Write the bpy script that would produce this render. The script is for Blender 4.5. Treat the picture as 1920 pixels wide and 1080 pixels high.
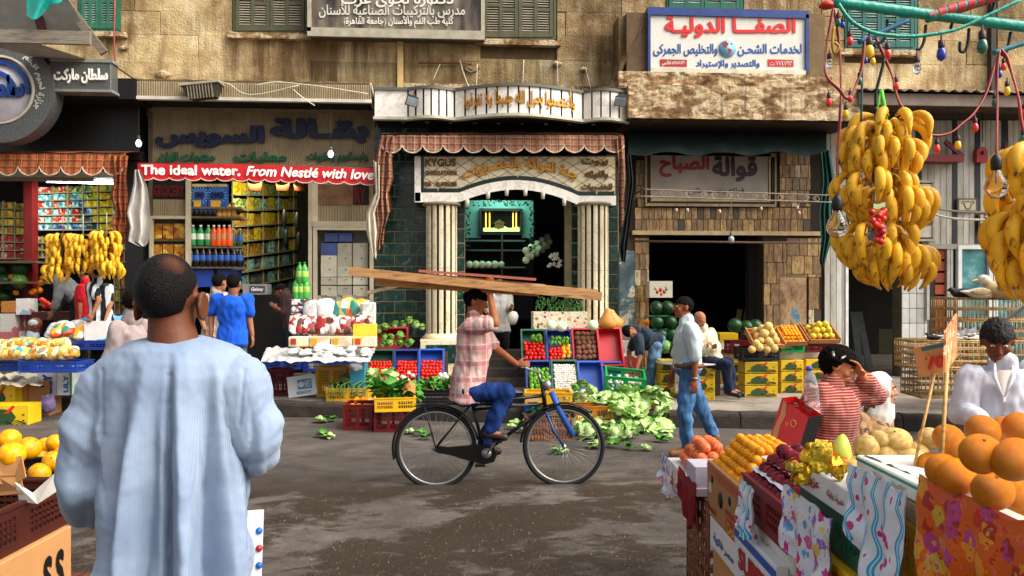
import bpy, math, random
from math import sin, cos, pi, radians
from mathutils import Vector as V, Matrix, noise, Quaternion
from mathutils.geometry import tessellate_polygon, delaunay_2d_cdt
random.seed(7)
scn = bpy.context.scene
for o in list(bpy.data.objects): bpy.data.objects.remove(o)
# ---------------- camera, world, sun, exposure ----------------
CAMZ = 1.78; YAW = radians(4.0); FP = 1500.0
cam = bpy.data.objects.new('camera', bpy.data.cameras.new('camera')); scn.collection.objects.link(cam)
cam.location = (0, 0, CAMZ); cam.rotation_euler = (pi/2, 0, -YAW)
cam.data.sensor_width = 36; cam.data.lens = 36*FP/1920; cam.data.clip_end = 400; cam.data.clip_start = 0.05
scn.camera = cam
world = bpy.data.worlds.new('World'); scn.world = world; world.use_nodes = True
wn = world.node_tree; bgn = wn.nodes['Background']
sky = wn.nodes.new('ShaderNodeTexSky'); sky.sky_type = 'NISHITA'; sky.sun_disc = False
SUN_EL, SUN_AZ = radians(46), radians(116)      # azimuth measured from +Y towards +X: behind the camera, to the right
sky.sun_elevation = SUN_EL; sky.sun_rotation = SUN_AZ; sky.dust_density = 5; sky.air_density = 1.0; sky.ozone_density = 0.6
hz = wn.nodes.new('ShaderNodeHueSaturation'); hz.inputs['Saturation'].default_value = .4; wn.links.new(sky.outputs[0], hz.inputs['Color']); wn.links.new(hz.outputs[0], bgn.inputs[0]); bgn.inputs[1].default_value = 0.12
sl = bpy.data.lights.new('sun', 'SUN'); sl.energy = 2.4; sl.angle = radians(60); sl.color = (1.0, .95, .87)
sun = bpy.data.objects.new('sun', sl); scn.collection.objects.link(sun)
sdir = V((sin(SUN_AZ)*cos(SUN_EL), cos(SUN_AZ)*cos(SUN_EL), sin(SUN_EL)))
sun.rotation_euler = sdir.to_track_quat('Z', 'Y').to_euler()
vs = scn.view_settings; vs.view_transform = 'Standard'; vs.look = 'None'; vs.gamma = 1; vs.exposure = 0.95; vs.use_curve_mapping = False
# ---------------- pixel -> place helpers ----------------
FW = V((sin(YAW), cos(YAW), 0)); RT = V((cos(YAW), -sin(YAW), 0)); UP = V((0, 0, 1)); CP = V((0, 0, CAMZ))
def ray(px, py): return FW + RT*((px-960)/FP) + UP*((540-py)/FP)
def C(px, py, d): return CP + ray(px, py)*d
def P(px, py, Y): r = ray(px, py); return CP + r*(Y/r.y)
def G(px, py, z=0.0): r = ray(px, py); return CP + r*((z-CAMZ)/r.z)
F = 13.7          # the facade
SW = 0.2          # pavement height
def hexc(h, k=1.0):
    c = [int(h[i:i+2], 16)/255 for i in (0, 2, 4)]
    return tuple(k*((x/12.92) if x <= .04045 else ((x+.055)/1.055)**2.4) for x in c)
# ---------------- materials ----------------
class NT:
    def __init__(s, name):
        s.m = bpy.data.materials.new(name); s.m.use_nodes = True; s.t = s.m.node_tree
        s.b = s.t.nodes['Principled BSDF']; s.tc = s.t.nodes.new('ShaderNodeTexCoord')
    def n(s, ty, **k):
        nd = s.t.nodes.new(ty)
        for a, v in k.items():
            if a[0] == 'i':
                key = a[1:]; nd.inputs[int(key) if key.isdigit() else key].default_value = v
            else: setattr(nd, a, v)
        return nd
    def l(s, a, b): s.t.links.new(a, b)
    def noise(s, sc, det=4, vec=None, rough=.55, dist=0):
        nd = s.n('ShaderNodeTexNoise'); nd.inputs['Scale'].default_value = sc; nd.inputs['Detail'].default_value = det
        nd.inputs['Roughness'].default_value = rough; nd.inputs['Distortion'].default_value = dist
        s.l(vec or s.tc.outputs['Object'], nd.inputs['Vector']); return nd.outputs['Fac']
    def ramp(s, fac, stops, interp='LINEAR'):
        nd = s.n('ShaderNodeValToRGB'); cr = nd.color_ramp; cr.interpolation = interp
        while len(cr.elements) < len(stops): cr.elements.new(.5)
        for e, (p, c) in zip(cr.elements, stops):
            e.position = p; e.color = (*c, 1) if isinstance(c, tuple) else (c, c, c, 1)
        s.l(fac, nd.inputs[0]); return nd.outputs[0]
    def mix(s, f, a, b, mode='MIX'):
        nd = s.n('ShaderNodeMix', data_type='RGBA', blend_type=mode)
        for v, i in ((f, 0), (a, 6), (b, 7)):
            if hasattr(v, 'links'): s.l(v, nd.inputs[i])
            else: nd.inputs[i].default_value = v if i == 0 else (*v, 1)
        return nd.outputs[2]
    def math(s, op, a, b=None, c=None):
        nd = s.n('ShaderNodeMath', operation=op)
        for i, v in enumerate((a, b, c)):
            if v is None: continue
            if hasattr(v, 'links'): s.l(v, nd.inputs[i])
            else: nd.inputs[i].default_value = v
        return nd.outputs[0]
    def xyz(s, which='Object'):
        nd = s.n('ShaderNodeSeparateXYZ'); s.l(s.tc.outputs[which], nd.inputs[0]); return nd.outputs
    def mapv(s, scale, rot=(0, 0, 0), src='Object'):
        nd = s.n('ShaderNodeMapping'); nd.inputs['Scale'].default_value = scale; nd.inputs['Rotation'].default_value = rot
        s.l(s.tc.outputs[src], nd.inputs[0]); return nd.outputs[0]
    def rnd(s): return s.n('ShaderNodeObjectInfo').outputs['Random']
    def fin(s, col, rough=.6, bump=None, bs=.3, bd=.01, metal=0, spec=.5, **k):
        if hasattr(col, 'links'): s.l(col, s.b.inputs['Base Color'])
        else: s.b.inputs['Base Color'].default_value = (*col, 1)
        if hasattr(rough, 'links'): s.l(rough, s.b.inputs['Roughness'])
        else: s.b.inputs['Roughness'].default_value = rough
        s.b.inputs['Metallic'].default_value = metal; s.b.inputs['Specular IOR Level'].default_value = spec
        for a, v in k.items(): s.b.inputs[a.replace('_', ' ')].default_value = v
        if bump is not None:
            bn = s.n('ShaderNodeBump'); bn.inputs['Strength'].default_value = bs; bn.inputs['Distance'].default_value = bd
            s.l(bump, bn.inputs['Height']); s.l(bn.outputs[0], s.b.inputs['Normal'])
        return s.m
def sc3(c, k): return tuple(min(1, max(0, x*k)) for x in c)
_mc = {}
def mt(h, rough=.55, var=.3, sc=6, bump=.15, metal=0, spec=.4, rv=.25, bsc=None, **k):
    """plain surface: hex colour, mottled by noise, each object a little different"""
    key = (h, rough, var, sc, bump, metal, spec, rv, bsc, tuple(k.items()))
    if key in _mc: return _mc[key]
    a = NT('surface_'+h); c = hexc(h)
    f = a.ramp(a.noise(sc, 6, rough=.65), [(.3, 0.0), (.7, 1.0)])
    col = a.mix(f, sc3(c, 1-var), sc3(c, 1+var*.5))
    if rv:
        hs = a.n('ShaderNodeHueSaturation'); a.l(col, hs.inputs['Color'])
        a.l(a.math('MULTIPLY_ADD', a.rnd(), rv*2, 1-rv), hs.inputs['Value']); col = hs.outputs[0]
    b = a.noise(bsc or sc*8, 4) if bump else None
    _mc[key] = a.fin(col, rough, b, bump, .01, metal, spec, **k); return _mc[key]
def emis(name, col, st):
    a = NT(name); return a.fin(col, .5, Emission_Color=(*col, 1), Emission_Strength=st)
# ---------------- mesh builder ----------------
class MB:
    def __init__(s): s.v = []; s.f = []; s.sm = []
    def add(s, vs_, fs, smooth=False):
        o = len(s.v); s.v += [tuple(v) for v in vs_]; s.f += [tuple(i+o for i in f) for f in fs]; s.sm += [smooth]*len(fs); return s
    def box(s, a, b, M=None):
        x0, y0, z0 = a; x1, y1, z1 = b
        if x0 > x1: x0, x1 = x1, x0
        if y0 > y1: y0, y1 = y1, y0
        if z0 > z1: z0, z1 = z1, z0
        vv = [V(p) for p in ((x0,y0,z0),(x1,y0,z0),(x1,y1,z0),(x0,y1,z0),(x0,y0,z1),(x1,y0,z1),(x1,y1,z1),(x0,y1,z1))]
        if M is not None: vv = [M @ p for p in vv]
        return s.add(vv, [(0,3,2,1),(4,5,6,7),(0,1,5,4),(1,2,6,5),(2,3,7,6),(3,0,4,7)])
    def bx(s, c, sz, M=None): return s.box([c[i]-sz[i]/2 for i in range(3)], [c[i]+sz[i]/2 for i in range(3)], M)
    def bev(s, a, b, r=.01):
        """box with bevelled front (-Y) edges"""
        x0,y0,z0 = a; x1,y1,z1 = b
        vv = [(x0,y1,z0),(x1,y1,z0),(x1,y1,z1),(x0,y1,z1),(x0,y0+r,z0),(x1,y0+r,z0),(x1,y0+r,z1),(x0,y0+r,z1),(x0+r,y0,z0+r),(x1-r,y0,z0+r),(x1-r,y0,z1-r),(x0+r,y0,z1-r)]
        return s.add(vv, [(3,2,1,0),(0,1,5,4),(1,2,6,5),(2,3,7,6),(3,0,4,7),(4,5,9,8),(5,6,10,9),(6,7,11,10),(7,4,8,11),(8,9,10,11)])
    def loft(s, rings, smooth=True, close=True, capped=True):
        n = len(rings[0]); o = len(s.v); fs = []
        for r in rings: s.v += [tuple(p) for p in r]
        for i in range(len(rings)-1):
            for j in range(n if close else n-1):
                k = (j+1) % n; fs.append((o+i*n+j, o+i*n+k, o+(i+1)*n+k, o+(i+1)*n+j))
        if capped: fs.append(tuple(o+j for j in range(n))[::-1]); fs.append(tuple(o+(len(rings)-1)*n+j for j in range(n)))
        s.f += fs; s.sm += [smooth]*len(fs); return s
    def tube(s, pts, r, n=8, capped=True, ring=False):
        pts = [V(p) for p in pts]; rings = []; up = None
        for i, p in enumerate(pts):
            if ring: t = pts[(i+1) % len(pts)]-pts[i-1]
            else: t = (pts[min(i+1, len(pts)-1)]-pts[max(i-1, 0)])
            t.normalize()
            if up is None: up = V((0,0,1)) if abs(t.z) < .9 else V((1,0,0))
            a = t.cross(up).normalized(); b = a.cross(t).normalized(); up = b
            rr = r[i] if isinstance(r, (list, tuple)) else r
            rings.append([p + a*(cos(2*pi*k/n)*rr) + b*(sin(2*pi*k/n)*rr) for k in range(n)])
        if ring: rings.append(rings[0]); capped = False
        return s.loft(rings, True, True, capped)
    def ell(s, c, r, n=12, m=8, fn=None, M=None):
        if not isinstance(r, (tuple, list)): r = (r, r, r)
        o = len(s.v); vv = []; fs = []
        for i in range(m+1):
            th = pi*i/m
            for j in range(n):
                ph = 2*pi*j/n; d = V((sin(th)*cos(ph), sin(th)*sin(ph), cos(th))); q = fn(d) if fn else 1
                p = V((d.x*r[0]*q, d.y*r[1]*q, d.z*r[2]*q))
                if M is not None: p = M @ p
                vv.append(V(c)+p)
                if i == 0 or i == m: break
        idx = [[0]*n] + [[1+(i-1)*n+j for j in range(n)] for i in range(1, m)] + [[1+(m-1)*n]*n]
        for i in range(m):
            for j in range(n):
                k = (j+1) % n; q = []
                for x in (idx[i][j], idx[i+1][j], idx[i+1][k], idx[i][k]):
                    if x not in q: q.append(x)
                fs.append(tuple(q))
        return s.add(vv, fs, True)
    def grid(s, fn, nu, nv, smooth=True, thick=0):
        vv = [V(fn(i/nu, j/nv)) for j in range(nv+1) for i in range(nu+1)]
        fs = [(j*(nu+1)+i, j*(nu+1)+i+1, (j+1)*(nu+1)+i+1, (j+1)*(nu+1)+i) for j in range(nv) for i in range(nu)]
        return s.add(vv, fs, smooth)
    def prism(s, poly, M, y0, y1):
        """poly: (x,z) outline, extruded y0..y1 then moved by M"""
        n = len(poly); A = [M @ V((p[0], y0, p[1])) for p in poly]; B = [M @ V((p[0], y1, p[1])) for p in poly]
        tri = tessellate_polygon([[V((p[0], p[1], 0)) for p in poly]])
        fs = [tuple(t) for t in tri] + [tuple(i+n for i in t)[::-1] for t in tri] + [(i, i+n, (i+1) % n+n, (i+1) % n) for i in range(n)]
        return s.add(A+B, fs)
    def mesh(s, name, mat=None):
        me = bpy.data.meshes.new(name); me.from_pydata(s.v, [], s.f); me.polygons.foreach_set('use_smooth', s.sm)
        me.update()
        if mat: me.materials.append(mat)
        return me
    def build(s, name, mat, parent=None, **k): return ob(name, s.mesh(name, mat), parent, **k)
def ob(name, me, parent=None, loc=None, rot=None, scale=None, label=None, cat=None, group=None, kind=None):
    o = bpy.data.objects.new(name, me); scn.collection.objects.link(o)
    if loc is not None: o.location = loc
    if rot is not None: o.rotation_euler = rot
    if scale is not None: o.scale = scale if isinstance(scale, (tuple, list)) else (scale,)*3
    if parent is not None: o.parent = parent
    for a, v in (('label', label), ('category', cat), ('group', group), ('kind', kind)):
        if v: o[a] = v
    return o
def emp(name, loc, label, cat, group=None, rot=None): return ob(name, None, None, loc, rot, None, label, cat, group)
def inst(root, loc, rot=None, label=None, group=None, scale=None):
    """copy a thing with copies of its parts"""
    def cp(o, par):
        c = o.copy(); scn.collection.objects.link(c); c.parent = par
        for ch in kids.get(o.name, ()): cp(ch, c)
        return c
    kids = {}
    def walk(o):
        kids[o.name] = list(o.children)
        for ch in o.children: walk(ch)
    walk(root); r = cp(root, None); r.location = loc
    if rot is not None: r.rotation_euler = rot
    if scale is not None: r.scale = scale if isinstance(scale, (tuple, list)) else (scale,)*3
    if label: r['label'] = label
    if group: r['group'] = group
    return r
I4 = Matrix.Identity(4)
def rz(a): return Matrix.Rotation(a, 4, 'Z')
def TR(loc, r=(0, 0, 0), s=1): return Matrix.Translation(loc) @ Matrix.Rotation(r[2], 4, 'Z') @ Matrix.Rotation(r[1], 4, 'Y') @ Matrix.Rotation(r[0], 4, 'X') @ Matrix.Scale(s, 4)
def fbox(mb, x0, y0, x1, y1, Y, th, bev=0):
    """box seen as pixel rectangle, its front on plane Y, th deep"""
    a = P(x0, y1, Y); b = P(x1, y0, Y)
    if bev: return mb.bev((a.x, Y, a.z), (b.x, Y+th, b.z), bev)
    return mb.box((a.x, Y, a.z), (b.x, Y+th, b.z))
def fb(x0, y0, x1, y1, Y, th, name, mat, parent=None, bev=0, **k): return fbox(MB(), x0, y0, x1, y1, Y, th, bev).build(name, mat, parent, **k)
# ---------------- lettering ----------------
_AR = {'ا':(0xFE8D,2),'أ':(0xFE83,2),'إ':(0xFE87,2),'آ':(0xFE81,2),'ؤ':(0xFE85,2),'ئ':(0xFE89,4),'ب':(0xFE8F,4),'ة':(0xFE93,2),'ت':(0xFE95,4),'ث':(0xFE99,4),'ج':(0xFE9D,4),'ح':(0xFEA1,4),
 'خ':(0xFEA5,4),'د':(0xFEA9,2),'ذ':(0xFEAB,2),'ر':(0xFEAD,2),'ز':(0xFEAF,2),'س':(0xFEB1,4),'ش':(0xFEB5,4),'ص':(0xFEB9,4),'ض':(0xFEBD,4),'ط':(0xFEC1,4),'ظ':(0xFEC5,4),'ع':(0xFEC9,4),
 'غ':(0xFECD,4),'ف':(0xFED1,4),'ق':(0xFED5,4),'ك':(0xFED9,4),'ل':(0xFEDD,4),'م':(0xFEE1,4),'ن':(0xFEE5,4),'ه':(0xFEE9,4),'و':(0xFEED,2),'ى':(0xFEEF,2),'ي':(0xFEF1,4)}
def arabic(s):
    out = []; i = 0; prev = False
    while i < len(s):
        ch = s[i]; nx = s[i+1] if i+1 < len(s) else ''
        if ch == 'ـ': out.append(ch); prev = True; i += 1; continue
        if ch == 'ل' and nx in ('ا', 'أ', 'إ'):
            base = {'ا': 0xFEFB, 'أ': 0xFEF7, 'إ': 0xFEF9}[nx]; out.append(chr(base + (1 if prev else 0))); prev = False; i += 2; continue
        if ch in _AR:
            b, n = _AR[ch]; joins = n == 4 and (nx in _AR or nx == 'ـ')
            out.append(chr(b + ((3 if joins else 1) if prev else (2 if joins else 0)))); prev = joins
        else: out.append({'(': ')', ')': '('}.get(ch, ch)); prev = False
        i += 1
    r = ''.join(out)[::-1]
    import re as _re
    return _re.sub('[0-9٠-٩]+', lambda m: m.group(0)[::-1], r)
def contours(body, bold=0.0):
    cu = bpy.data.curves.new('lettering', 'FONT'); cu.body = body; cu.resolution_u = 3
    o = bpy.data.objects.new('lettering', cu); scn.collection.objects.link(o)
    dg = bpy.context.evaluated_depsgraph_get(); c2 = o.evaluated_get(dg).to_curve(dg); res = []
    for sp in c2.splines:
        pts = []
        if sp.type == 'BEZIER':
            n = len(sp.bezier_points)
            for i in range(n):
                a = sp.bezier_points[i]; b = sp.bezier_points[(i+1) % n]
                straight = (a.handle_right-a.co).length < 1e-5 and (b.handle_left-b.co).length < 1e-5
                for t in ((0,) if straight else (0, .34, .67)):
                    u = 1-t; pts.append(a.co*u**3 + a.handle_right*3*u*u*t + b.handle_left*3*u*t*t + b.co*t**3)
        else: pts = [V(p.co[:3]) for p in sp.points]
        q = []
        for p in pts:
            if not q or (V(p)-q[-1]).length > 1e-4: q.append(V(p))
        if len(q) > 2 and (q[0]-q[-1]).length < 1e-4: q.pop()
        if len(q) > 2: res.append([(p.x, p.y) for p in q])
    o.evaluated_get(dg).to_curve_clear(); bpy.data.objects.remove(o); bpy.data.curves.remove(cu)
    def area(c): return sum(c[i-1][0]*c[i][1]-c[i][0]*c[i-1][1] for i in range(len(c)))/2
    if not res: return []
    big = max(res, key=lambda c: abs(area(c))); sg = 1 if area(big) > 0 else -1
    def off(c, w):
        out = []; n = len(c)
        for i in range(n):
            a = V(c[i-1]); b = V(c[i]); d = V(c[(i+1) % n]); e1 = (b-a); e2 = (d-b)
            if e1.length < 1e-6 or e2.length < 1e-6: out.append(c[i]); continue
            e1.normalize(); e2.normalize(); nn = V((e1.y+e2.y, -e1.x-e2.x))
            if nn.length < .3: nn = V((e1.y, -e1.x))
            nn.normalize(); out.append((b.x+nn.x*w*sg, b.y+nn.y*w*sg))
        return out
    cs = [off(c, bold) if bold else c for c in res]
    # connected clusters by bounding box, each triangulated by Delaunay and kept where the winding number is not zero
    bb = [[min(p[0] for p in c), max(p[0] for p in c), min(p[1] for p in c), max(p[1] for p in c)] for c in cs]
    cl = []
    for c, q in zip(cs, bb):
        hit = [k for k in cl if not (k[1][1] < q[0] or k[1][0] > q[1] or k[1][3] < q[2] or k[1][2] > q[3])]
        m = [[c], list(q)]
        for k in hit:
            cl.remove(k); m[0] += k[0]; m[1] = [min(m[1][0], k[1][0]), max(m[1][1], k[1][1]), min(m[1][2], k[1][2]), max(m[1][3], k[1][3])]
        cl.append(m)
    out = []
    for loops, _ in cl:
        vs_ = []; es = []
        for l in loops:
            o = len(vs_); vs_ += [V(p) for p in l]; es += [(o+i, o+(i+1) % len(l)) for i in range(len(l))]
        try: vo, eo, fo, *_r = delaunay_2d_cdt(vs_, es, [], 0, 1e-5)
        except Exception: continue
        segs = [(l[i-1], l[i]) for l in loops for i in range(len(l))]
        keep = []
        for f in fo:
            cx = sum(vo[i].x for i in f)/3; cy = sum(vo[i].y for i in f)/3; w = 0
            for p, q in segs:
                if (p[1] > cy) != (q[1] > cy) and cx < (q[0]-p[0])*(cy-p[1])/(q[1]-p[1])+p[0]: w += 1 if q[1] > p[1] else -1
            if w: keep.append(tuple(f))
        ec = {}
        for f in keep:
            for i in range(3):
                e = (f[i], f[(i+1) % 3])
                if (e[1], e[0]) in ec: del ec[(e[1], e[0])]
                else: ec[e] = 1
        if keep: out.append(([(p.x, p.y) for p in vo], keep, list(ec)))
    return out
def letters(mb, body, fit, depth=.01, bold=.02, ar=True, shear=0, warp=None):
    """fit: function (u,v,w)->point, u,v in 0..1 over the line's box, w = depth outwards"""
    gs = contours(arabic(body) if ar else body, bold)
    xs = [p[0]+shear*p[1] for g in gs for p in g[0]]; ys = [p[1] for g in gs for p in g[0]]
    if not xs: return mb
    x0, x1, y0, y1 = min(xs), max(xs), min(ys), max(ys)
    for c, fs, bd in gs:
        n = len(c); uv = [((p[0]+shear*p[1]-x0)/(x1-x0), (p[1]-y0)/(y1-y0)) for p in c]
        A = [fit(u, v, depth) for u, v in uv]
        if depth > .004:
            B = [fit(u, v, 0) for u, v in uv]; mb.add(A+B, list(fs)+[(i, i+n, j+n, j) for i, j in bd])
        else: mb.add(A, fs)
    return mb
def flatfit(x0, y0, x1, y1, Y):
    """lettering over a pixel rectangle on the plane Y (facing the street)"""
    def f(u, v, w):
        p = P(x0+(x1-x0)*u, y1+(y0-y1)*v, Y); p = p.copy(); p.y = Y-w; return p
    return f
def quadfit(a, b, c, d):
    """a=bottom left, b=bottom right, c=top right, d=top left corners; outwards = normal"""
    a, b, c, d = map(V, (a, b, c, d)); nn = (b-a).cross(d-a).normalized()
    def f(u, v, w): return a*(1-u)*(1-v)+b*u*(1-v)+c*u*v+d*(1-u)*v + nn*w
    return f
def word(body, x0, y0, x1, y1, Y, mat, parent, depth=.01, bold=.02, ar=True, shear=0, name='lettering'):
    return letters(MB(), body, flatfit(x0, y0, x1, y1, Y), depth, bold, ar, shear).build(name, mat, parent)
# ---------------- named materials ----------------
def m_plaster():
    a = NT('aged_plaster'); s1 = a.noise(.9, 8, rough=.65); s2 = a.noise(5, 8, rough=.7)
    st = a.math('MULTIPLY', a.math('MULTIPLY_ADD', a.noise(2.0, 7, a.mapv((3, 3, .28)), .7), .6, .2), a.math('MULTIPLY_ADD', a.noise(.55, 4), 1.4, .3))
    c = a.ramp(s1, [(.3, hexc('725C3C')), (.44, hexc('9A8058')), (.56, hexc('BEA474')), (.7, hexc('DECCA4'))])
    c = a.mix(a.ramp(s2, [(.48, 0.0), (.66, .45)]), c, hexc('E2D0A8')); c = a.mix(a.ramp(st, [(.46, 0.0), (.64, .85)]), c, hexc('5A4128'))
    c = a.mix(a.ramp(a.noise(11, 8, rough=.75), [(.6, 0.0), (.7, .6)]), c, hexc('6B4E30'))
    hs = a.n('ShaderNodeHueSaturation'); a.l(c, hs.inputs['Color']); a.l(a.math('MULTIPLY_ADD', a.rnd(), .5, .7), hs.inputs['Value'])
    return a.fin(hs.outputs[0], .9, a.math('ADD', s2, a.noise(30, 5)), .7, .03, spec=.2)
def m_peel():
    a = NT('peeling_plaster'); s2 = a.noise(2.6, 10, a.mapv((1, 1, 1.8)), .74, .35)
    c = a.ramp(s2, [(.36, hexc('5E4630')), (.44, hexc('8E6F4C')), (.5, hexc('B08F68')), (.53, hexc('DCC8A2')), (.62, hexc('C9B088')), (.75, hexc('A98A60'))])
    st = a.noise(3, 5, a.mapv((6, 6, .35)), .6); c = a.mix(a.ramp(st, [(.5, 0.0), (.7, .8)]), c, hexc('6E5138'))
    return a.fin(c, .9, s2, 1.0, .09, spec=.2)
def m_marble(h, v, name='marble', rough=.3):
    a = NT(name); w = a.noise(2.2, 8, None, .62, 1.0)
    c = a.ramp(w, [(.35, hexc(h)), (.5, sc3(hexc(h), 1.06)), (.53, a_ := tuple((x*.55+y*.45) for x, y in zip(hexc(h), hexc(v)))), (.56, hexc(h))])
    c = a.mix(a.ramp(a.noise(1.6, 5, a.mapv((2, 2, .5))), [(.5, 0.0), (.8, .3)]), c, hexc(v))
    hs = a.n('ShaderNodeHueSaturation'); a.l(c, hs.inputs['Color']); a.l(a.math('MULTIPLY_ADD', a.rnd(), .16, .92), hs.inputs['Value'])
    return a.fin(hs.outputs[0], rough, a.noise(20, 3), .08, .01)
def m_greentile():
    a = NT('green_marble_tile'); w = a.noise(7, 10, None, .75, 1.8)
    c = a.ramp(w, [(.3, hexc('0B1A17')), (.5, hexc('17322B')), (.6, hexc('2A5145')), (.66, hexc('7E9A8C')), (.7, hexc('1C3B32'))])
    hs = a.n('ShaderNodeHueSaturation'); a.l(c, hs.inputs['Color']); a.l(a.math('MULTIPLY_ADD', a.rnd(), .9, .45), hs.inputs['Value'])
    return a.fin(hs.outputs[0], .22, a.noise(15, 3), .05)
def m_mosaic():
    a = NT('brown_stone_tile')
    c = a.ramp(a.rnd(), [(0, hexc('3A322A')), (.06, hexc('8A6A42')), (.25, hexc('8E6C3C')), (.42, hexc('A88248')), (.58, hexc('A07A4A')), (.75, hexc('B8935A')), (.9, hexc('8A6844')), (.96, hexc('CDBB98'))], 'CONSTANT')
    w = a.noise(8, 9, a.mapv((2.5, 2.5, .8)), .72, 1); c = a.mix(a.ramp(w, [(.42, 0.0), (.6, .8)]), c, hexc('40301E'))
    return a.fin(c, .5, w, .3, .01)
def m_plaid(name, base, dark, light, s=9, axis=('X', 'Z')):
    a = NT(name); x = a.xyz()
    def stripes(k, f, lo):
        return a.math('GREATER_THAN', a.math('FRACT', a.math('MULTIPLY', x[k], f)), lo)
    c = a.mix(a.math('MULTIPLY', stripes(axis[0], s, .62), .6), hexc(base), hexc(dark))
    c = a.mix(a.math('MULTIPLY', stripes(axis[1], s, .62), .6), c, hexc(dark))
    c = a.mix(a.math('MULTIPLY', stripes(axis[0], s*1.0+.13, .9), .5), c, hexc(light)); c = a.mix(a.math('MULTIPLY', stripes(axis[1], s, .9), .5), c, hexc(light))
    c = a.mix(a.ramp(a.noise(3, 6), [(.35, 0.0), (.75, .5)]), c, hexc(dark))
    return a.fin(c, .85, a.noise(12, 5), .4, .03, spec=.2)
def m_wood(h, h2, sc=4, ax=(1, 12, 12), rough=.6):
    a = NT('wood_grain'); w = a.noise(sc, 6, a.mapv(ax), .65, .6)
    c = a.ramp(w, [(.3, hexc(h2)), (.5, hexc(h)), (.7, sc3(hexc(h), 1.25))])
    hs = a.n('ShaderNodeHueSaturation'); a.l(c, hs.inputs['Color']); a.l(a.math('MULTIPLY_ADD', a.rnd(), .5, .75), hs.inputs['Value'])
    return a.fin(hs.outputs[0], rough, w, .25, .01)
def m_print(name, base, cols, sc=20, dens=.38, rough=.35, trans=0):
    """cloth or thin plastic with blossoms printed on it"""
    a = NT(name); d = a.mix(.035, a.tc.outputs['Object'], a.n('ShaderNodeTexNoise', iScale=14.0).outputs['Color'])
    v = a.n('ShaderNodeTexVoronoi', iScale=float(sc)); a.l(d, v.inputs['Vector'])
    sp = a.n('ShaderNodeSeparateColor'); a.l(v.outputs['Color'], sp.inputs[0])
    stops = [((i+.001)/len(cols), hexc(c)) for i, c in enumerate(cols)]
    col = a.ramp(sp.outputs[0], stops, 'CONSTANT'); f = a.math('LESS_THAN', v.outputs['Distance'], dens)
    ring = a.math('LESS_THAN', v.outputs['Distance'], dens*.35); c = a.mix(f, hexc(base), col); c = a.mix(ring, c, a.ramp(sp.outputs[1], stops[::-1] and [(i/len(cols), hexc(k)) for i, k in enumerate(cols[::-1])], 'CONSTANT'))
    v2 = a.n('ShaderNodeTexVoronoi', iScale=sc*2.3); a.l(d, v2.inputs['Vector']); s2 = a.n('ShaderNodeSeparateColor'); a.l(v2.outputs['Color'], s2.inputs[0])
    g = a.math('MULTIPLY', a.math('LESS_THAN', v2.outputs['Distance'], .26), a.math('GREATER_THAN', s2.outputs[1], .5))
    c = a.mix(g, c, a.ramp(s2.outputs[0], [(0, hexc(cols[-1])), (.5, hexc(cols[0]))], 'CONSTANT'))
    return a.fin(c, rough, a.noise(9, 4), .35, .03)
def m_asphalt():
    a = NT('worn_asphalt'); big = a.noise(1.1, 7, a.mapv((.8, 1.2, 1)), .6, .4); mid = a.noise(4.5, 9, a.mapv((.85, 1.4, 1)), .74, .5)
    wet = a.ramp(a.math('MULTIPLY_ADD', mid, .45, a.math('MULTIPLY', big, .75)), [(.545, 0.0), (.615, 1.0)])
    y = a.xyz(); zone = a.ramp(a.math('DIVIDE', y[1], 14.0), [(.22, 1.0), (.5, .95), (.6, .0)]); wet = a.math('MULTIPLY', wet, zone)
    gr = a.noise(120, 3); c = a.ramp(a.noise(1.3, 10, a.mapv((.9, 1.3, 1)), .74, .4), [(.3, hexc('352F2B')), (.5, hexc('554D46')), (.7, hexc('736A61'))])
    c = a.mix(a.ramp(gr, [(.35, .5), (.55, 0.0)]), c, hexc('3A322D')); c = a.mix(a.ramp(a.noise(70, 4, rough=.8), [(.64, 0.0), (.7, .5)]), c, hexc('B5AA98'))
    wc = a.ramp(a.noise(60, 6, rough=.8), [(.4, hexc('16100B')), (.56, hexc('2E2114')), (.63, hexc('6E5634')), (.7, hexc('B59A68'))])
    c = a.mix(a.ramp(wet, [(0, 0.0), (1, .92)]), c, wc); ro = a.ramp(wet, [(0, .8), (1, .5)])
    return a.fin(c, ro, a.math('ADD', a.noise(45, 6, rough=.75), mid), .55, .02, spec=.35)
def m_corr(h):
    a = NT('ribbed_sheet'); f = a.noise(2.5, 6, a.mapv((1, 1, .4)), .7); c = a.mix(a.ramp(f, [(.4, 0.0), (.75, .75)]), hexc(h), sc3(hexc(h), .35))
    return a.fin(c, .5, a.noise(30, 3), .1, .01)
def m_banana(green=.0):
    a = NT('banana_peel'); n1 = a.noise(19, 6, a.mapv((1.5, 1.5, .7)), .66, .8); n2 = a.noise(90, 3)
    c = a.ramp(a.noise(7, 3), [(.3, hexc('D89A18')), (.6, hexc('ECB424')), (.8, hexc('E2BE40'))]); z = a.xyz('Generated')[2]
    c = a.mix(a.ramp(n1, [(.575, 0.0), (.66, .85)]), c, hexc('3E2412')); c = a.mix(a.ramp(n2, [(.66, 0.0), (.72, .7)]), c, hexc('6B3F18'))
    hs = a.n('ShaderNodeHueSaturation'); a.l(c, hs.inputs['Color']); a.l(a.math('MULTIPLY_ADD', a.rnd(), .35, .8), hs.inputs['Value'])
    return a.fin(hs.outputs[0], .5, n1, .12, .01, spec=.35)
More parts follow.
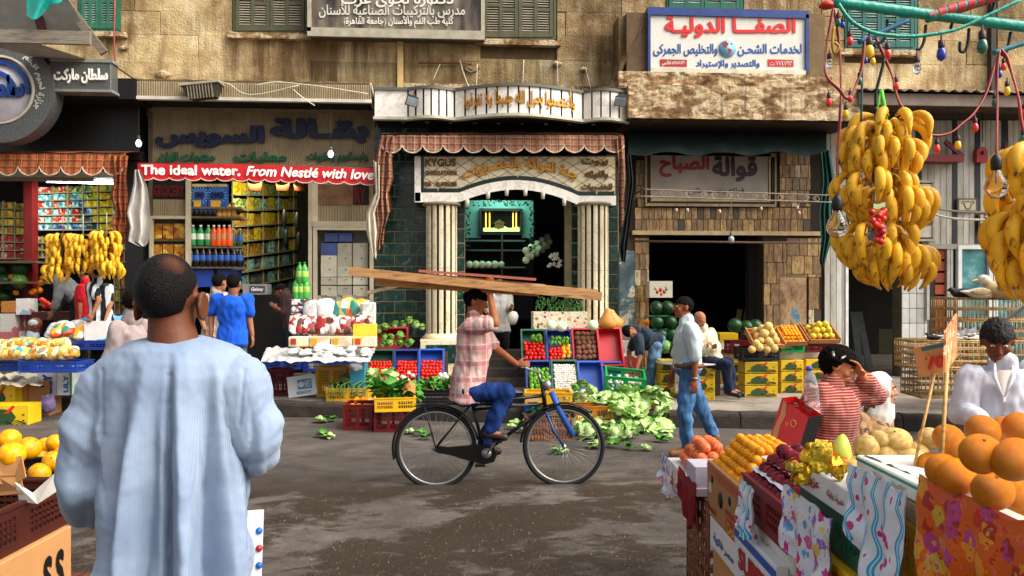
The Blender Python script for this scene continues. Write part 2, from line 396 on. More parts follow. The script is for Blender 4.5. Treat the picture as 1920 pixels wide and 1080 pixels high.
def m_fruit(name, c1, c2, c3=None, sc=3, rough=.38, bump=.2, bsc=60, rv=.18, spot=None):
    a = NT(name); v = a.n('ShaderNodeVectorMath', operation='ADD'); a.l(a.tc.outputs['Object'], v.inputs[0])
    cb = a.n('ShaderNodeCombineXYZ'); rr = a.math('MULTIPLY', a.rnd(), 37.0); a.l(rr, cb.inputs[0]); a.l(rr, cb.inputs[1]); a.l(cb.outputs[0], v.inputs[1])
    c = a.ramp(a.noise(sc, 4, v.outputs[0]), [(.35, hexc(c1)), (.62, hexc(c2))] + ([(.78, hexc(c3))] if c3 else []))
    if spot: c = a.mix(a.ramp(a.noise(sc*6, 5, v.outputs[0], .7), [(.6, 0.0), (.68, .7)]), c, hexc(spot))
    hs = a.n('ShaderNodeHueSaturation'); a.l(c, hs.inputs['Color']); a.l(a.math('MULTIPLY_ADD', a.rnd(), rv*2, 1-rv), hs.inputs['Value'])
    return a.fin(hs.outputs[0], rough, a.noise(bsc, 3), bump, .004, spec=.28)
def m_cloth(name, h, var=.2, sc=14, rough=.85, weave=220, stripe=None, axis=0, f=60):
    a = NT(name); c = a.mix(a.ramp(a.noise(sc*.4, 5), [(.3, 0.0), (.7, 1.0)]), sc3(hexc(h), 1-var), sc3(hexc(h), 1+var*.5))
    if stripe:
        x = a.xyz(); s_ = a.math('GREATER_THAN', a.math('FRACT', a.math('MULTIPLY', x[axis], f)), .55); c = a.mix(a.math('MULTIPLY', s_, .85), c, hexc(stripe))
    return a.fin(c, rough, a.noise(weave, 2), .15, .004, spec=.15, Sheen_Weight=.1)
def m_denim(h='3E6C9E'):
    a = NT('denim'); c = a.ramp(a.noise(5, 6, a.mapv((2, 2, .7)), .65), [(.3, sc3(hexc(h), .35)), (.52, hexc(h)), (.72, sc3(hexc(h), 1.7))])
    return a.fin(c, .9, a.noise(260, 2), .2, .004, spec=.1)
def m_skin(h, rough=.62):
    a = NT('skin'); c = a.mix(a.ramp(a.noise(14, 5), [(.3, 0.0), (.7, 1.0)]), sc3(hexc(h), .8), sc3(hexc(h), 1.12))
    return a.fin(c, rough, a.noise(120, 3), .2, .003, spec=.25)
def m_wrap(name, cols, sc=30, rough=.2):
    """crinkled printed packet film"""
    a = NT(name); d = a.n('ShaderNodeTexVoronoi', iScale=float(sc)); off = a.n('ShaderNodeVectorMath', operation='ADD'); cb = a.n('ShaderNodeCombineXYZ')
    a.l(a.math('MULTIPLY', a.rnd(), 50.0), cb.inputs[0]); a.l(a.tc.outputs['Object'], off.inputs[0]); a.l(cb.outputs[0], off.inputs[1]); a.l(off.outputs[0], d.inputs['Vector'])
    sp = a.n('ShaderNodeSeparateColor'); a.l(d.outputs['Color'], sp.inputs[0]); c = a.ramp(sp.outputs[0], [(i/len(cols), hexc(k)) for i, k in enumerate(cols)], 'CONSTANT')
    return a.fin(c, rough, a.noise(25, 4, None, .6, 1), .6, .02)
PLASTER = m_plaster(); PEEL = m_peel(); WMARB = m_marble('EEE6DA', 'B5A284'); YMARB = m_marble('E2D2AE', 'A88650', 'yellow_marble'); DGREEN = mt('10201D', .3, .3)
GTILE = m_greentile(); MOSAIC = m_mosaic(); PLAIDB = m_plaid('plaid_awning_cloth', 'A8765A', '5E3327', 'D9B99A', 9); PLAIDO = m_plaid('orange_plaid_cloth', 'A65A34', '4E2417', 'D8925E', 9)
WOODP = m_wood('B87A45', '6B3F1E'); WOODG = m_wood('8A7454', '4A3A28'); CANE = m_wood('B08A50', '5E4020', 9, (1, 1, 1)); BARK = m_wood('6B3A1E', '2A1408')
ASPH = m_asphalt(); BAN = m_banana(); BLACK = mt('0C0B0B', .5, .3); DARK = mt('17130F', .9, .4); GROUT = mt('A39474', .9, .3); CREAM = mt('CFC4AE', .5, .25); IRON = mt('4A3B30', .6, .4, metal=.3)
WHITEP = mt('E4E0D8', .45, .12, rv=.05); GLASS = NT('clear_glass').fin((1, 1, 1), .03, Transmission_Weight=1.0, IOR=1.3)
STEEL = mt('9A9A98', .35, .2, metal=.7); GOLD = mt('C98A1E', .35, .25, metal=.35, rv=.05); TARP = mt('23A89A', .45, .3, 3, .5); DTARP = mt('0A1E18', .8, .5, 3, .6)
CARD = mt('B5814E', .85, .18, 3); CARDW = mt('D6D0C4', .7, .15, 3)
# ---------------- ground, road, pavement ----------------
def bigsheet(z, x0, y0, x1, y1, nx, ny, amp=0, fn=None):
    mb = MB()
    def f(u, v):
        x = x0+(x1-x0)*u; y = y0+(y1-y0)*v; zz = z + (amp*noise.noise(V((x*.6, y*.9, 3))) + amp*.35*noise.noise(V((x*3, y*5, 8))) if amp else 0)
        return (x, y, zz)
    mb.grid(f, nx, ny); return mb
bigsheet(-.03, -150, -150, 150, 150, 2, 2).build('ground', mt('6B6058', .95, .3, .5), kind='structure')
bigsheet(0, -14, -1.5, 14, 12.6, 260, 160, .012).build('road', ASPH, kind='structure')
# kerb line (its foot on the road) and the pavement behind it
KB = [G(-700, 750), G(120, 770), G(560, 782), G(1300, 803), G(1690, 809), G(2500, 832)]
def kerb_y(x):
    for a, b in zip(KB, KB[1:]):
        if a.x <= x <= b.x: return a.y+(b.y-a.y)*(x-a.x)/(b.x-a.x)
    return KB[-1].y
PAVE = NT('pavement_dust'); _c = PAVE.ramp(PAVE.noise(1.5, 8, None, .7), [(.3, hexc('5E564C')), (.5, hexc('8A8074')), (.72, hexc('A69C8E'))])
PAVE = PAVE.fin(_c, .92, PAVE.noise(25, 6, None, .7), .6, .02, spec=.2)
KERBM = mt('3A322C', .95, .5, 5, .8, rv=.2); 
mb = MB(); xs = [-14+28*i/60 for i in range(61)]
mb.grid(lambda u, v: (-14+28*u, (kerb_y(-14+28*u)+.16)*(1-v)+18.5*v, SW+.01*noise.noise(V((u*40, v*12, 0)))), 120, 30)
pv = mb.build('pavement', PAVE, kind='structure')
x = -13.9; 
while x < 13.5:
    w = random.uniform(.85, 1.15); y = kerb_y(x)+random.uniform(-.015, .02); y2 = kerb_y(x+w)+random.uniform(-.015, .02); q = MB(); r_ = []
    prof = [(0, -.02), (.01, SW-.05), (.025, SW-.018), (.06, SW+.004), (.18, SW+.006), (.18, -.02)]
    for i in range(9):
        u = i/8; r_.append([V((x+.006+(w-.012)*u, y+(y2-y)*u+p[0]+(.018*noise.noise(V((x*3+u*5, p[1]*9, 1))) if p[0] < .1 else 0), p[1]+(.012*noise.noise(V((x+u*6, p[0]*9, 7))) if p[1] > 0 else 0))) for p in prof])
    q.loft(r_, False); q.build('kerb_stone', KERBM, pv); x += w
q = MB()
# litter and grit
q = MB(); rnd = random.Random(3)
for i in range(1700):
    px = rnd.uniform(380, 1330); py = 860+220*rnd.random()**.8 if rnd.random() < .7 else rnd.uniform(800, 1080)
    p = G(px, py, .012); s_ = rnd.uniform(.002, .0055); a = rnd.uniform(0, pi); dx, dy = cos(a)*s_, sin(a)*s_*.7
    q.add([(p.x-dx, p.y-dy, .006), (p.x+dy, p.y-dx, .012), (p.x+dx, p.y+dy, .009), (p.x-dy, p.y+dx, .004)], [(0, 1, 2, 3)])
q.build('grit', mt('75644A', .95, .4), kind='stuff')
# ---------------- upper building ----------------
bld = emp('apartment_building', P(960, 200, F), 'aged beige plastered building above the row of market shops', 'building')
bw = lambda o: o
def par(o): o.parent = bld; o.matrix_parent_inverse = bld.matrix_world.inverted() if False else Matrix.Translation(-bld.location); return o
bk = MB(); a = P(-500, -160, F+.1); b = P(2500, 200, F+.1); bk.box((a.x, F+.06, b.z-.5), (b.x, F+.5, a.z)); par(bk.build('wall', mt('6E5A3C', .95, .4)))
wins = [(150, 222, 57, 'g'), (440, 573, 61, 'o'), (905, 1040, 73, 'o'), (1253, 1390, 20, 'G'), (1588, 1717, 92, 'T')]
rows = [(-150, -68), (-68, -22), (-22, 21), (21, 66), (66, 112), (112, 168)]
def blocks(x0, x1, rws, dy=0):
    for ri, (ya, yb) in enumerate(rws):
        cuts = [x0]; x = x0
        while x < x1:
            x += rnd.uniform(220, 460); cuts.append(min(x, x1))
        for xa, xb in zip(cuts, cuts[1:]):
            segs = [(xa, xb)]
            for w0, w1, wy, _ in wins:
                if ya+dy < wy-4:
                    ns = []
                    for s0, s1 in segs:
                        if s1 <= w0-4 or s0 >= w1+4: ns.append((s0, s1)); continue
                        if s0 < w0-4: ns.append((s0, w0-4))
                        if s1 > w1+4: ns.append((w1+4, s1))
                    segs = ns
            for s0, s1 in segs:
                if s1-s0 > 8: par(fb(s0+.5, ya+dy+1, s1-.5, yb+dy-1, F-.0+rnd.uniform(-.005, .005), .08, 'plaster_block', PLASTER, None, .007))
blocks(-60, 745, rows); blocks(757, 1165, rows, 2); blocks(1165, 1540, rows[:4], 4); blocks(1540, 1862, rows[:5]+[(112, 172)], 10); blocks(1870, 2150, rows[:5]+[(112, 172)], 12)
par(fb(745, 66, 756, 164, F-.1, .09, 'pilaster_strip', mt('C9AA72', .85, .3)))
par(fb(1859, -40, 1868, 190, F-.12, .11, 'downpipe', mt('3E342A', .7, .3)))
for x0, x1, y in ((200, 700, 160), (757, 1180, 168), (1540, 1920, 176)):
    par(fb(x0, y-5, x1, y+2, F-.1, .11, 'ledge', PEEL))
SHG = {'g': mt('2E6B52', .6, .25, rv=.1), 'o': mt('55553A', .7, .3, rv=.1), 'G': mt('12604A', .6, .2, rv=.1), 'T': mt('1F6257', .6, .25, rv=.1)}
def shutter_window(x0, x1, yb, kind):
    m = SHG[kind]; top = -70; w = (x1-x0); t = 5
    par(fb(x0, top, x1, yb, F+.04, .01, 'window_recess', DARK))
    f = MB(); fbox(f, x0-3, top, x0+2, yb, F-.03, .08); fbox(f, x1-2, top, x1+3, yb, F-.03, .08); fbox(f, x0+2, yb-4, x1-2, yb, F-.03, .08); fr = par(f.build('window_frame', m))
    for i in range(2):
        a0 = x0+2+(w-4)*i/2; a1 = x0+2+(w-4)*(i+1)/2-1; q = MB(); mid = (a0+a1)/2
        for c0, c1 in ((a0, a0+6), (mid-3, mid+3), (a1-6, a1)): fbox(q, c0, top, c1, yb-4, F-.05, .04)
        fbox(q, a0+6, yb-14, mid-3, yb-4, F-.045, .03); fbox(q, mid+3, yb-14, a1-6, yb-4, F-.045, .03)
        if yb > 50: fbox(q, a0+6, yb-58 if kind != 'o' else yb-66, mid-3, yb-53 if kind != 'o' else yb-61, F-.045, .03); fbox(q, mid+3, yb-58, a1-6, yb-53, F-.045, .03)
        sh = q.build('shutter', m, fr)
        s = MB(); y = yb-16
        while y > top:
            for c0, c1 in ((a0+6, mid-3), (mid+3, a1-6)):
                a_ = P(c0, y, F-.03); b_ = P(c1, y, F-.03); zz = a_.z
                s.add([(a_.x, F-.045, zz-.012), (b_.x, F-.045, zz-.012), (b_.x, F-.012, zz+.022), (a_.x, F-.012, zz+.022)], [(0, 1, 2, 3)])
            y -= 4.6
        s.build('slat', mt('A89C86', .8, .3) if kind == 'o' else mt('8FA79A', .8, .3), fr, kind='stuff')
    par(fb(x0-14, yb+2, x1+12, yb+9, F-.12, .14, 'window_sill', PEEL))
for w in wins: shutter_window(*w)
# small broken bits: brackets, rods and cables on the plaster
def cable(pts, r, name, mat, label=None, cat=None, group=None, parent=None, n=6, sm=4):
    pts = [V(p) for p in pts]; out = []
    for i in range(len(pts)-1):
        p0, p1, p2, p3 = pts[max(i-1, 0)], pts[i], pts[i+1], pts[min(i+2, len(pts)-1)]
        for k in range(sm):
            t = k/sm; out.append(.5*((2*p1)+(p2-p0)*t+(2*p0-5*p1+4*p2-p3)*t*t+(3*p1-p0-3*p2+p3)*t**3))
    out.append(pts[-1]); return MB().tube(out, r, n).build(name, mat, parent, label=label, cat=cat, group=group)
for pts in ([(862, 112), (870, 140), (880, 165)], [(872, 128), (885, 135), (895, 122)], [(825, 120), (812, 150)], [(895, 120), (893, 166)], [(982, 112), (980, 165)], [(1045, 115), (1046, 165)], [(1098, 128), (1108, 168)]):
    par(cable([P(x, y, F-.1-.02*i) for i, (x, y) in enumerate(pts)], .008, 'hanging_rod', CREAM))
par(cable([P(784, 118, F-.06), P(885, 119, F-.06)], .015, 'fixing_bar', BARK))
for x, y, r in ((305, 139, 14), (432, 62, 7), (885, 128, 14), (1045, 120, 9), (1095, 130, 8), (232, 90, 9), (560, 66, 8)):
    par(MB().ell(P(x, y, F-.03), (r*.009, .05, r*.005), 10, 7, lambda d: 1+.4*noise.noise(d*2.5)).build('plaster_lump', PEEL))
cable([P(215, 0, F-.3), P(214, 80, F-.3), P(217, 125, F-.3), P(214, 155, F-.35)], .014, 'pipe', mt('8E3A30', .5), 'thin red pipe running down the wall beside the green shutters', 'pipe')
cable([P(217, 125, F-.28), P(258, 152, F-.5), P(272, 158, F-.6)], .014, 'pipe', mt('5E3A28', .6), 'short brown pipe slanting from the red pipe to the ribbed canopy', 'pipe')
# ---------------- signs on the upper wall ----------------
def sign(name, label, loc): return emp(name, (0, 0, 0), label, 'sign')
s = emp('shop_sign', (0, 0, 0), 'grey weathered dental practice sign with worn white Arabic lettering between two shuttered windows', 'sign')
fb(580, -60, 908, 66, F-.34, .3, 'case', mt('57503F', .7, .3), s)
q = MB(); fbox(q, 576, 58, 909, 67, F-.39, .06); fbox(q, 576, -60, 583, 58, F-.39, .06); fbox(q, 902, -60, 909, 58, F-.39, .06); q.build('frame', mt('A39B86', .5, .3), s)
a = NT('smeared_sign_face'); c = a.ramp(a.noise(1.6, 6, a.mapv((2.5, 1, .5)), .6), [(.3, hexc('2B211A')), (.5, hexc('6E6253')), (.7, hexc('A39987'))])
fb(583, -60, 902, 57, F-.35, .012, 'panel', a.fin(c, .3), s)
LW = mt('D8D2C2', .6, .2)
word('دكتورة نجوى عزت', 640, -14, 850, 14, F-.36, LW, s, .01, .02); word('مدرس بالتركيبات الصناعية للأسنان', 598, 5, 872, 34, F-.36, LW, s, .01, .02); word('كلية طب الفم والأسنان (جامعة القاهرة)', 645, 30, 850, 52, F-.36, LW, s, .01, .015)
s = emp('shop_sign', (0, 0, 0), 'white framed shipping company sign with red and blue Arabic lettering and a globe', 'sign')
fb(1175, 24, 1216, 137, 12.98, .6, 'side_box', mt('6B5238', .8, .35), s); fb(1515, 26, 1546, 140, 12.98, .6, 'side_box', mt('77603F', .8, .35), s)
fb(1219, 26, 1512, 134, 12.93, .3, 'panel', mt('DDD9CC', .4, .08), s)
q = MB(); fbox(q, 1215, 20, 1517, 27, 12.89, .3); fbox(q, 1215, 27, 1220, 137, 12.89, .3); fbox(q, 1511, 27, 1517, 137, 12.89, .3); q.build('frame', mt('223A78', .4, .3), s)
fb(1220, 132, 1511, 137, 12.885, .3, 'frame_rail', mt('C9C0A8', .4), s)
RD = mt('C8201C', .4, .1); BL = mt('1E4F96', .4, .1)
word('الصفـــا الدوليـة', 1246, 30, 1491, 71, 12.93, RD, s, .02, .035); word('لخدمات الشحـن', 1383, 82, 1503, 106, 12.93, BL, s, .01, .02); word('والتخليص الجمركى', 1225, 82, 1345, 106, 12.93, BL, s, .01, .02)
word('والتصدير والإستيراد', 1305, 112, 1424, 130, 12.93, BL, s, .01, .02)
for x0, x1, t in ((1238, 1288, '٥٧٥٧٨٣٠/فاكس'), (1440, 1488, '٧٧٤٧٩٣/ت')):
    fb(x0, 112, x1, 124, 12.92, .01, 'number_plate', RD, s); word(t, x0+3, 114, x1-3, 123, 12.92, LW, s, .004, .02)
ctr = P(1364, 91, 12.92); R_ = .145
q = MB(); q.tube([ctr, ctr-V((0, .012, 0))], R_, 28); q.build('globe_disc', mt('6FA8C4', .4, .1), s)
q = MB(); Mx = Matrix.Translation(ctr)
for poly in ([(-.1, .09), (-.03, .12), (.02, .07), (-.01, .03), (-.04, .0), (-.07, .03)], [(-.0, .0), (.06, -.01), (.07, -.05), (.03, -.11), (.01, -.06)], [(.05, .1), (.09, .07), (.06, .06)]): q.prism(poly, Mx, -.017, -.013)
q.build('globe_map', mt('B5382E', .4), s)
# round market sign, top left
s = emp('shop_sign', (0, 0, 0), 'large round granite market sign with blue swirl and Arabic lettering at upper left', 'sign')
cc = P(-2, 168, 12.55); kx = 12.55/FP
GRAN = mt('4C4C4A', .5, .5, 40, .1); a = NT('grey_granite'); GRAN = a.fin(a.ramp(a.noise(60, 3, rough=.8), [(.35, hexc('2A2A29')), (.55, hexc('5A5A58')), (.7, hexc('8E8E8A'))]), .35)
def ringprism(mb, cx, cz, r0, r1, y0, y1, a0=0, a1=2*pi, n=48):
    for i in range(n):
        t0 = a0+(a1-a0)*i/n; t1 = a0+(a1-a0)*(i+1)/n
        p = [(cx+r*cos(t), y, cz+r*sin(t)) for t in (t0, t1) for r in (r0, r1) for y in (y0, y1)]
        mb.add(p, [(0, 4, 6, 2), (1, 3, 7, 5), (2, 6, 7, 3), (0, 1, 5, 4)])
    return mb
q = ringprism(MB(), cc.x, cc.z, .5, .8, 12.55, 12.85); q.build('outer_ring', GRAN, s)
q = ringprism(MB(), cc.x, cc.z, .49, .52, 12.53, 12.6); q.build('bezel', CREAM, s)
q = MB().tube([(cc.x, 12.75, cc.z), (cc.x, 12.62, cc.z)], .5, 48); q.build('disc', mt('C4BEC4', .4, .15), s)
q = ringprism(MB(), cc.x-.03, cc.z, .40, .46, 12.57, 12.62, -.1, 2.2, 20); ringprism(q, cc.x-.1, cc.z-.02, .26, .33, 12.57, 12.62, -.2, 2.4, 20); q.build('swirl', mt('1E4E9A', .35), s)
word('سلطان', -40, 140, 46, 195, 12.6, mt('1E4E9A', .35), s, .03, .05)
for i, wd in enumerate(('افخم', 'لحوم', 'جزارة')):
    an = radians(40-28*i); px = -2+78*cos(an); py = 168-78*sin(an)
    c0 = P(px, py, 12.55); t = V((sin(an), 0, -cos(an)))*.13; n_ = V((cos(an), 0, sin(an)))*.06
    letters(MB(), wd, quadfit(c0-t-n_, c0+t-n_, c0+t+n_, c0-t+n_), .012, .02).build('lettering', mt('D2CDBE', .5), s)
fb(95, 115, 208, 168, 12.6, .25, 'name_panel', GRAN, s, .01); q = MB(); fbox(q, 94, 111, 210, 115, 12.58, .27); fbox(q, 94, 168, 210, 171, 12.58, .27); q.build('panel_trim', mt('8E8E86', .5), s)
word('سلطان ماركت', 102, 129, 202, 157, 12.6, mt('E6E2D6', .4), s, .03, .03)
# top-left awning frame with teal cloth
s = emp('awning_structure', (0, 0, 0), 'grey weathered wooden awning frame with pale panel at the top left corner', 'awning')
q = MB(); fbox(q, -60, 58, 168, 78, 11.0, .06); q.build('beam', m_wood('8E8272', '574C3E'), s)
def bar(a, b, w, t, name, mat, parent=None, up=V((0, 1, 0)), **k):
    a, b = V(a), V(b); d = (b-a).normalized(); u = d.cross(up).normalized(); n_ = u.cross(d)
    pts = [p+u*sx*w/2+n_*sy*t/2 for p in (a, b) for sx, sy in ((-1, -1), (1, -1), (1, 1), (-1, 1))]
    mb = k.pop('mb', None) or MB(); mb.add(pts, [(0, 1, 2, 3), (7, 6, 5, 4), (0, 4, 5, 1), (1, 5, 6, 2), (2, 6, 7, 3), (3, 7, 4, 0)])
    return mb.build(name, mat, parent, **k) if name else mb
bar(C(105, -20, 11), C(195, 100, 11), .11, .05, 'strut', m_wood('6E6354', '3A3026'), s)
q = MB(); q.add([C(-60, 60, 11.1), C(-60, -30, 10.6), C(110, -30, 10.6), C(165, 62, 11.1)], [(0, 1, 2, 3)]); q.build('panel', mt('9FA09A', .8, .25), s)
bar(C(62, -10, 10.9), C(80, 60, 10.95), .12, .02, 'upright', mt('4A1818', .7), s)
q = MB(); q.grid(lambda u, v: C(50+66*u, -12+44*v*(.75+.35*sin(u*5+.5)), 10.4+.12*sin(u*9+v*3)), 24, 12); q.build('cloth_bundle', TARP, label='torn teal plastic cloth bunched over the frame at top left', cat='cloth')
q = MB(); q.add([C(-40, 78, 11.2), C(60, 78, 11.2), C(185, 118, 12.4), C(95, 116, 12.4)], [(0, 1, 2, 3)]); q.build('sloping_panel', mt('A39C8E', .8, .3), s)
# ---------------- canopies ----------------
def ribs(x0, y0, x1, y1, Y, nm, mat, parent, pitch=.036, dep=.016):
    a = P(x0, y1, Y); b = P(x1, y0, Y); n = max(4, int((b.x-a.x)/pitch)); vv = []; fs = []
    for i in range(n*4+1):
        x = a.x+(b.x-a.x)*i/(n*4); y = Y - (dep if i % 4 in (1, 2) else 0); vv += [(x, y, a.z), (x, y, b.z)]
    for i in range(n*4): fs.append((2*i, 2*i+2, 2*i+3, 2*i+1))
    return MB().add(vv, fs).build(nm, mat, parent)
CORR = m_corr('A08E6C')
s = emp('canopy', (0, 0, 0), 'long ribbed metal canopy with pale lower edge above the grocery', 'canopy')
ribs(203, 160, 697, 184, 12.9, 'ribbed_fascia', CORR, s)
a = P(203, 182, 12.9); b = P(697, 186, 12.9); q = MB(); q.box((a.x, 12.86, a.z-.03), (b.x, 12.96, a.z+.02)); q.build('lower_trim', mt('CFC8B8', .5, .2), s)
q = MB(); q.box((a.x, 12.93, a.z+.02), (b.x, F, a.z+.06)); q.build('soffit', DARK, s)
q = MB(); q.box((a.x, 12.95, b.z+.24), (b.x, F, b.z+.27)); q.build('cover_sheet', mt('6E5A40', .9, .4), s); q = MB(); q.box((b.x-.03, 12.9, a.z-.02), (b.x, F, b.z+.26)); q.build('end_plate', CREAM, s)
fl = emp('floodlight', (0, 0, 0), 'boxy ribbed floodlight lying on the ribbed canopy', 'floodlight')
c0 = P(380, 172, 12.75); q = MB(); Mx = Matrix.Translation(c0) @ Matrix.Rotation(-.12, 4, 'Y')
q.add([Mx @ V(p) for p in ((-.28, -.12, .1), (.28, -.12, .1), (.28, .2, .13), (-.28, .2, .13), (-.2, -.1, -.12), (.22, -.1, -.12), (.2, .15, -.1), (-.18, .15, -.1))], [(0, 3, 2, 1), (4, 5, 6, 7), (0, 1, 5, 4), (1, 2, 6, 5), (2, 3, 7, 6), (3, 0, 4, 7)]); q.build('housing', mt('4A4236', .5, .3, metal=.4), fl)
q = MB()
for i in range(9): q.box((-.19+i*.045, -.14, -.13), (-.175+i*.045, -.1, .09), Mx)
q.build('fin', mt('8A7F6A', .5, metal=.4), fl); q = MB().box((-.3, -.15, .09), (.3, .2, .125), Mx); q.build('rim', mt('A89E86', .5), fl)
for pts in ([(400, 150), (430, 158), (470, 178), (560, 160)], [(550, 168), (570, 185), (590, 198)], [(480, 160), (520, 154), (600, 162), (690, 176)]):
    cable([P(x, y, 12.8) for x, y in pts], .009, 'cable', CREAM, 'pale loose cable trailing along the ribbed canopy', 'cable', 'loose cables on the ribbed canopy')
# marble canopy with a waved front
s = emp('canopy', (0, 0, 0), 'waved white marble canopy with black joints and gold Arabic calligraphy over the fruit shop', 'canopy')
zt = P(960, 170, 12.9).z; zb = P(960, 226, 12.9).z
def wave(px):
    if px < 765: return 12.9
    if px < 852: return 12.9-.16*sin(pi*(px-765)/87)
    if px < 1093: return 12.9-.42*sin(pi*(px-852)/241)
    return 12.9-.2*sin(pi*(px-1093)/85)
edges = [701, 765] + [765+87*i/6 for i in range(1, 7)] + [852+241*i/12 for i in range(1, 13)] + [1093+85*i/5 for i in range(1, 6)]
def wp(px, dy=0): Y = wave(px)+dy; p = P(px, 200, Y); return p
for x0, x1 in zip(edges, edges[1:]):
    n = max(2, int((x1-x0)/8)); g = 1.6; q = MB(); rr = []
    for i in range(n+1):
        px = x0+g+(x1-x0-2*g)*i/n; p = wp(px); rr.append([(p.x, p.y, zb+.03), (p.x, p.y, zt-.03), (p.x, p.y+.05, zt-.03), (p.x, p.y+.05, zb+.03)])
    q.loft(rr, False); q.build('marble_strip', WMARB, s)
rr = [[(wp(px, .03).x, wp(px, .03).y, zb+.01), (wp(px, .03).x, wp(px, .03).y, zt-.01), (wp(px).x, F, zt-.01), (wp(px).x, F, zb+.01)] for px in [701+477*i/80 for i in range(81)]]
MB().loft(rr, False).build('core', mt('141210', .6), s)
for nm, z0, z1, m_ in (('cornice', zt-.03, zt+.015, mt('5E5F52', .6)), ('lower_trim', zb-.015, zb+.03, mt('C9C6AE', .4))):
    rr = [[(wp(px).x, wave(px)-.035, z0), (wp(px).x, wave(px)-.035, z1), (wp(px).x, wave(px)+.1, z1), (wp(px).x, wave(px)+.1, z0)] for px in [700+479*i/90 for i in range(91)]]
    MB().loft(rr, False).build(nm, m_, s)
def wfit(u, v, w):
    px = 871+207*u; p = wp(px); z = zb+.12+.34*v; return V((p.x, p.y-.006-w, z))
letters(MB(), 'وأعتصموا بحبل الله جميعاً ولا تفرقوا', wfit, .025, .018).build('lettering', GOLD, s)
for i in range(9):
    p = P(755+45*i, 240, 13.0); q = MB().tube([(p.x, 13.15, zb-.012), (p.x, 13.15, zb+.005)], .035, 12); q.build('downlight', mt('9A968A', .3, metal=.5), s)
for x, lb in ((772, 'small floodlight clamped on the left of the waved marble canopy'), (1166, 'small floodlight hanging at the right end of the waved marble canopy')):
    f_ = emp('spotlight', (0, 0, 0), lb, 'spotlight'); c0 = P(x, 186, 12.62); Mx = TR(c0, (.5, .2, .3 if x < 900 else -.4))
    MB().add([Mx @ V(p) for p in ((-.09, -.08, .06), (.09, -.08, .06), (.07, .08, .05), (-.07, .08, .05), (-.1, -.09, -.09), (.1, -.09, -.09), (.07, .08, -.05), (-.07, .08, -.05))], [(0, 3, 2, 1), (4, 5, 6, 7), (0, 1, 5, 4), (1, 2, 6, 5), (2, 3, 7, 6), (3, 0, 4, 7)]).build('housing', mt('3A3A3C', .4, metal=.5), f_)
    MB().box((-.085, -.1, -.075), (.085, -.087, .05), Mx).build('lens', mt('9AA6AE', .1), f_)
    cable([c0+V((0, .1, .04)), c0+V((.03, .2, .15)), c0+V((.05, .3, .3))], .012, 'bracket', mt('6B2A1E', .5), parent=f_)
# balcony slab on the right
s = emp('balcony_slab', (0, 0, 0), 'projecting balcony slab with brown peeling plaster under the shipping sign', 'balcony')
def rough_face(x0, y0, x1, y1, Y, nm, mat, amp, parent, thick):
    a = P(x0, y1, Y); b = P(x1, y0, Y); q = MB(); nx = 90; nz = 16
    q.grid(lambda u, v: (a.x+(b.x-a.x)*u, Y-amp*abs(noise.noise(V((u*18, v*3, Y))))-amp*.4*noise.noise(V((u*60, v*12, Y))), a.z+(b.z-a.z)*v+.01*noise.noise(V((u*25, v*3, 3)))*(1 if 0 < v < 1 else .5)), nx, nz)
    q.box((a.x, Y+.015, a.z+.005), (b.x, Y+thick, b.z-.005)); return q.build(nm, mat, parent)
rough_face(1178, 166, 1612, 221, 12.7, 'slab_face', PEEL, .05, s, 1.0); rough_face(1160, 141, 1560, 166, 12.85, 'upper_ledge', PEEL, .04, s, .8)
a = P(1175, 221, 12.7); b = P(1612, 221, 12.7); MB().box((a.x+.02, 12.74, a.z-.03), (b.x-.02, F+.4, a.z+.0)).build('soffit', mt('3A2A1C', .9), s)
q = MB(); q.add([P(1158, 150, 12.9), P(1216, 24, 12.98), P(1175, 24, 13.5), P(1145, 150, 13.5)], [(0, 1, 2, 3)]); fbox(q, 1160, 30, 1177, 140, 13.1, .5); q.build('end_wall', PLASTER, s)
# metal canopy over the poultry shop
s = emp('canopy', (0, 0, 0), 'corrugated metal canopy with ragged edge above the poultry shop', 'canopy')
a = P(1612, 184, 12.6); b = P(2160, 184, 12.6); MB().box((a.x, 12.6, a.z-.1), (b.x, 12.66, a.z+.09)).build('edge_board', mt('77685A', .7, .4, 3), s)
q = MB(); q.grid(lambda u, v: (a.x+(b.x-a.x)*u, 12.5+1.3*v, a.z+.12+.3*v+.02*sin(u*170)), 340, 2); q.build('roof_sheet', mt('8E8070', .6, .4), s)
for i in range(9): x = a.x+.2+i*.55; bar((x, 12.66, a.z+.0), (x+.25, F+.3, a.z+.1), .09, .05, 'rafter', mt('3E2E26', .8), s, V((0, 0, 1)))
MB().box((a.x, 12.68, a.z+.03), (b.x, F+.5, a.z+.08)).build('ceiling_board', mt('57463A', .9, .4), s)
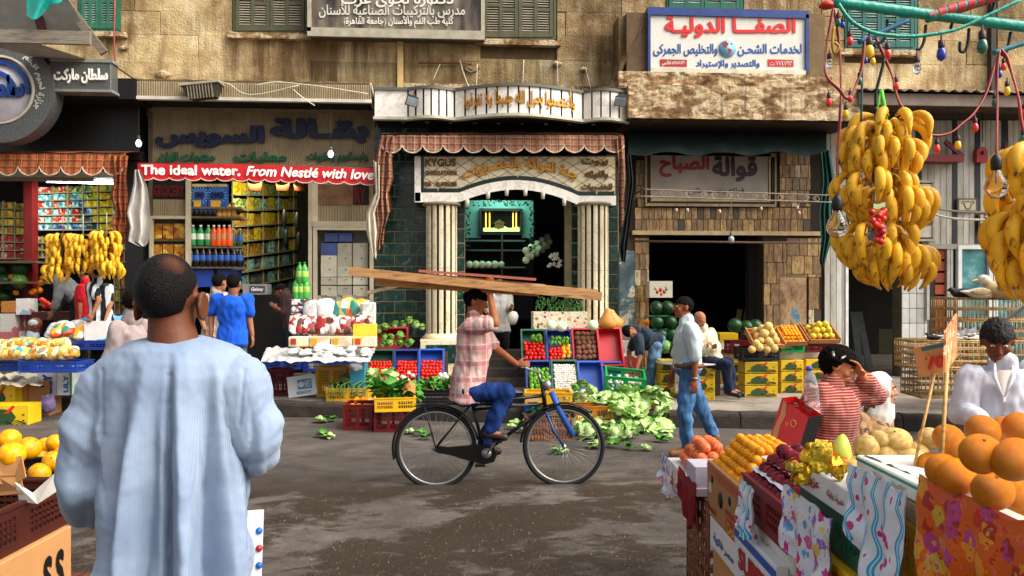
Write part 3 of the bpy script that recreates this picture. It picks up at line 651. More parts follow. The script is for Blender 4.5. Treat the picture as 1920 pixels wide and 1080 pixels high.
# ---------------- shells of the shops: rooms behind the openings ----------------
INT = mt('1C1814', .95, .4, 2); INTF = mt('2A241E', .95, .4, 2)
shell = emp('market_building', (0, 0, 0), 'dark ground floor rooms behind the shop openings under the canopies', 'building')
zc = P(960, 232, F).z
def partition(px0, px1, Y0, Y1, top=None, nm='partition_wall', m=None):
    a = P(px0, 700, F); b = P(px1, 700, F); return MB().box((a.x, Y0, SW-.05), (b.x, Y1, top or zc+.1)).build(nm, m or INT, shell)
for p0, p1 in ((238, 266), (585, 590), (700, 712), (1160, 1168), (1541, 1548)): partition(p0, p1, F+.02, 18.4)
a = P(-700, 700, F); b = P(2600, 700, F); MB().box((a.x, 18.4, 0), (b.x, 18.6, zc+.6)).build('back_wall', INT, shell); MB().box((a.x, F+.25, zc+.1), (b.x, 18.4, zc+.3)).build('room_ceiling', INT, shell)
def wallrect(x0, y0, x1, y1, nm, mat, parent, Y=F, th=.2, **k): return fb(x0, y0, x1, y1, Y, th, nm, mat, parent, **k)
# ---- left market front: black granite wall over the opening
ms = emp('storefront', (0, 0, 0), 'black granite shop front of the round sign market with a lit tube over the opening', 'shop front')
BG = NT('black_granite'); BG = BG.fin(BG.ramp(BG.noise(45, 4, rough=.8), [(.4, hexc('0A0A0A')), (.6, hexc('1E1E1D')), (.72, hexc('55534E'))]), .4)
wallrect(-600, 170, 262, 290, 'upper_panel', BG, ms, 13.5, .3); wallrect(236, 285, 268, 712, 'side_pier', BG, ms, 13.55, .2)
wallrect(-300, 322, 222, 328, 'door_rail', mt('B8B09A', .5, .2), ms, 13.62, .05); wallrect(-300, 331, 175, 336, 'door_rail', mt('8E8672', .5, .2), ms, 13.66, .05)
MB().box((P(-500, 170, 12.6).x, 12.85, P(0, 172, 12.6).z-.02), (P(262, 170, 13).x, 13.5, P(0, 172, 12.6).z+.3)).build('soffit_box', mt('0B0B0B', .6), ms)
# ---- awnings
def scallop_awning(x0, x1, ytop, ydrop, Y0, out, mat, label, n, trim, parent=None, yslope=0, proj=.0):
    s = emp('awning', (0, 0, 0), label, 'awning'); a = P(x0, ytop, Y0); b = P(x1, ytop+yslope, Y0); k = Y0/FP; h = ydrop*k
    def f(u, v):
        sc = abs(sin(pi*n*u))**.6; x = a.x+(b.x-a.x)*u; z = a.z+(b.z-a.z)*u; dz = v*(h*.62+.38*h*sc); return V((x, Y0-.03-.05*v+.02*noise.noise(V((u*14, v*2, Y0)))+.012*sin(u*n*12), z-dz))
    q = MB(); q.grid(f, n*10, 8); q.grid(lambda u, v: f(u, v)+V((0, .012, 0)), n*10, 8); q.build('valance', mat, s)
    q = MB(); q.tube([f(i/(n*10), 1)+V((0, -.004, 0)) for i in range(n*10+1)], .012, 5); q.build('piping', trim, s)
    q = MB(); q.grid(lambda u, v: V((a.x+(b.x-a.x)*u, Y0-.04+out*v, a.z+(b.z-a.z)*u+.02+.12*v+.02*noise.noise(V((u*8, v*2, 5))))), 40, 6); q.build('cloth_top', mat, s)
    MB().tube([(a.x, Y0, a.z), (b.x, Y0, b.z)], .02, 8).build('roller', IRON, s); return s
TRIM = mt('D9C9B4', .8, .2)
aw = scallop_awning(-120, 236, 289, 40, 12.9, .6, PLAIDO, 'orange and brown plaid scalloped awning over the left market opening', 9, TRIM)
def hang_cloth(pts_l, pts_r, Y, mat, nm, parent, fold=.05, nf=5, seed=0, ny=24, label=None, cat=None, thick=True):
    """cloth between a left and a right outline (pixel polylines, top to bottom)"""
    def ip(pl, t):
        s = t*(len(pl)-1); i = min(int(s), len(pl)-2); f_ = s-i; return pl[i][0]+(pl[i+1][0]-pl[i][0])*f_, pl[i][1]+(pl[i+1][1]-pl[i][1])*f_
    def f(u, v):
        l = ip(pts_l, v); r = ip(pts_r, v); px = l[0]+(r[0]-l[0])*u; py = l[1]+(r[1]-l[1])*u
        return P(px, py, Y+fold*sin(u*nf*2*pi+seed+v*1.5)+fold*.8*noise.noise(V((u*4, v*5, seed))))
    q = MB(); q.grid(f, 28, ny)
    if thick: q.grid(lambda u, v: f(u, v)+V((0, .01, 0)), 28, ny)
    return q.build(nm, mat, parent, label=label, cat=cat)
hang_cloth([(208, 292), (213, 340), (206, 368), (216, 395), (207, 420), (228, 455)], [(240, 292), (236, 330), (240, 380), (240, 420), (238, 440), (236, 458)], 12.8, PLAIDO, 'side_drop', aw, .04, 3, 1)
hang_cloth([(252, 318), (250, 345), (243, 378), (238, 400), (244, 425), (240, 452), (262, 462)], [(262, 318), (276, 350), (280, 380), (282, 410), (280, 440), (277, 455), (272, 462)], 12.75, mt('BDB7AE', .8, .2, 3), 'curtain', None, .05, 2, 3, label='off-white cloth curtain bunched beside the red water banner', cat='curtain')
# ---- grocery
gs = emp('storefront', (0, 0, 0), 'grocery shop front with ribbed panels and blue and green raised lettering', 'shop front')
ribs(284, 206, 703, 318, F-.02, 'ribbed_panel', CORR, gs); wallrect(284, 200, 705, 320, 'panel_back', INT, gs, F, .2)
wallrect(280, 200, 703, 207, 'top_rail', mt('8E7E62', .6), gs, F-.06, .05); wallrect(278, 205, 285, 700, 'edge_post', mt('57493A', .7), gs, F-.05, .1)
NB = mt('18203F', .55, .35); NG = mt('0C5A35', .6, .3)
word('السويس', 292, 236, 497, 277, F-.06, NB, gs, .05, .06); word('بقـالة', 507, 222, 692, 268, F-.06, NB, gs, .05, .06)
for x0, x1, t in ((297, 403, 'منتجات البان'), (440, 538, 'معلبات'), (575, 690, 'وايسكريم وحلويات')): word(t, x0, 285, x1, 306, F-.06, NG, gs, .03, .04)
# red banner awning
rb = emp('awning', (0, 0, 0), 'red scalloped awning band with white slogan about ideal water', 'awning')
RED = mt('C4151C', .4, .18, 3, rv=0)
def rbf(u, v):
    px = 258+447*u; sc = abs(sin(pi*15*u))**.6; y0 = 306+10*u-2*sin(pi*u); hh = 27+5*sc*v; return P(px, y0+v*hh, 13.0-.03*v+.02*noise.noise(V((u*12, v, 9))))
q = MB(); q.grid(rbf, 150, 5); q.grid(lambda u, v: rbf(u, v)+V((0, .012, 0)), 150, 5); q.build('banner', RED, rb)
MB().tube([rbf(i/150, 1)+V((0, -.005, 0)) for i in range(151)], .009, 5).build('piping', TRIM, rb)
MB().tube([P(258, 306, 13.03), P(705, 316, 13.03)], .018, 8).build('roller', IRON, rb)
wf = lambda x0, x1: (lambda u, v, w: rbf((x0+(x1-x0)*u-258)/447, .12+.62*(1-v))+V((0, -.035-w, 0)))
WL = mt('E8E0D4', .4, .1)
letters(MB(), 'The ideal water.', wf(266, 452), .003, .035, False).build('lettering', WL, rb); letters(MB(), 'From Nestlé with love', wf(463, 702), .003, .03, False, .22).build('lettering', WL, rb)
# window frames, GROCERY boards
FR = mt('C2B597', .5, .2)
def frame(x0, y0, x1, y1, t, Y, nm, parent, mat=FR, dep=.08):
    q = MB(); fbox(q, x0, y0, x1, y0+t, Y, dep); fbox(q, x0, y1-t, x1, y1, Y, dep); fbox(q, x0, y0+t, x0+t, y1-t, Y, dep); fbox(q, x1-t, y0+t, x1, y1-t, Y, dep); return q.build(nm, mat, parent)
wallrect(284, 340, 350, 374, 'name_board', mt('140D0B', .7), gs, F-.02, .04); word('GROCERY', 288, 347, 346, 369, F-.025, mt('5E120E', .6), gs, .01, .05, False)
ribs(284, 374, 350, 408, F-.01, 'ribbed_panel', CORR, gs, .03); frame(280, 405, 352, 690, 5, F-.06, 'window_frame', gs); wallrect(348, 338, 355, 700, 'post', FR, gs, F-.08, .1)
wallrect(578, 340, 585, 705, 'post', FR, gs, F-.08, .1); wallrect(585, 343, 596, 420, 'post', FR, gs, F-.05, .1)
ribs(596, 340, 700, 418, F-.03, 'ribbed_panel', CORR, gs, .045); wallrect(596, 346, 662, 384, 'rusty_board', mt('77573C', .8, .5, 5), gs, F-.055, .02); wallrect(662, 346, 692, 384, 'name_board', mt('1C1210', .7), gs, F-.055, .02)
word('RY', 664, 350, 686, 380, F-.06, mt('77160E', .6), gs, .01, .05, False)
wallrect(585, 415, 700, 425, 'lintel', FR, gs, F-.1, .1); frame(587, 424, 700, 655, 7, F-.09, 'window_frame', gs); wallrect(593, 430, 696, 650, 'case_back', mt('A39C86', .8), gs, F+.25, .03)
wallrect(582, 655, 704, 712, 'low_wall', m_corr('8E7A58'), gs, F-.02, .2)
# white drawers in the window case
DR = mt('B5AE98', .5, .15); 
for ry, rh, xs_, c in ((456, 23, (607, 636, 662, 690), 0), (437, 16, (607, 634, 660, 668), 1), (479, 21, (604, 632, 660, 690), 0), (500, 20, (604, 632, 660, 690), 0), (519, 15, (601, 630, 659, 690), 0), (536, 20, (603, 632, 662, 690), 0), (554, 15, (591, 613, 641, 669), 2), (573, 20, (593, 617, 641, 667), 2)):
    xs2 = [601, 632, 661, 691] if c == 0 else ([608, 634, 661] if c == 1 else [592, 614, 641, 669, 695])
    for i, (u0, u1) in enumerate(zip(xs2, xs2[1:])):
        blue = (ry == 456 and i == 0) or c == 1
        mm = mt('3E4A7A', .6) if blue else DR
        t = ob('storage_box', MB().mesh('x') if 0 else fbox(MB(), u0+.8, ry, u1-.8, ry+rh, F+.0+.02*(i % 2), .2).mesh('storage_box', mm), label=('blue cardboard storage box on the top of the window case' if blue else 'cream storage box with a small round knob stacked in the window case'), cat='box', group='storage boxes in the window case')
        if not blue: MB().ell(P((u0+u1)/2+2, ry+5, F-.005), (.012, .012, .012), 8, 5).build('knob', mt('5E3A28', .5), t)
# shelves & goods of the grocery window
SHELF = mt('6E5E48', .6, .3)
for y in (317+0, 406, 462, 500, 550): 
    if y > 390: wallrect(355, y, 452, y+3, 'shelf', SHELF, gs, F+.05, .45)
def lathe(prof, n=12, M=None):
    rr = [[(M or I4) @ V((r*cos(2*pi*k/n), r*sin(2*pi*k/n), z)) for k in range(n)] for r, z in prof]; return MB().loft(rr)
def bottle(h, r, col, lab, cap, body_mat=None):
    root = ob('bottle', lathe([(r*.85, 0), (r, h*.04), (r, h*.32), (r*.93, h*.36), (r*.98, h*.5), (r, h*.62), (r*.8, h*.74), (r*.35, h*.88), (r*.3, h*.94)], 12).mesh('bottle', mt(col, .12, .1)))
    lathe([(r*1.02, h*.3), (r*1.03, h*.32), (r*1.03, h*.56), (r*1.02, h*.58)], 12).build('label_band', mt(lab, .3, .35, 25), root); lathe([(r*.36, h*.92), (r*.36, h), (.001, h)], 10).build('cap', mt(cap, .3), root); root['category'] = 'bottle'; return root
_first = {}
def row(proto_key, make, pts, label, group, rot=None, scale=None):
    for p in pts:
        if proto_key not in _first: r_ = make(); _first[proto_key] = r_; r_.location = p; r_['label'] = label; r_['group'] = group
        else: r_ = inst(_first[proto_key], p, None, label, group)
        if rot: r_.rotation_euler = rot
        if scale: r_.scale = (scale,)*3
def onrow(x0, x1, y, n, Y): return [P(x0+(x1-x0)*i/max(1, n-1), y, Y) for i in range(n)]
row('b1', lambda: bottle(.30, .05, '1A1210', '2E5AA8', 'C8C8C8'), onrow(360, 402, 406, 6, F+.12), 'dark cola bottle with blue label on the upper grocery shelf', 'cola bottles on the upper grocery shelf')
row('b2', lambda: bottle(.25, .055, 'B8862E', '9A6A1A', '6E4A14'), onrow(412, 438, 408, 4, F+.12), 'amber bottle with brown label on the upper grocery shelf', 'amber bottles on the upper grocery shelf')
row('b3', lambda: bottle(.35, .062, '2E8A4A', 'D8E6D0', 'E8E8E8'), onrow(362, 391, 461, 3, F+.1), 'green soda bottle with white label on the middle grocery shelf', 'green soda bottles on the middle grocery shelf')
row('b4', lambda: bottle(.36, .062, 'E0561A', 'E88A50', 'E6E2DA'), onrow(401, 430, 462, 4, F+.08), 'orange soda bottle on the middle grocery shelf', 'orange soda bottles on the middle grocery shelf')
row('b5', lambda: bottle(.3, .05, '2A5A3A', '2E62B0', 'C8C8C8'), onrow(438, 450, 462, 2, F+.16), 'dark green bottle with blue label at the right end of the middle shelf', 'dark green bottles at the end of the middle shelf')
row('b1', None, onrow(358, 450, 500, 9, F+.08), 'dark cola bottle with blue label on the lower grocery shelf', 'cola bottles on the lower grocery shelf', None, 1.12)
def omo(x0, x1, lb):
    o = ob('washing_powder_box', fbox(MB(), x0, 345, x1, 388, F+.05, .12, .006).mesh('washing_powder_box', mt('1E4E9A', .35, .15)), label=lb, cat='box')
    q = MB(); c = P((x0+x1)/2, 366, F+.045)
    for k in range(18):
        a0 = 2*pi*k/18; q.add([c+V((.02*cos(a0), 0, .02*sin(a0))), c+V((.16*cos(a0-.05), 0, .16*sin(a0-.05))), c+V((.16*cos(a0+.05), 0, .16*sin(a0+.05)))], [(0, 1, 2)])
    q.build('starburst', mt('7FB2E0', .4), o); word('OMO', x0+5, 360, x1-5, 372, F+.03, mt('0E1A4E', .4), o, .006, .06, False); fb(x0+6 if x0 > 370 else x0+3, 376, x1-12, 388, F+.035, .01, 'price_flash', mt('E0A82E', .4), o); fb(x0, 345, x1, 350, F+.036, .01, 'top_band', mt('C8B070', .4), o)
wallrect(355, 388, 452, 391, 'shelf', SHELF, gs, F+.03, .45)
omo(360, 388, 'blue washing powder box with starburst, left of two on the top shelf'); omo(389, 425, 'blue washing powder box with starburst, right of two on the top shelf')
for x in (380, 425): fb(x-18, 505, x+20, 538, F+.15, .3, 'soft_drink_crate', mt('1E3E8E', .4, .3, 12), label='blue plastic drink crate under the lower bottle shelf', cat='crate', group='blue drink crates under the bottle shelf')
YW = m_wrap('yellow_tea_packet', ['C98A1A', 'D9A52A', 'B8741A', 'A8481C', 'E0BE50'], 14, .4); BRW = m_wrap('brown_carton', ['8E5A28', 'A8743A', '77451E', 'B58A4A'], 12, .5)
for r_, (y0, y1) in enumerate(((419, 448), (458, 486))):
    for i in range(3): fb(284+21*i, y0, 303+21*i, y1, F+.08, .15, 'tea_carton', YW, None, .008, label='yellow tea carton on the %s shelf of the narrow grocery window' % ('upper', 'lower')[r_], cat='carton', group='yellow tea cartons on the %s narrow shelf' % ('upper', 'lower')[r_])
    wallrect(285, y1+1, 349, y1+4, 'shelf', SHELF, gs, F+.02, .3)
wallrect(285, 490, 349, 560, 'lower_panel', mt('3A2A1E', .8), gs, F+.15, .05)
# goods wall inside, running away to the right
cols = {'y': m_wrap('yellow_packets', ['E0B41E', 'D9C22E', 'C8841A', 'E8D04A', '8EA01E'], 18, .4), 'o': m_wrap('ochre_packets', ['8E6220', 'A8782A', '6E4A1A', 'B8923A'], 16, .4), 'g': m_wrap('green_packets', ['3E5A2A', 'A8B86A', '6E8A3A', 'D0CC8A'], 22, .4), 'w': m_wrap('pale_packets', ['9AC8C0', '4E9AA8', 'B8D0C0', '2E6A8E'], 22, .4), 'd': m_wrap('dark_packets', ['2E3A3E', '1A2426', '57605E', '8A8E86'], 20, .4), 'r': m_wrap('red_packets', ['B81E14', 'D8B8A0', '9A120E', 'C83A2A'], 22, .4), 'b': m_wrap('blue_packets', ['1E3A6E', '6E9AB8', '2E5A8E', 'B8C8C8'], 20, .4)}
gst = emp('goods_shelf', (0, 0, 0), 'tall stocked shelf wall running back inside the grocery', 'shelf')
def shelfwall(TLp, TRp, BRp, BLp, dl, dr, plan, nm, lab, grp, post, pad=.12):
    """pixel quad with depth dl at its left, dr at its right; plan = rows of colour letters"""
    R = len(plan)
    def pt(u, v, dd=0):
        # perspective-correct interpolation
        iz = (1-u)/dl+u/dr; d = 1/iz; px = (TLp[0]+(TRp[0]-TLp[0])*u)*(1-v)+(BLp[0]+(BRp[0]-BLp[0])*u)*v; py = (TLp[1]+(TRp[1]-TLp[1])*u)*(1-v)+(BLp[1]+(BRp[1]-BLp[1])*u)*v
        return C(px, py, d+dd)
    for r in range(R):
        n = len(plan[r])
        for i, ch in enumerate(plan[r]):
            if ch == ' ': continue
            u0, u1 = (i+pad/2)/n, (i+1-pad/2)/n; v0, v1 = (r+.08+.1*((i*7+r) % 3)/2)/R, (r+.86)/R
            fr_ = [pt(u0, v1), pt(u1, v1), pt(u1, v0), pt(u0, v0)]; bk_ = [p+FW*.12 for p in fr_]
            q = MB(); q.add(fr_+bk_, [(0, 1, 2, 3), (7, 6, 5, 4), (0, 4, 5, 1), (3, 2, 6, 7), (0, 3, 7, 4), (1, 5, 6, 2)])
            q.build(nm, cols[ch], None, label=lab, cat='packet', group=grp)
        if post is not None: bar(pt(0, (r+.93)/R), pt(1, (r+.93)/R), .1, .02, 'shelf_board', mt('8E8666', .6), post, V((0, 0, 1)))
    if post is not None:
        for u in (0, .2, .4, .6, .8, 1): bar(pt(u, 0, -.02), pt(u, 1, -.02), .02, .03, 'upright', mt('8E8666', .6), post)
shelfwall((436, 338), (580, 345), (580, 540), (436, 575), 14.6, 19, ['yygwyggyoyy', 'ggygwywygyy', 'ooyoyyoyyyo', 'oooyoogwyoy', 'dooodwddydd', 'wdwdwwdwdwd', 'dwdddwdddww', 'dddwddddwdd'], 'packet', 'small packet in the stocked shelf wall inside the grocery', 'packets on the shelf wall inside the grocery', gst)
for x, y in ((533, 410), (557, 415), (536, 448), (560, 452)):
    MB().ell(C(x, y, 14.2), (.045, .045, .17), 12, 8).build('hanging_pan', BLACK, label='dark oval pan hanging in front of the grocery shelves', cat='pan', group='dark pans hanging inside the grocery')
for x in (478, 530, 563): lathe([(.1, .0), (.12, .16), (.09, .16), (.08, .02)], 14, TR(C(x, 358, 14.0))).build('hanging_basket', mt('8E4A1E', .7), label='brown tapered pot hanging from the grocery lintel', cat='pot', group='brown pots hanging from the grocery lintel')
o = ob('counter_box', fbox(MB(), 455, 533, 500, 552, 13.6, .35).mesh('counter_box', mt('8E8E8E', .6)), label='grey carton with framed lettering on the grocery counter', cat='box'); fb(468, 536, 497, 549, 13.59, .01, 'print', mt('3A4048', .5), o); word('Galaxy', 471, 539, 494, 547, 13.585, WL, o, .003, .02, False, .2)
fb(448, 553, 585, 700, 14.2, .4, 'counter', mt('14110F', .6), label='dark shop counter deep inside the grocery doorway', cat='counter')
# ---- green tile wall of the fruit shop with fluted columns
fs = emp('storefront', (0, 0, 0), 'fruit shop front with green tiles, striped marble columns and an arched gold lettered fascia', 'shop front')
wallrect(700, 232, 800, 712, 'tile_bed', GROUT, fs, F, .2); wallrect(1137, 290, 1160, 712, 'tile_bed', GROUT, fs, F, .2); wallrect(703, 225, 1165, 300, 'upper_wall', mt('1A1613', .9), fs, F+.03, .2)
for i, y in enumerate([238+21.8*k for k in range(22)]):
    x = 700; off_ = 0 if i % 2 else 20; x = 700-off_
    while x < 800:
        x0, x1 = max(700, x), min(x+40, 800)
        if x1-x0 > 3: fb(x0+.8, y+.8, x1-.8, y+20.6, F-.015, .02, 'tile', GTILE, fs, .003)
        x += 40
for i, y in enumerate([300+26.8*k for k in range(15)]):
    fb(1138.5, y+.8, 1158.5, y+25.6, F-.015, .02, 'tile', GTILE, fs, .003)
    if y > 372: fb(1072, y-4, 1087, y+20, F-.015, .02, 'tile', GTILE, fs, .003); fb(857, y-4, 871, y+20, F-.015, .02, 'tile', GTILE, fs, .003)
wallrect(1060, 372, 1090, 712, 'inner_jamb', GROUT, fs, F, .15); wallrect(855, 372, 872, 712, 'inner_jamb', GROUT, fs, F, .15)
def column(px, ytop, ybot, label):
    Yc = 13.3; a = P(px, ybot, Yc); b = P(px, ytop, Yc); R = 29*Yc/FP; c = ob('column', None, fs)
    MB().tube([(a.x, Yc, a.z), (a.x, Yc, b.z)], R-.02, 36).build('core', mt('090C0C', .5), fs)
    N = 14
    for k in range(N):
        q = MB(); a0 = 2*pi*(k+.18)/N; a1 = 2*pi*(k+.8)/N; pr = [(R-.03, a0), (R, a0), (R+.002, (a0*2+a1)/3), (R+.002, (a0+2*a1)/3), (R, a1), (R-.03, a1)]
        for z0, z1 in ((a.z, a.z+.52*(b.z-a.z)-.002), (a.z+.52*(b.z-a.z)+.002, b.z)):
            q.loft([[(a.x+r*cos(t), Yc+r*sin(t), z) for r, t in pr] for z in (z0, z1)], False)
        q.build('marble_strip', YMARB, fs)
    lathe([(R+.02, 0), (R+.06, .015), (R+.06, .04), (R+.0, .06)], 36, TR((a.x, Yc, b.z-.01))).build('capital', mt('8E826A', .5), fs)
    lathe([(R+.05, 0), (R+.06, .04), (R+.03, .06), (R+.01, .1)], 36, TR((a.x, Yc, a.z-.05))).build('base_ring', YMARB, fs); bpy.data.objects.remove(c); return a, R
for px, yt, yb in ((828, 386, 630), (1112, 386, 640)):
    a, R = column(px, yt, yb, ''); MB().bev((a.x-.34, 12.95, SW), (a.x+.34, 13.65, a.z-.04), .01).build('plinth', YMARB, fs); MB().bev((a.x-.24, 12.935, a.z-.42), (a.x+.24, 12.95, a.z-.12), .003).build('plinth_panel', GTILE, fs)
# arched fascia
def arcy(px):
    if px < 860: return 362-2
    if px > 1085: return 366
    t = (px-860)/225; return 361+5*t-27*sin(pi*t)**.9
YF = 13.22
q = MB()
xs_ = [778+377*i/60 for i in range(61)]
q.loft([[P(x, 292, YF), P(x, arcy(x), YF), P(x, arcy(x), F), P(x, 292, F)] for x in xs_], False); q.build('panel_core', mt('6E5A3C', .8), fs)
q = MB(); q.loft([[P(x, arcy(x)+1, YF-.06), P(x, arcy(x)+19, YF-.06), P(x, arcy(x)+19, F), P(x, arcy(x)+1, F)] for x in xs_], False); q.build('arch_band', WMARB, fs)
for g0, g1 in ((794, 820), (823, 969), (973, 1117), (1121, 1152)):
    xx = [g0+(g1-g0)*i/30 for i in range(31)]; q = MB(); q.loft([[P(x, arcy(x)-7, YF-.05), P(x, arcy(x)-.5, YF-.05), P(x, arcy(x)-.5, YF), P(x, arcy(x)-7, YF)] for x in xx], False); q.build('inlay_strip', mt('1A2E28', .3), fs)
fb(777, 293, 789, 378, YF-.06, .2, 'border_panel', WMARB, fs, .005); fb(789.5, 294, 794, 358, YF-.05, .05, 'inlay_strip', mt('1A2E28', .3), fs)
S_ = 35
for iy in range(-1, 5):
    for ix in range(-1, 22):
        cx = 794+S_*(ix*.5); cy = 300+S_*(iy+.5*(ix % 2))*.62
        poly = [(cx-S_/2+.8, cy), (cx, cy-S_*.31+.8), (cx+S_/2-.8, cy), (cx, cy+S_*.31-.8)]
        for (ax, lim, sg) in ((0, 795, 1), (0, 1153, -1), (1, 294, 1)):
            out = []
            for i in range(len(poly)):
                p, r_ = poly[i-1], poly[i]; ip = (p[ax]-lim)*sg > 0; ir = (r_[ax]-lim)*sg > 0
                if ip != ir: t = (lim-p[ax])/(r_[ax]-p[ax]); out.append((p[0]+(r_[0]-p[0])*t, p[1]+(r_[1]-p[1])*t))
                if ir: out.append(r_)
            poly = out
            if not poly: break
        if len(poly) < 3 or cy-S_*.3 > arcy(cx)-4: continue
        poly = [(x, min(y, arcy(x)-2)) for x, y in poly]; n = len(poly); A = [P(x, y, YF-.018) for x, y in poly]; B = [P(x, y, YF) for x, y in poly]
        MB().add(A+B, [tuple(range(n))]+[(i, i+n, (i+1) % n+n, (i+1) % n) for i in range(n)]).build('tile', YMARB, fs)
GB = mt('7A4F1A', .5, .3, metal=.3)
def afit(x0, x1, h, lift):
    def f(u, v, w):
        px = x0+(x1-x0)*u; t = (px-860)/225; yb = 344-24*sin(pi*min(1, max(0, t))) + lift; p = P(px, yb-h*v, YF-.02); return V((p.x, YF-.022-w, p.z))
    return f
letters(MB(), 'جنة الفواكه والخضراوات', afit(868, 1082, 26, 0), .045, .035).build('lettering', GOLD, fs)
for t, x0, y0, x1, y1, ar in (('KYGUS', 797, 298, 855, 312, False), ('GHSOUITRERS', 797, 320, 857, 328, False), ('FOR', 796, 341, 809, 349, False), ('SUPPLIES', 817, 341, 857, 349, False), ('بيوت', 1090, 298, 1140, 312, True), ('والفواكه', 1096, 320, 1140, 336, True), ('للخضروات', 1090, 344, 1148, 358, True)):
    word(t, x0, y0, x1, y1, YF-.02, GB, fs, .03, .035, ar)
for i, (x, y) in enumerate(((876, 382), (915, 368), (950, 362), (985, 362), (1018, 368), (1058, 381))):
    lathe([(.028, 0), (.036, .1), (.02, .12)], 10, TR(P(x, y+5, 13.0))).build('arch_lamp', mt('C9C0B0', .4), fs)
pa = scallop_awning(716, 1168, 254, 34, 12.95, .5, PLAIDB, 'long brown plaid scalloped awning over the fruit shop arch', 12, TRIM)
hang_cloth([(714, 256), (706, 290), (700, 330), (704, 380), (706, 430), (704, 470), (702, 482)], [(742, 256), (735, 300), (738, 335), (730, 360), (735, 390), (724, 420), (722, 450)], 12.85, PLAIDB, 'side_drop', pa, .05, 3, 2)
hang_cloth([(1156, 256), (1160, 300), (1158, 340), (1161, 380), (1160, 420), (1164, 440)], [(1170, 256), (1172, 300), (1174, 340), (1171, 370), (1174, 400), (1170, 440)], 12.85, PLAIDB, 'side_drop', pa, .03, 1.5, 5)
hang_cloth([(700, 300), (704, 360), (688, 400), (686, 430), (698, 478)], [(712, 310), (712, 370), (703, 400), (710, 440), (706, 486)], 12.8, mt('BDB29E', .8, .2), 'curtain', None, .03, 2, 7, label='pale cloth strip hanging between the grocery and the green tiles', cat='cloth')
hang_cloth([(1176, 290), (1180, 340), (1172, 400), (1160, 460), (1165, 490)], [(1184, 290), (1190, 340), (1183, 400), (1176, 460), (1172, 492)], 12.7, DTARP, 'tarp', None, .04, 2, 9, label='dark green tarpaulin strip hanging beside the right marble column', cat='tarpaulin')
wallrect(1160, 440, 1192, 612, 'weathered_panel', None, fs) if 0 else None
a = NT('flaking_blue_paint'); c = a.ramp(a.noise(2.2, 9, None, .72, .6), [(.4, hexc('3A4A50')), (.5, hexc('55676C')), (.55, hexc('7A8684')), (.575, hexc('D8CFB8')), (.62, hexc('BDB096')), (.66, hexc('4A5E66'))]); FLAKE = a.fin(c, .85, a.noise(6, 8), .5, .02)
# inside the fruit shop: lit crib scene, shelves
TEAL_LIT = mt('6FA79C', .5, .15)  # cyan light around the case is put into the panel colour
fi = emp('display_case', (0, 0, 0), 'lit display case with candles and a toy hut inside the fruit shop', 'display case')
for x0, x1, y0, y1 in ((872, 902, 376, 446), (978, 1000, 376, 446), (902, 978, 376, 392)): fb(x0, y0, x1, y1, 15.2, .1, 'teal_lit_panel', TEAL_LIT, fi)
frame(899, 391, 980, 440, 4, 15.05, 'frame', fi, BLACK, .25); fb(903, 395, 976, 436, 15.35, .02, 'backing', mt('0E0C0A', .8), fi)
q = MB(); q.grid(lambda u, v: (lambda p: V((p.x, p.y, p.z)))(P(906+68*u, 434-12*(1-v)*(.6+.6*noise.noise(V((u*6, 0, 2)))), 15.08+.2*(1-v))), 20, 5); q.build('snow_bed', emis('self_glowing_snow', (.6, .85, .25), .6), fi)  # yellow-green light of the display put into the snow as its own emission
for x in (911, 918, 962, 968): MB().tube([P(x, 430, 15.2), P(x, 399, 15.2)], .012, 8).build('candle', emis('candle_glow', (1.0, .62, .08), 1.0), fi)
q = MB(); q.box(P(928, 428, 15.2), P(944, 419, 15.3)); q.add([P(924, 419, 15.18), P(948, 419, 15.18), P(936, 411, 15.18), P(924, 419, 15.32), P(948, 419, 15.32), P(936, 411, 15.32)], [(0, 1, 2), (5, 4, 3), (0, 2, 5, 3), (1, 4, 5, 2)]); q.build('toy_hut', mt('6E4A1E', .7), fi)
ll = bpy.data.lights.new('case_lamp', 'AREA'); ll.energy = 7; ll.size = .8; ll.color = (.55, 1.0, .85); lo = bpy.data.objects.new('case_lamp', ll); scn.collection.objects.link(lo); lo.location = P(940, 372, 14.7); lo.rotation_euler = (radians(35), 0, 0); lo.parent = fi
for y, x1 in ((450, 985), (468, 985), (500, 985), (530, 985)): fb(872, y, x1, y+2.5, 14.9, .3, 'shelf', mt('5E6A5E', .6), fi)
fb(940, 440, 943, 600, 14.88, .04, 'shelf_post', mt('4A524A', .6), fi); fb(872, 440, 1000, 600, 15.3, .05, 'shelf_back', mt('0F1412', .9), fi)
rnd2 = random.Random(5)
q = MB()
for side in (0, 1):
    for k in range(90):
        v = rnd2.random(); px = (876 if side == 0 else 998)+rnd2.uniform(-5, 5)+(0 if rnd2.random() < .6 else rnd2.uniform(-60, 60) if v < .05 else 0); py = 376+95*v if rnd2.random() < .75 else 378+rnd2.uniform(-3, 8)
        if py < 386: px = rnd2.uniform(870, 1000)
        c0 = P(px, py, 14.6+rnd2.uniform(0, .1)); s_ = .03; Mx = TR(c0, (rnd2.uniform(-1, 1), rnd2.uniform(-1, 1), rnd2.uniform(-1, 1))); q.add([Mx @ V(p) for p in ((-s_, 0, 0), (0, -.01, s_*.6), (s_, 0, 0), (0, -.01, -s_*.6))], [(0, 1, 2, 3)])
q.build('ivy_garland', mt('1E3E22', .6, .4), None, label='artificial ivy garland framing the lit display in the fruit shop', cat='garland', kind='stuff')
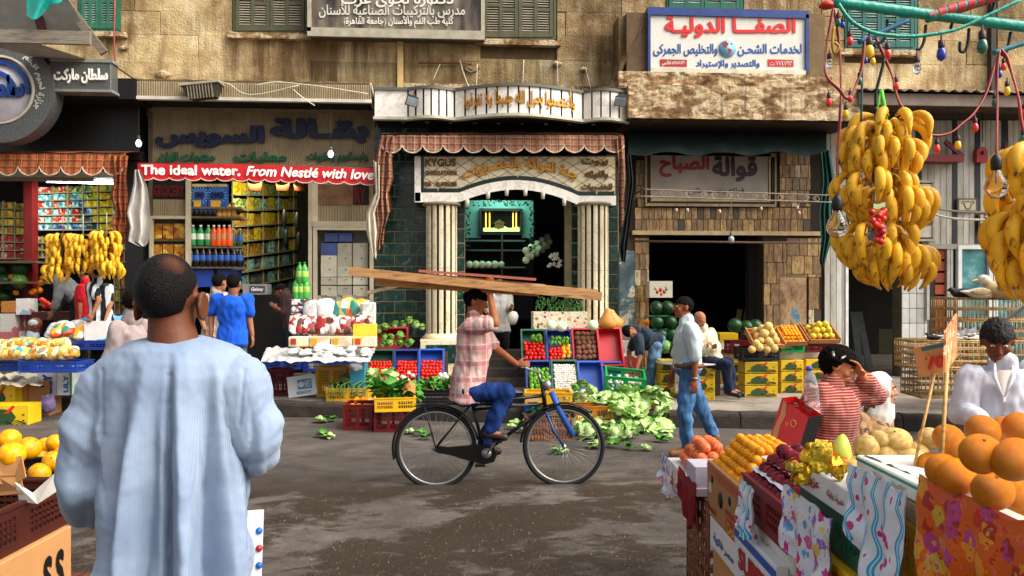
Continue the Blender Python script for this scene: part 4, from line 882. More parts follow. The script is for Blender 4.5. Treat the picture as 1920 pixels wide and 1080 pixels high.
# ---- stone tile shop
ss = emp('storefront', (0, 0, 0), 'dark juice shop front clad in mottled brown stone tiles with a painted Arabic board', 'shop front')
wallrect(1160, 230, 1545, 438, 'wall', mt('2E241A', .9), ss, F, .3); wallrect(1160, 438, 1217, 712, 'left_pier', mt('4A3A28', .9), ss, F, .4); wallrect(1430, 438, 1545, 712, 'right_pier', mt('3A2C1E', .9), ss, F, .4)
def tiles(x0, x1, y0, y1, w, h, stag=.5, jit=.3, Y=F-.015):
    y = y0; r = 0
    while y < y1-3:
        x = x0 - (w*stag if r % 2 else 0)
        while x < x1:
            ww = w*rnd.uniform(1-jit, 1+jit*.6); a0, a1 = max(x0, x), min(x+ww, x1)
            if a1-a0 > 4: fb(a0+.5, y+.5, a1-.5, min(y+h, y1)-.5, Y-rnd.uniform(0, .012), .02, 'tile', MOSAIC, ss, .002)
            x += ww
        y += h; r += 1
tiles(1190, 1520, 389, 411, 12, 22, .5, .25); tiles(1190, 1520, 411, 434, 12, 23, .3, .25)
tiles(1192, 1217, 300, 388, 12, 24); tiles(1462, 1520, 285, 388, 13, 24); tiles(1190, 1217, 446, 712, 13, 30, .5, .3); tiles(1432, 1475, 452, 712, 16, 40, .5, .3); tiles(1475, 1540, 446, 520, 22, 34, .5, .3); tiles(1516, 1540, 520, 712, 20, 60)
fb(1161, 470, 1190, 612, F-.03, .03, 'flaking_panel', FLAKE, ss); fb(1161, 612, 1190, 712, F-.03, .03, 'lower_panel', mt('8E867A', .9, .4), ss)
a = NT('flaking_blue_wall'); c = a.ramp(a.noise(1.8, 9, None, .7, .6), [(.38, hexc('5E4630')), (.48, hexc('8E7050')), (.55, hexc('A88A62')), (.6, hexc('5A7884')), (.68, hexc('3E6478'))])
fb(1462, 520, 1512, 712, F-.03, .03, 'flaking_panel', a.fin(c, .9, a.noise(5, 8), .6, .03), ss)
wallrect(1186, 434, 1540, 440, 'lintel_ledge', mt('A8926A', .7, .3), ss, F-.08, .08); MB().tube([P(1183, 452, F-.25), P(1540, 456, F-.25)], .02, 8).build('rail', mt('5E4636', .6), ss)
frame(1210, 288, 1456, 386, 3, F-.1, 'board_frame', ss, mt('8E7A58', .6), .05); frame(1213, 291, 1453, 383, 6, F-.08, 'board_frame_inner', ss, BLACK, .05); frame(1220, 288, 1445, 377, 3, F-.1, 'board_frame_edge', ss, mt('A08A62', .6), .04)
fb(1222, 285, 1440, 372, F-.09, .03, 'sign_board', mt('8A8074', .7, .3, 2), ss)
word('قوالة', 1335, 292, 1420, 341, F-.09, mt('2A0E12', .5), ss, .004, .05); word('الصباح', 1236, 290, 1330, 332, F-.09, mt('7A1418', .5), ss, .004, .05); word('فواكه وعصير طازج', 1290, 352, 1395, 366, F-.09, mt('1E1616', .5), ss, .004, .02)
q = MB(); q.grid(lambda u, v: P(1178+372*u, 238+50*v+4*sin(u*23)*v, 13.0+.5*(1-v)+.05*noise.noise(V((u*14, v*4, 4)))), 60, 8); q.build('tarp_roll', DTARP, label='rolled dark green tarpaulin hanging in the shade over the painted board', cat='tarpaulin')
hang_cloth([(1540, 285), (1544, 340), (1536, 400), (1540, 450), (1537, 492), (1541, 500)], [(1556, 280), (1566, 340), (1560, 380), (1562, 440), (1550, 480), (1545, 502)], 12.9, mt('0F4A40', .75, .5), 'tarp_curtain', None, .05, 2.5, 11, label='dark teal tarpaulin bunched against the white plank post', cat='tarpaulin')
# wrought iron rail with scrolls and small bells
ir = emp('iron_rail', (0, 0, 0), 'thin scrolled wrought iron rail with hanging bell lamps across the stone shop', 'rail'); YR = 12.7
IRN = mt('8E7A68', .6, .4); ry = lambda px: 355+(px-1205)*.032
for dy in (0, 13): MB().tube([P(1190 if dy else 1207, ry(1200)+dy, YR)]+[P(x, ry(x)+dy, YR) for x in range(1215, 1575, 30)]+[P(1570, ry(1570)+dy, YR)], .011, 6).build('rail_bar', IRN, ir)
bar(P(1207, 355, YR), P(1182, 368, F), .02, .02, 'bracket', IRON, ir); bar(P(1190, 372, YR), P(1178, 420, F), .02, .02, 'bracket', IRON, ir)
for k in range(14):
    cx = 1245+24*k; pts = []
    for i in range(26):
        t = i/25; an = t*4*pi; r = 6.0*(1-t*.75); pts.append(P(cx+(8*t)*(1 if k % 2 else -1)+r*cos(an)*(1 if k % 2 else -1), ry(cx)+6.5+(r*sin(an))*.95, YR))
    MB().tube(pts, .007, 5).build('scroll', IRN, ir)
for x, y in ((1268, 393), (1289, 393), (1349, 395), (1427, 390), (1495, 388), (1498, 398)):
    q = MB().tube([P(x, ry(x)+13, YR), P(x, y, YR)], .003, 4); lathe([(.002, .05), (.02, .04), (.024, .0), (.012, -.015)], 8, TR(P(x, y+2, YR))); q.build('bell_cord', BLACK, ir); lathe([(.002, .05), (.022, .04), (.026, .0), (.012, -.02)], 10, TR(P(x, y+3, YR))).build('bell_lamp', mt('C9A88A', .4), ir)
# ---- poultry shop on the right
ps = emp('storefront', (0, 0, 0), 'poultry shop front of grimy white vertical boards with dark battens', 'shop front')
def m_board():
    a = NT('grimy_white_board'); c = a.ramp(a.noise(2.2, 7, a.mapv((3, 3, .5)), .7), [(.3, hexc('8A8374')), (.5, hexc('B9B3A6')), (.7, hexc('D0CCC2'))]); hs = a.n('ShaderNodeHueSaturation'); a.l(c, hs.inputs['Color']); a.l(a.math('MULTIPLY_ADD', a.rnd(), .3, .82), hs.inputs['Value']); return a.fin(hs.outputs[0], .6, a.noise(20, 4), .15)
BOARD = m_board(); BATT = mt('26242A', .6, .3)
wallrect(1545, 190, 1590, 712, 'wall', mt('4A443A', .9), ps, F, .3); wallrect(1590, 190, 2200, 464, 'wall', mt('4A443A', .9), ps, F, .3)
x = 1612; k = 0; batt = ((1628, 1640), (1670, 1682), (1717, 1728), (1786, 1795), (1828, 1838), (1878, 1890), (1930, 1942))
for a0, a1 in batt: fb(a0, 226, a1, 462, F-.03, .02, 'batten', BATT, ps)
edges_ = [1592]+[e for b_ in batt for e in b_]+[2000]
for e0, e1 in zip(edges_[::2], edges_[1::2]):
    n = max(1, round((e1-e0)/11))
    for i in range(n): fb(e0+(e1-e0)*i/n+.4, 226, e0+(e1-e0)*(i+1)/n-.4, 462, F-.02, .02, 'plank', BOARD, ps, .003)
for i in range(4): fb(1546+11*i+.4, 226, 1557+11*i-.4 if i < 3 else 1586, 712, F-.05, .03, 'plank', BOARD, ps, .004)
fb(1586, 462, 1591, 712, F-.08, .1, 'door_jamb', mt('C9C9C4', .4), ps)
fb(1590, 458, 1900, 466, F-.07, .08, 'door_head', mt('A8A294', .5, .2), ps)
for i in range(8):
    for j in range(9): 
        if 1691+14*i < 1740 and 466+28*j < 712: fb(1691+14*i+.5, 466+28*j+.5, min(1705+14*i, 1739)-.5, min(494+28*j, 712)-.5, F-.02, .03, 'tile', mt('B9B7B0', .25, .15), ps, .002)
wallrect(1690, 464, 1742, 712, 'tile_bed', mt('57503F', .9), ps, F, .3)
fb(1738, 466, 1743, 600, F-.06, .05, 'pipe', mt('B5AFA6', .5), ps); fb(1742, 464, 1752, 712, F+.0, .2, 'dark_post', BLACK, ps); wallrect(1752, 464, 1776, 712, 'recess', BLACK, ps, F+.06, .1)
for i in range(11): fb(1753, 468+22*i, 1776, 486+22*i, F-.01, .03, 'shutter_slat', mt('8E3A14', .6, .3), ps, .004)
for x0, x1 in ((1776, 1782), (1783, 1787)): fb(x0, 464, x1, 712, F-.05, .08, 'frame_post', mt('A8A69E', .5, .3), ps)
WW = mt('C9CBC6', .4, .15); GL2 = NT('dusty_teal_glass'); GL2 = GL2.fin(GL2.ramp(GL2.noise(3, 5), [(.3, hexc('20484A')), (.55, hexc('4A8688')), (.75, hexc('9AB8B0'))]), .15)
for x0, x1 in ((1797, 1862), (1864, 1960)): frame(x0, 460, x1, 712, 7, F-.09, 'window_frame', ps, WW); fb(x0+7, 467, x1-7, 705, F-.03, .02, 'pane', GL2, ps)
wallrect(1742, 600, 2200, 712, 'low_wall', mt('6E675A', .9), ps, F+.02, .1)
# red iron shelf bits, pelmet triangle, birdhouse-like lamp, cow boards, small sign
pb = emp('bracket_shelf', (0, 0, 0), 'dark red triangular bracket shelf on the white boards', 'shelf'); RI = mt('7A1418', .5, .3)
fb(1715, 290, 1808, 302, F-.35, .3, 'shelf_board', RI, pb); bar(P(1806, 294, F-.2), P(1772, 265, F-.2), .08, .04, 'brace', RI, pb)
lh = emp('wall_lamp', (0, 0, 0), 'small red arched box lamp with a round hole on the white boards', 'lamp'); q = MB(); c0 = P(1842, 290, F-.15)
q.prism([(-.1, -.13)]+[(.1, -.13)]+[(.1*cos(t*pi/8), .04+.1*sin(t*pi/8)) for t in range(9)], Matrix.Translation(c0), 0, .1); q.build('case', mt('A82028', .5), lh); MB().tube([c0+V((0, -.006, .03)), c0+V((0, .01, .03))], .035, 14).build('hole', BLACK, lh); MB().tube([P(1842, 266, F-.1), P(1842, 205, F-.1)], .008, 5).build('rod', BLACK, lh)
fb(1884, 266, 1889, 320, F-.2, .05, 'upright', RI, pb); fb(1884, 290, 1915, 296, F-.2, .2, 'shelf_bracket', BLACK, pb)
for x0, y0, x1, y1, lb, cow in ((1797, 372, 1833, 396, 'small cream board with a drawn sheep head on the white planks', 0), (1837, 400, 1880, 435, 'small cream board with a drawn bull head on the white planks', 1)):
    o = ob('picture_board', fbox(MB(), x0, y0, x1, y1, F-.09, .04, .004).mesh('picture_board', mt('B5A88E', .7, .25)), label=lb, cat='sign'); frame(x0, y0, x1, y1, 1.6, F-.1, 'edging', o, mt('57503F', .6), .02)
    cx, cy = (x0+x1)/2, (y0+y1)/2; k = (x1-x0)/36
    out = [(-4, -5), (-9, -7), (-12, -4), (-7, -2), (-5, 4), (-2, 8), (3, 8), (5, 4), (7, -2), (12, -4), (9, -7), (4, -5), (0, -7), (-4, -5)]
    MB().tube([P(cx+px*k, cy+py*k, F-.095) for px, py in out], .006, 5).build('drawn_outline', BLACK, o); 
    if cow: MB().tube([P(cx+px*k, cy+py*k, F-.095) for px, py in ((-4, -6), (-11, -9), (-11, -14), (-8, -11))], .006, 5).build('drawn_horn', BLACK, o); MB().tube([P(cx+px*k, cy+py*k, F-.095) for px, py in ((4, -6), (11, -9), (11, -14), (8, -11))], .006, 5).build('drawn_horn', BLACK, o)
o = ob('painted_sign', fbox(MB(), 1690, 345, 1750, 445, F-.12, .08, .005).mesh('painted_sign', mt('BDB6A4', .6, .25)), label='cream board with dark green brush lettering behind the hanging bananas', cat='sign'); frame(1687, 338, 1753, 452, 4, F-.14, 'frame', o, mt('A39A86', .6), .1)
word('مقدمو', 1705, 400, 1748, 430, F-.13, mt('1E5A4A', .5), o, .004, .04); word('جزارة', 1700, 360, 1745, 385, F-.13, mt('1E5A4A', .5), o, .004, .03)
for pts, r, lb in (([(1718, 385), (1800, 397), (1890, 398)], .02, 'grey hose'), ([(1720, 392), (1790, 410), (1888, 412)], .022, 'white cable')):
    cable([P(x, y, F-.4) for x, y in pts], r, 'cable', mt('B5AC98' if 'white' in lb else '77705E', .5), lb+' sagging across the white boards beside the bananas', 'cable')
# doorway depth: leaning boards, pale cabinet
for x0, x1, lb in ((1600, 1612, 'narrow grey plank leaning inside the dark doorway'), (1610, 1630, 'wide grey plank leaning inside the dark doorway')):
    bar(P(x0, 585, 15.6), P(x1, 690, 15.2), .14, .03, 'plank', mt('6E7070', .7), None, label=lb, cat='plank')
fb(1648, 617, 1690, 665, 14.9, .05, 'panel_board', mt('6E6A4E', .8), label='dull olive board propped in the dark poultry doorway', cat='board')
fb(1689, 620, 1695, 712, F+.3, .1, 'timber_post', mt('5A3824', .7), label='brown timber post inside the poultry doorway', cat='post')
# juice shop interior
for k, (x, dx) in enumerate(((1375, 12), (1388, 14), (1398, 14))): bar(P(x, 655, 14.6), P(x+dx, 580, 14.9), .1, .03, 'plank', mt('8E7050', .7), None, label='pale timber plank leaning inside the juice shop', cat='plank', group='timber planks leaning inside the juice shop')
wallrect(1405, 440, 1432, 712, 'inner_wall', mt('1E1612', .9), ss, F+.3, .2)
# tube light in the market
tl = emp('tube_light', (0, 0, 0), 'lit white fluorescent tube over the left market opening', 'lamp')
MB().tube([P(88, 340, 14.0), P(214, 344, 14.0)], .018, 10).build('tube', emis('fluorescent_glow', (.82, .9, 1.0), 14), tl)
def lamp(nm, p, e, size, col, rot, par=None):
    l_ = bpy.data.lights.new(nm, 'AREA'); l_.energy = e; l_.size = size; l_.color = col; o_ = bpy.data.objects.new(nm, l_); scn.collection.objects.link(o_); o_.location = p; o_.rotation_euler = rot; o_.parent = par
lamp('tube_lamp', P(140, 346, 13.75), 42, 1.0, (.9, 1.0, .95), (radians(22), 0, 0), tl)
gl = emp('tube_light', (0, 0, 0), 'unseen tube added inside the grocery to brighten its shelf wall, behind the red banner', 'lamp'); MB().tube([P(470, 330, 14.4), P(560, 330, 14.4)], .018, 8).build('tube', emis('added_grocery_tube_glow', (1.0, .95, .7), 12), gl); lamp('grocery_fill_light', P(510, 336, 14.35), 40, .9, (1.0, .95, .62), (radians(32), 0, 0), gl); fb(84, 334, 218, 338, 14.02, .05, 'fitting', mt('C9C9C9', .5), tl)  # grocery tube and its area light are added to brighten the shelf wall
# ---------------- crates, boxes, fruit ----------------
R5 = random.Random(11)
CM = {'y': mt('D9A21A', .4, .2, 4), 'b': mt('1C3A8A', .4, .25, 4), 'B': mt('2456B8', .4, .25, 4), 'g': mt('148A42', .4, .2, 4), 'G': mt('1E5A44', .45, .3, 4), 'r': mt('B01620', .4, .2, 4), 'm': mt('6E1218', .45, .3, 4), 'k': mt('151515', .45, .3, 4), 't': mt('2E9AB0', .4, .2, 4), 'o': mt('D07A1A', .4, .2), 'w': mt('BDB7AA', .5, .2), 'n': mt('4A1A10', .5, .3)}
_cr = {}
def crate_mesh(w, d, h, c, ns=10, nr=2, solid=False):
    key = (round(w, 3), round(d, 3), round(h, 3), c, ns, nr, solid)
    if key in _cr: return _cr[key]
    q = MB(); t = .012; X, Y = w/2, d/2
    q.box((-X, -Y, 0), (X, Y, .008))
    for sx in (-1, 1):
        for sy in (-1, 1): q.box((sx*X, sy*Y, .008), (sx*(X-.03), sy*(Y-.03), h))
    for sy in (-1, 1):
        q.box((-X+.03, sy*Y, h-.035), (X-.03, sy*(Y-t), h)); q.box((-X+.03, sy*Y, .008), (X-.03, sy*(Y-t), .04)); q.box((-X-.008, sy*(Y+.008), h), (X+.008, sy*(Y-.02), h+.012))
        if solid: q.box((-X+.03, sy*(Y-.002), .04), (X-.03, sy*(Y-.008), h-.035)); continue
        for i in range(nr-1): z = .04+(h-.075)*(i+1)/nr; q.box((-X+.03, sy*Y, z-.005), (X-.03, sy*(Y-.008), z+.005))
        for i in range(ns): x = -X+.03+(w-.06)*(i+.5)/ns; q.box((x-.0035, sy*Y, .04), (x+.0035, sy*(Y-.006), h-.035))
        q.box((-w*.06, sy*(Y+.001), .04), (w*.06, sy*(Y-.007), h-.035))
    n2 = max(3, int(ns*d/w))
    for sx in (-1, 1):
        q.box((sx*X, -Y+.03, h-.035), (sx*(X-t), Y-.03, h)); q.box((sx*X, -Y+.03, .008), (sx*(X-t), Y-.03, .04)); q.box((sx*(X+.008), -Y+.02, h), (sx*(X-.02), Y-.02, h+.012))
        if solid: q.box((sx*(X-.002), -Y+.03, .04), (sx*(X-.008), Y-.03, h-.035)); continue
        for i in range(nr-1): z = .04+(h-.075)*(i+1)/nr; q.box((sx*X, -Y+.03, z-.005), (sx*(X-.008), Y-.03, z+.005))
        for i in range(n2): y = -Y+.03+(d-.06)*(i+.5)/n2; q.box((sx*X, y-.0035, .04), (sx*(X-.006), y+.0035, h-.035))
    _cr[key] = q.mesh('crate', CM[c]); return _cr[key]
def crate(p, w, d, h, c, label, rot=(0, 0, 0), ns=10, nr=2, solid=False, group=None):
    return ob('crate', crate_mesh(w, d, h, c, ns, nr, solid), None, p, rot, None, label, 'crate', group)
def pcrate(x0, x1, yb, z, d_, h, c, label, dep=.4, rz_=0, **k):
    """crate seen between two pixel columns, front bottom edge at row yb on height z"""
    a = G(x0, yb, z); b = G(x1, yb, z); w = (b-a).length; dr = (b-a).normalized(); n_ = V((-dr.y, dr.x, 0)); cpt = (a+b)/2+n_*dep/2
    ang = math.atan2(dr.y, dr.x)+rz_; o = crate(cpt, w, dep, h, c, label, (0, 0, ang), **k); return o
def dbox(p, w, d, h, mat, label, rot=(0, 0, 0), cat='box', name='carton', lid=True, group=None):
    """cardboard carton with a seam and slightly open flaps"""
    q = MB(); X, Y = w/2, d/2; q.box((-X, -Y, 0), (X, Y, h-.004)); q.box((-X-.002, -Y-.002, h-.03), (X+.002, Y+.002, h)) if lid else None
    return q.build(name, mat, None, loc=p, rot=rot, label=label, cat=cat, group=group)
# fruit meshes
def fm(mat, n=12, m=8, fn=None, r=(1, 1, 1), nm='fruit'): return MB().ell((0, 0, 0), r, n, m, fn).mesh(nm, mat)
TOM = fm(m_fruit('tomato_skin', 'B8160C', 'D8301A', 'E0501E', 2, .25, .0), 12, 8, lambda d: 1-.06*abs(d.z)**3, (1, 1, .85), 'tomato')
PEPR = fm(m_fruit('red_pepper_skin', 'A80E0A', 'D01E12', 'E03A1A', 2, .2, .1, 8), 12, 8, lambda d: 1+.1*cos(4*math.atan2(d.y, d.x))*abs(d.z)-.12*max(0, d.z)**4, (.9, .9, 1.05), 'pepper')
PEPG = fm(m_fruit('green_pepper_skin', '2E6B14', '6FA02A', '9AC044', 2, .25, .1, 8), 12, 8, lambda d: 1+.12*cos(3*math.atan2(d.y, d.x))*abs(d.z), (.8, .8, 1.2), 'pepper')
PEPY = fm(m_fruit('yellow_pepper_skin', 'D8901A', 'F0B41E', None, 2, .25, .1, 8), 12, 8, lambda d: 1+.1*cos(4*math.atan2(d.y, d.x))*abs(d.z), (.9, .9, 1), 'pepper')
BEET = fm(m_fruit('beetroot_skin', '5E3A2A', '8A5A40', 'A87458', 4, .8, .5, 25, spot='3A1E16'), 12, 8, lambda d: 1+.08*noise.noise(d*3)-.1*max(0, -d.z)**3, (1, 1, .95), 'beetroot')
MELON = fm(m_fruit('galia_melon_skin', 'C9A050', 'E0C078', 'D8B868', 5, .6, .6, 55, spot='B08A48'), 14, 10, None, (1, 1, 1), 'melon')
YMEL = fm(m_fruit('yellow_melon_skin', 'D98400', 'E8A40A', 'EFBA1E', 2.5, .38, .2, 30, spot='C2701A'), 20, 14, lambda d: 1+.03*noise.noise(d*2), (1, 1, .93), 'melon')
APRI = fm(m_fruit('apricot_skin', 'E08600', 'F0A008', 'F2B41E', 2, .5, .1), 14, 10, lambda d: 1-.05*max(0, d.z)**6, (1, 1, .95), 'apricot')
LEMO = fm(m_fruit('yellow_fruit_skin', 'D8B41E', 'ECD04A', None, 2, .4, .2), 12, 8, None, (1, 1, .95), 'lemon')
ORAN = fm(m_fruit('orange_peel', 'EE8000', 'F69400', 'FAA400', 2, .38, .9, 150, spot='E07000'), 32, 22, lambda d: 1+.012*noise.noise(d*3)-.04*max(0, d.z)**12, (1, 1, .96), 'orange')
PLUM = fm(m_fruit('plum_skin', '4A0A1A', '8A1020', 'B81A20', 1.5, .18, .0, rv=.3), 20, 14, lambda d: 1-.05*max(0, d.z)**8, (1, 1, .97), 'plum')
PEACH = fm(m_fruit('peach_skin', 'B8402A', 'DC7A42', 'EBB070', 2, .6, .1), 16, 12, None, (1, 1, .93), 'peach')
GUAV = fm(m_fruit('pale_guava_skin', 'B08A4A', 'D2B068', 'DCC07E', 3, .5, .4, 40, spot='8A6234'), 24, 16, lambda d: 1+.06*noise.noise(d*1.7+V((3, 1, 2))), (1.12, .95, .92), 'guava')
WMEL = fm(m_fruit('watermelon_rind', '0E2A14', '1E4420', '3E6E34', 3, .3, .05), 20, 12, None, (1, 1, .96), 'watermelon')
LWMEL = fm(m_fruit('striped_watermelon_rind', '2E5E28', '6E9A48', '8EB060', 5, .35, .05), 16, 10, None, (1, 1, .92), 'watermelon')
GARL = fm(m_fruit('garlic_skin', 'C9C0B0', 'EAE4D8', None, 8, .6, .3, 30), 9, 7, lambda d: 1-.3*max(0, d.z)**2, (1, 1, 1), 'garlic')
CUC = fm(m_fruit('cucumber_skin', '14340E', '2E5A1E', '5E8A3A', 5, .4, .2, 30), 10, 8, None, (.32, .32, 1), 'cucumber')
POTA = fm(m_fruit('mushroom_skin', 'B08A5E', 'D8BC94', None, 4, .7, .3), 9, 7, None, (1, .8, .8), 'potato')
def fruits(me, pts, r, name, label, group, cat=None, jr=.1, R=R5, flat=False):
    for p in pts:
        s_ = r*R.uniform(1-jr, 1+jr); ob(name, me, None, p, ((0 if flat else R.uniform(-.7, .7)), (0 if flat else R.uniform(-.7, .7)), R.uniform(0, 6.28)), s_, label, cat or name, group)
def heap(c, w, d, r, layers, M=None, pack=1.85, R=R5, keep=1.0):
    out = []; nx = max(1, int(w/(r*pack))); ny = max(1, int(d/(r*pack)))
    for L in range(layers):
        ax, ay = nx-L, ny-L
        if ax < 1 or ay < 1: break
        for i in range(ax):
            for j in range(ay):
                if L < layers-1 and 0 < i < ax-1 and 0 < j < ay-1 and L < layers-2: continue
                p = V(((i-(ax-1)/2)*r*pack+R.uniform(-.12, .12)*r, (j-(ay-1)/2)*r*pack+R.uniform(-.12, .12)*r, r*.9+L*r*1.45+R.uniform(-.1, .1)*r))
                if R.random() <= keep: out.append((M @ p) if M is not None else V(c)+p)
    return out
# ---- tilted display crates
def tilted(x0, x1, yt, yb, d, c, label, h=.14):
    pc = C((x0+x1)/2, (yt+yb)/2, d); w = (x1-x0)*d/FP*.97; L = (yb-yt)*d/FP/sin(radians(62)); rot = (radians(62), 0, 0)
    M = TR(pc, rot); crate(M @ V((0, 0, -h)), w, L, h, c, label, rot, ns=8, solid=True); return M @ Matrix.Translation((0, 0, -h)), w, L, h
def tfill(T, me, r, name, label, group, v0=-1, v1=.55, u0=-1, u1=1, lift=0, cat=None, n=None, layers=2, R=R5):
    M, w, L, h = T; pk = 1.45
    nx = int((w-.04)*(u1-u0)/2/(r*pk)); ny = int((L-.04)*(v1-v0)/2/(r*pk)); pts = []
    for j in range(ny):
        for i in range(nx):
            u = (u0+(u1-u0)*(i+.5+.25*(j % 2))/nx)*(w/2-.03); v = (v0+(v1-v0)*(j+.5)/ny)*(L/2-.03)
            t = 1-(j+.5)/ny; z = .03+r*.7+(h-.035)*min(1, .55+.7*t)+lift; pts.append(M @ V((u+R.uniform(-.2, .2)*r, v+R.uniform(-.2, .2)*r, z)))
    fruits(me, pts, r, name, label, group, cat, R=R)
T1 = tilted(688, 738, 657, 716, 12.3, 'G', 'dark green tilted crate of tomatoes, left of the three tomato crates'); T2 = tilted(738, 785, 657, 714, 12.3, 'b', 'dark blue tilted crate of tomatoes in the middle of the three'); T3 = tilted(785, 833, 656, 714, 12.3, 'B', 'blue tilted crate of tomatoes next to the column plinth')
for T, w_ in ((T1, 'dark green crate on the left'), (T2, 'middle dark blue crate'), (T3, 'blue crate beside the column plinth')): tfill(T, TOM, .034, 'tomato', 'red tomato in the '+w_, 'tomatoes in the '+w_, -1, .38)
T = tilted(977, 1024, 619, 678, 12.6, 'G', 'green tilted crate of red peppers at the left end of the upper row'); tfill(T, PEPR, .042, 'pepper', 'red pepper in the green tilted crate', 'red peppers in the green tilted crate', -1, .3); tfill(T, PEPG, .042, 'pepper', 'green pepper at the top of the red pepper crate', 'green peppers in the red pepper crate', .25, .75, -.3, .8)
T = tilted(1024, 1073, 619, 678, 12.6, 'b', 'dark blue tilted crate of mixed red, yellow and green peppers'); tfill(T, PEPR, .04, 'pepper', 'red pepper in the mixed pepper crate', 'red peppers in the mixed crate', -1, -.1, -1, .3); tfill(T, PEPY, .04, 'pepper', 'yellow pepper in the mixed pepper crate', 'yellow peppers in the mixed crate', -.9, .15, .1, 1); tfill(T, PEPG, .04, 'pepper', 'green pepper in the mixed pepper crate', 'green peppers in the mixed crate', .0, .65, -.9, .9)
T = tilted(1073, 1121, 617, 678, 12.6, 'r', 'red tilted crate of brown beetroots'); tfill(T, BEET, .052, 'beetroot', 'brown beetroot in the red tilted crate', 'beetroots in the red tilted crate', -1, .9)
T = tilted(1121, 1168, 616, 684, 12.5, 'r', 'empty bright red tilted crate right of the beetroots')
T = tilted(986, 1034, 678, 740, 12.2, 'b', 'blue tilted crate of green peppers in the lower row'); tfill(T, PEPG, .045, 'pepper', 'pale green pepper in the lower blue crate', 'green peppers in the lower blue crate', -1, .65)
T = tilted(1034, 1084, 677, 740, 12.2, 'G', 'dark green tilted crate of white garlic'); tfill(T, GARL, .026, 'garlic', 'white garlic bulb in the dark green crate', 'garlic bulbs in the dark green crate', -1, .9)
T = tilted(1084, 1132, 679, 738, 12.2, 'B', 'empty bright blue tilted crate in the lower row'); tilted(1130, 1168, 680, 730, 12.3, 'B', 'blue tilted crate mostly hidden behind the held green crate')
T = tilted(690, 765, 615, 662, 12.9, 'r', 'dark red tilted crate under the round green cabbages', .18)
# supports
for x0, x1, yt, yb, d, lb in ((985, 1165, 680, 745, 12.9, 'dark wooden stand behind the tilted crates'), (690, 840, 660, 735, 12.8, 'dark wooden stand behind the tomato crates')):
    a = C(x0, yb, d); b = C(x1, yt, d); MB().box((a.x, a.y, SW), (b.x, a.y+.25, b.z)).build('stand', m_wood('4A3422', '20140C'), label=lb, cat='stand')
# ---- leafy vegetables
def m_leaf(c1, c2, c3):
    a = NT('leaf_green'); x = a.xyz(); d = a.n('ShaderNodeVectorMath', operation='LENGTH'); a.l(a.tc.outputs['Object'], d.inputs[0]); n_ = a.noise(9, 5)
    f = a.math('MULTIPLY_ADD', n_, .5, a.math('MULTIPLY', d.outputs['Value'], .65)); c = a.ramp(f, [(.38, hexc(c1)), (.62, hexc(c2)), (.9, hexc(c3))])
    hs = a.n('ShaderNodeHueSaturation'); a.l(c, hs.inputs['Color']); a.l(a.math('MULTIPLY_ADD', a.rnd(), .5, .8), hs.inputs['Value'])
    return a.fin(hs.outputs[0], .5, a.noise(14, 4), .5, .03, spec=.3)
LG = m_leaf('EEF0D4', 'C9DC98', '86B456'); SG = m_leaf('9AC060', '5E9A34', '3A7A24'); BG2 = m_leaf('7A9A7A', '3E6A52', '24503A')
def leafmesh(seed, mat, n=16, spread=1.0, up=.5, wid=.45, cur=1.0, name='leaves', heart=True, ruff=.14):
    R = random.Random(seed); q = MB()
    if heart: q.ell((0, 0, .38), (.42, .42, .45), 10, 8, lambda d: 1+.15*noise.noise(d*3+V((seed, 0, 0))))
    for k in range(n):
        a = R.uniform(0, 6.28); e = R.uniform(.1, 1.2)*up; L = R.uniform(.75, 1.2)*spread; w = R.uniform(.8, 1.2)*wid; Mx = rz(a); s0 = R.uniform(0, 20)
        def f(u, v):
            t = v; s = (u-.5)*2; ww = w*sin(pi*min(.97, (t*.85+.12)))**.7; x = L*(t*cos(e*(1-.5*t))); z = L*t*sin(e)*1.2-.35*cur*t*t*L+.12
            z += .1*abs(s)*(1-t*.3)+ruff*noise.noise(V((s*3+s0, t*5, s0)))*(.4+abs(s)); return Mx @ V((x, s*ww, z))
        q.grid(f, 4, 5)
    return q.mesh(name, mat)
LET = [leafmesh(i, LG) for i in range(5)]; CAB = [leafmesh(20+i, m_leaf('D8E4A8', '8EB84E', '4E8428'), 9, .62, 1.5, .42, .3, 'cabbage', True, .06) for i in range(3)]; SPI = [leafmesh(40+i, SG, 12, 1.1, .7, .35, .9, 'greens', False) for i in range(3)]; BRO = [leafmesh(60+i, BG2, 10, .8, 1.0, .4, .4, 'broccoli') for i in range(2)]
def place(meshes, pts, s, name, label, cat, group, tilt=.7, R=R5):
    for p in pts: ob(name, R.choice(meshes), None, p, (R.uniform(-tilt, tilt), R.uniform(-tilt, tilt), R.uniform(0, 6.28)), s*R.uniform(.8, 1.2), label, cat, group)
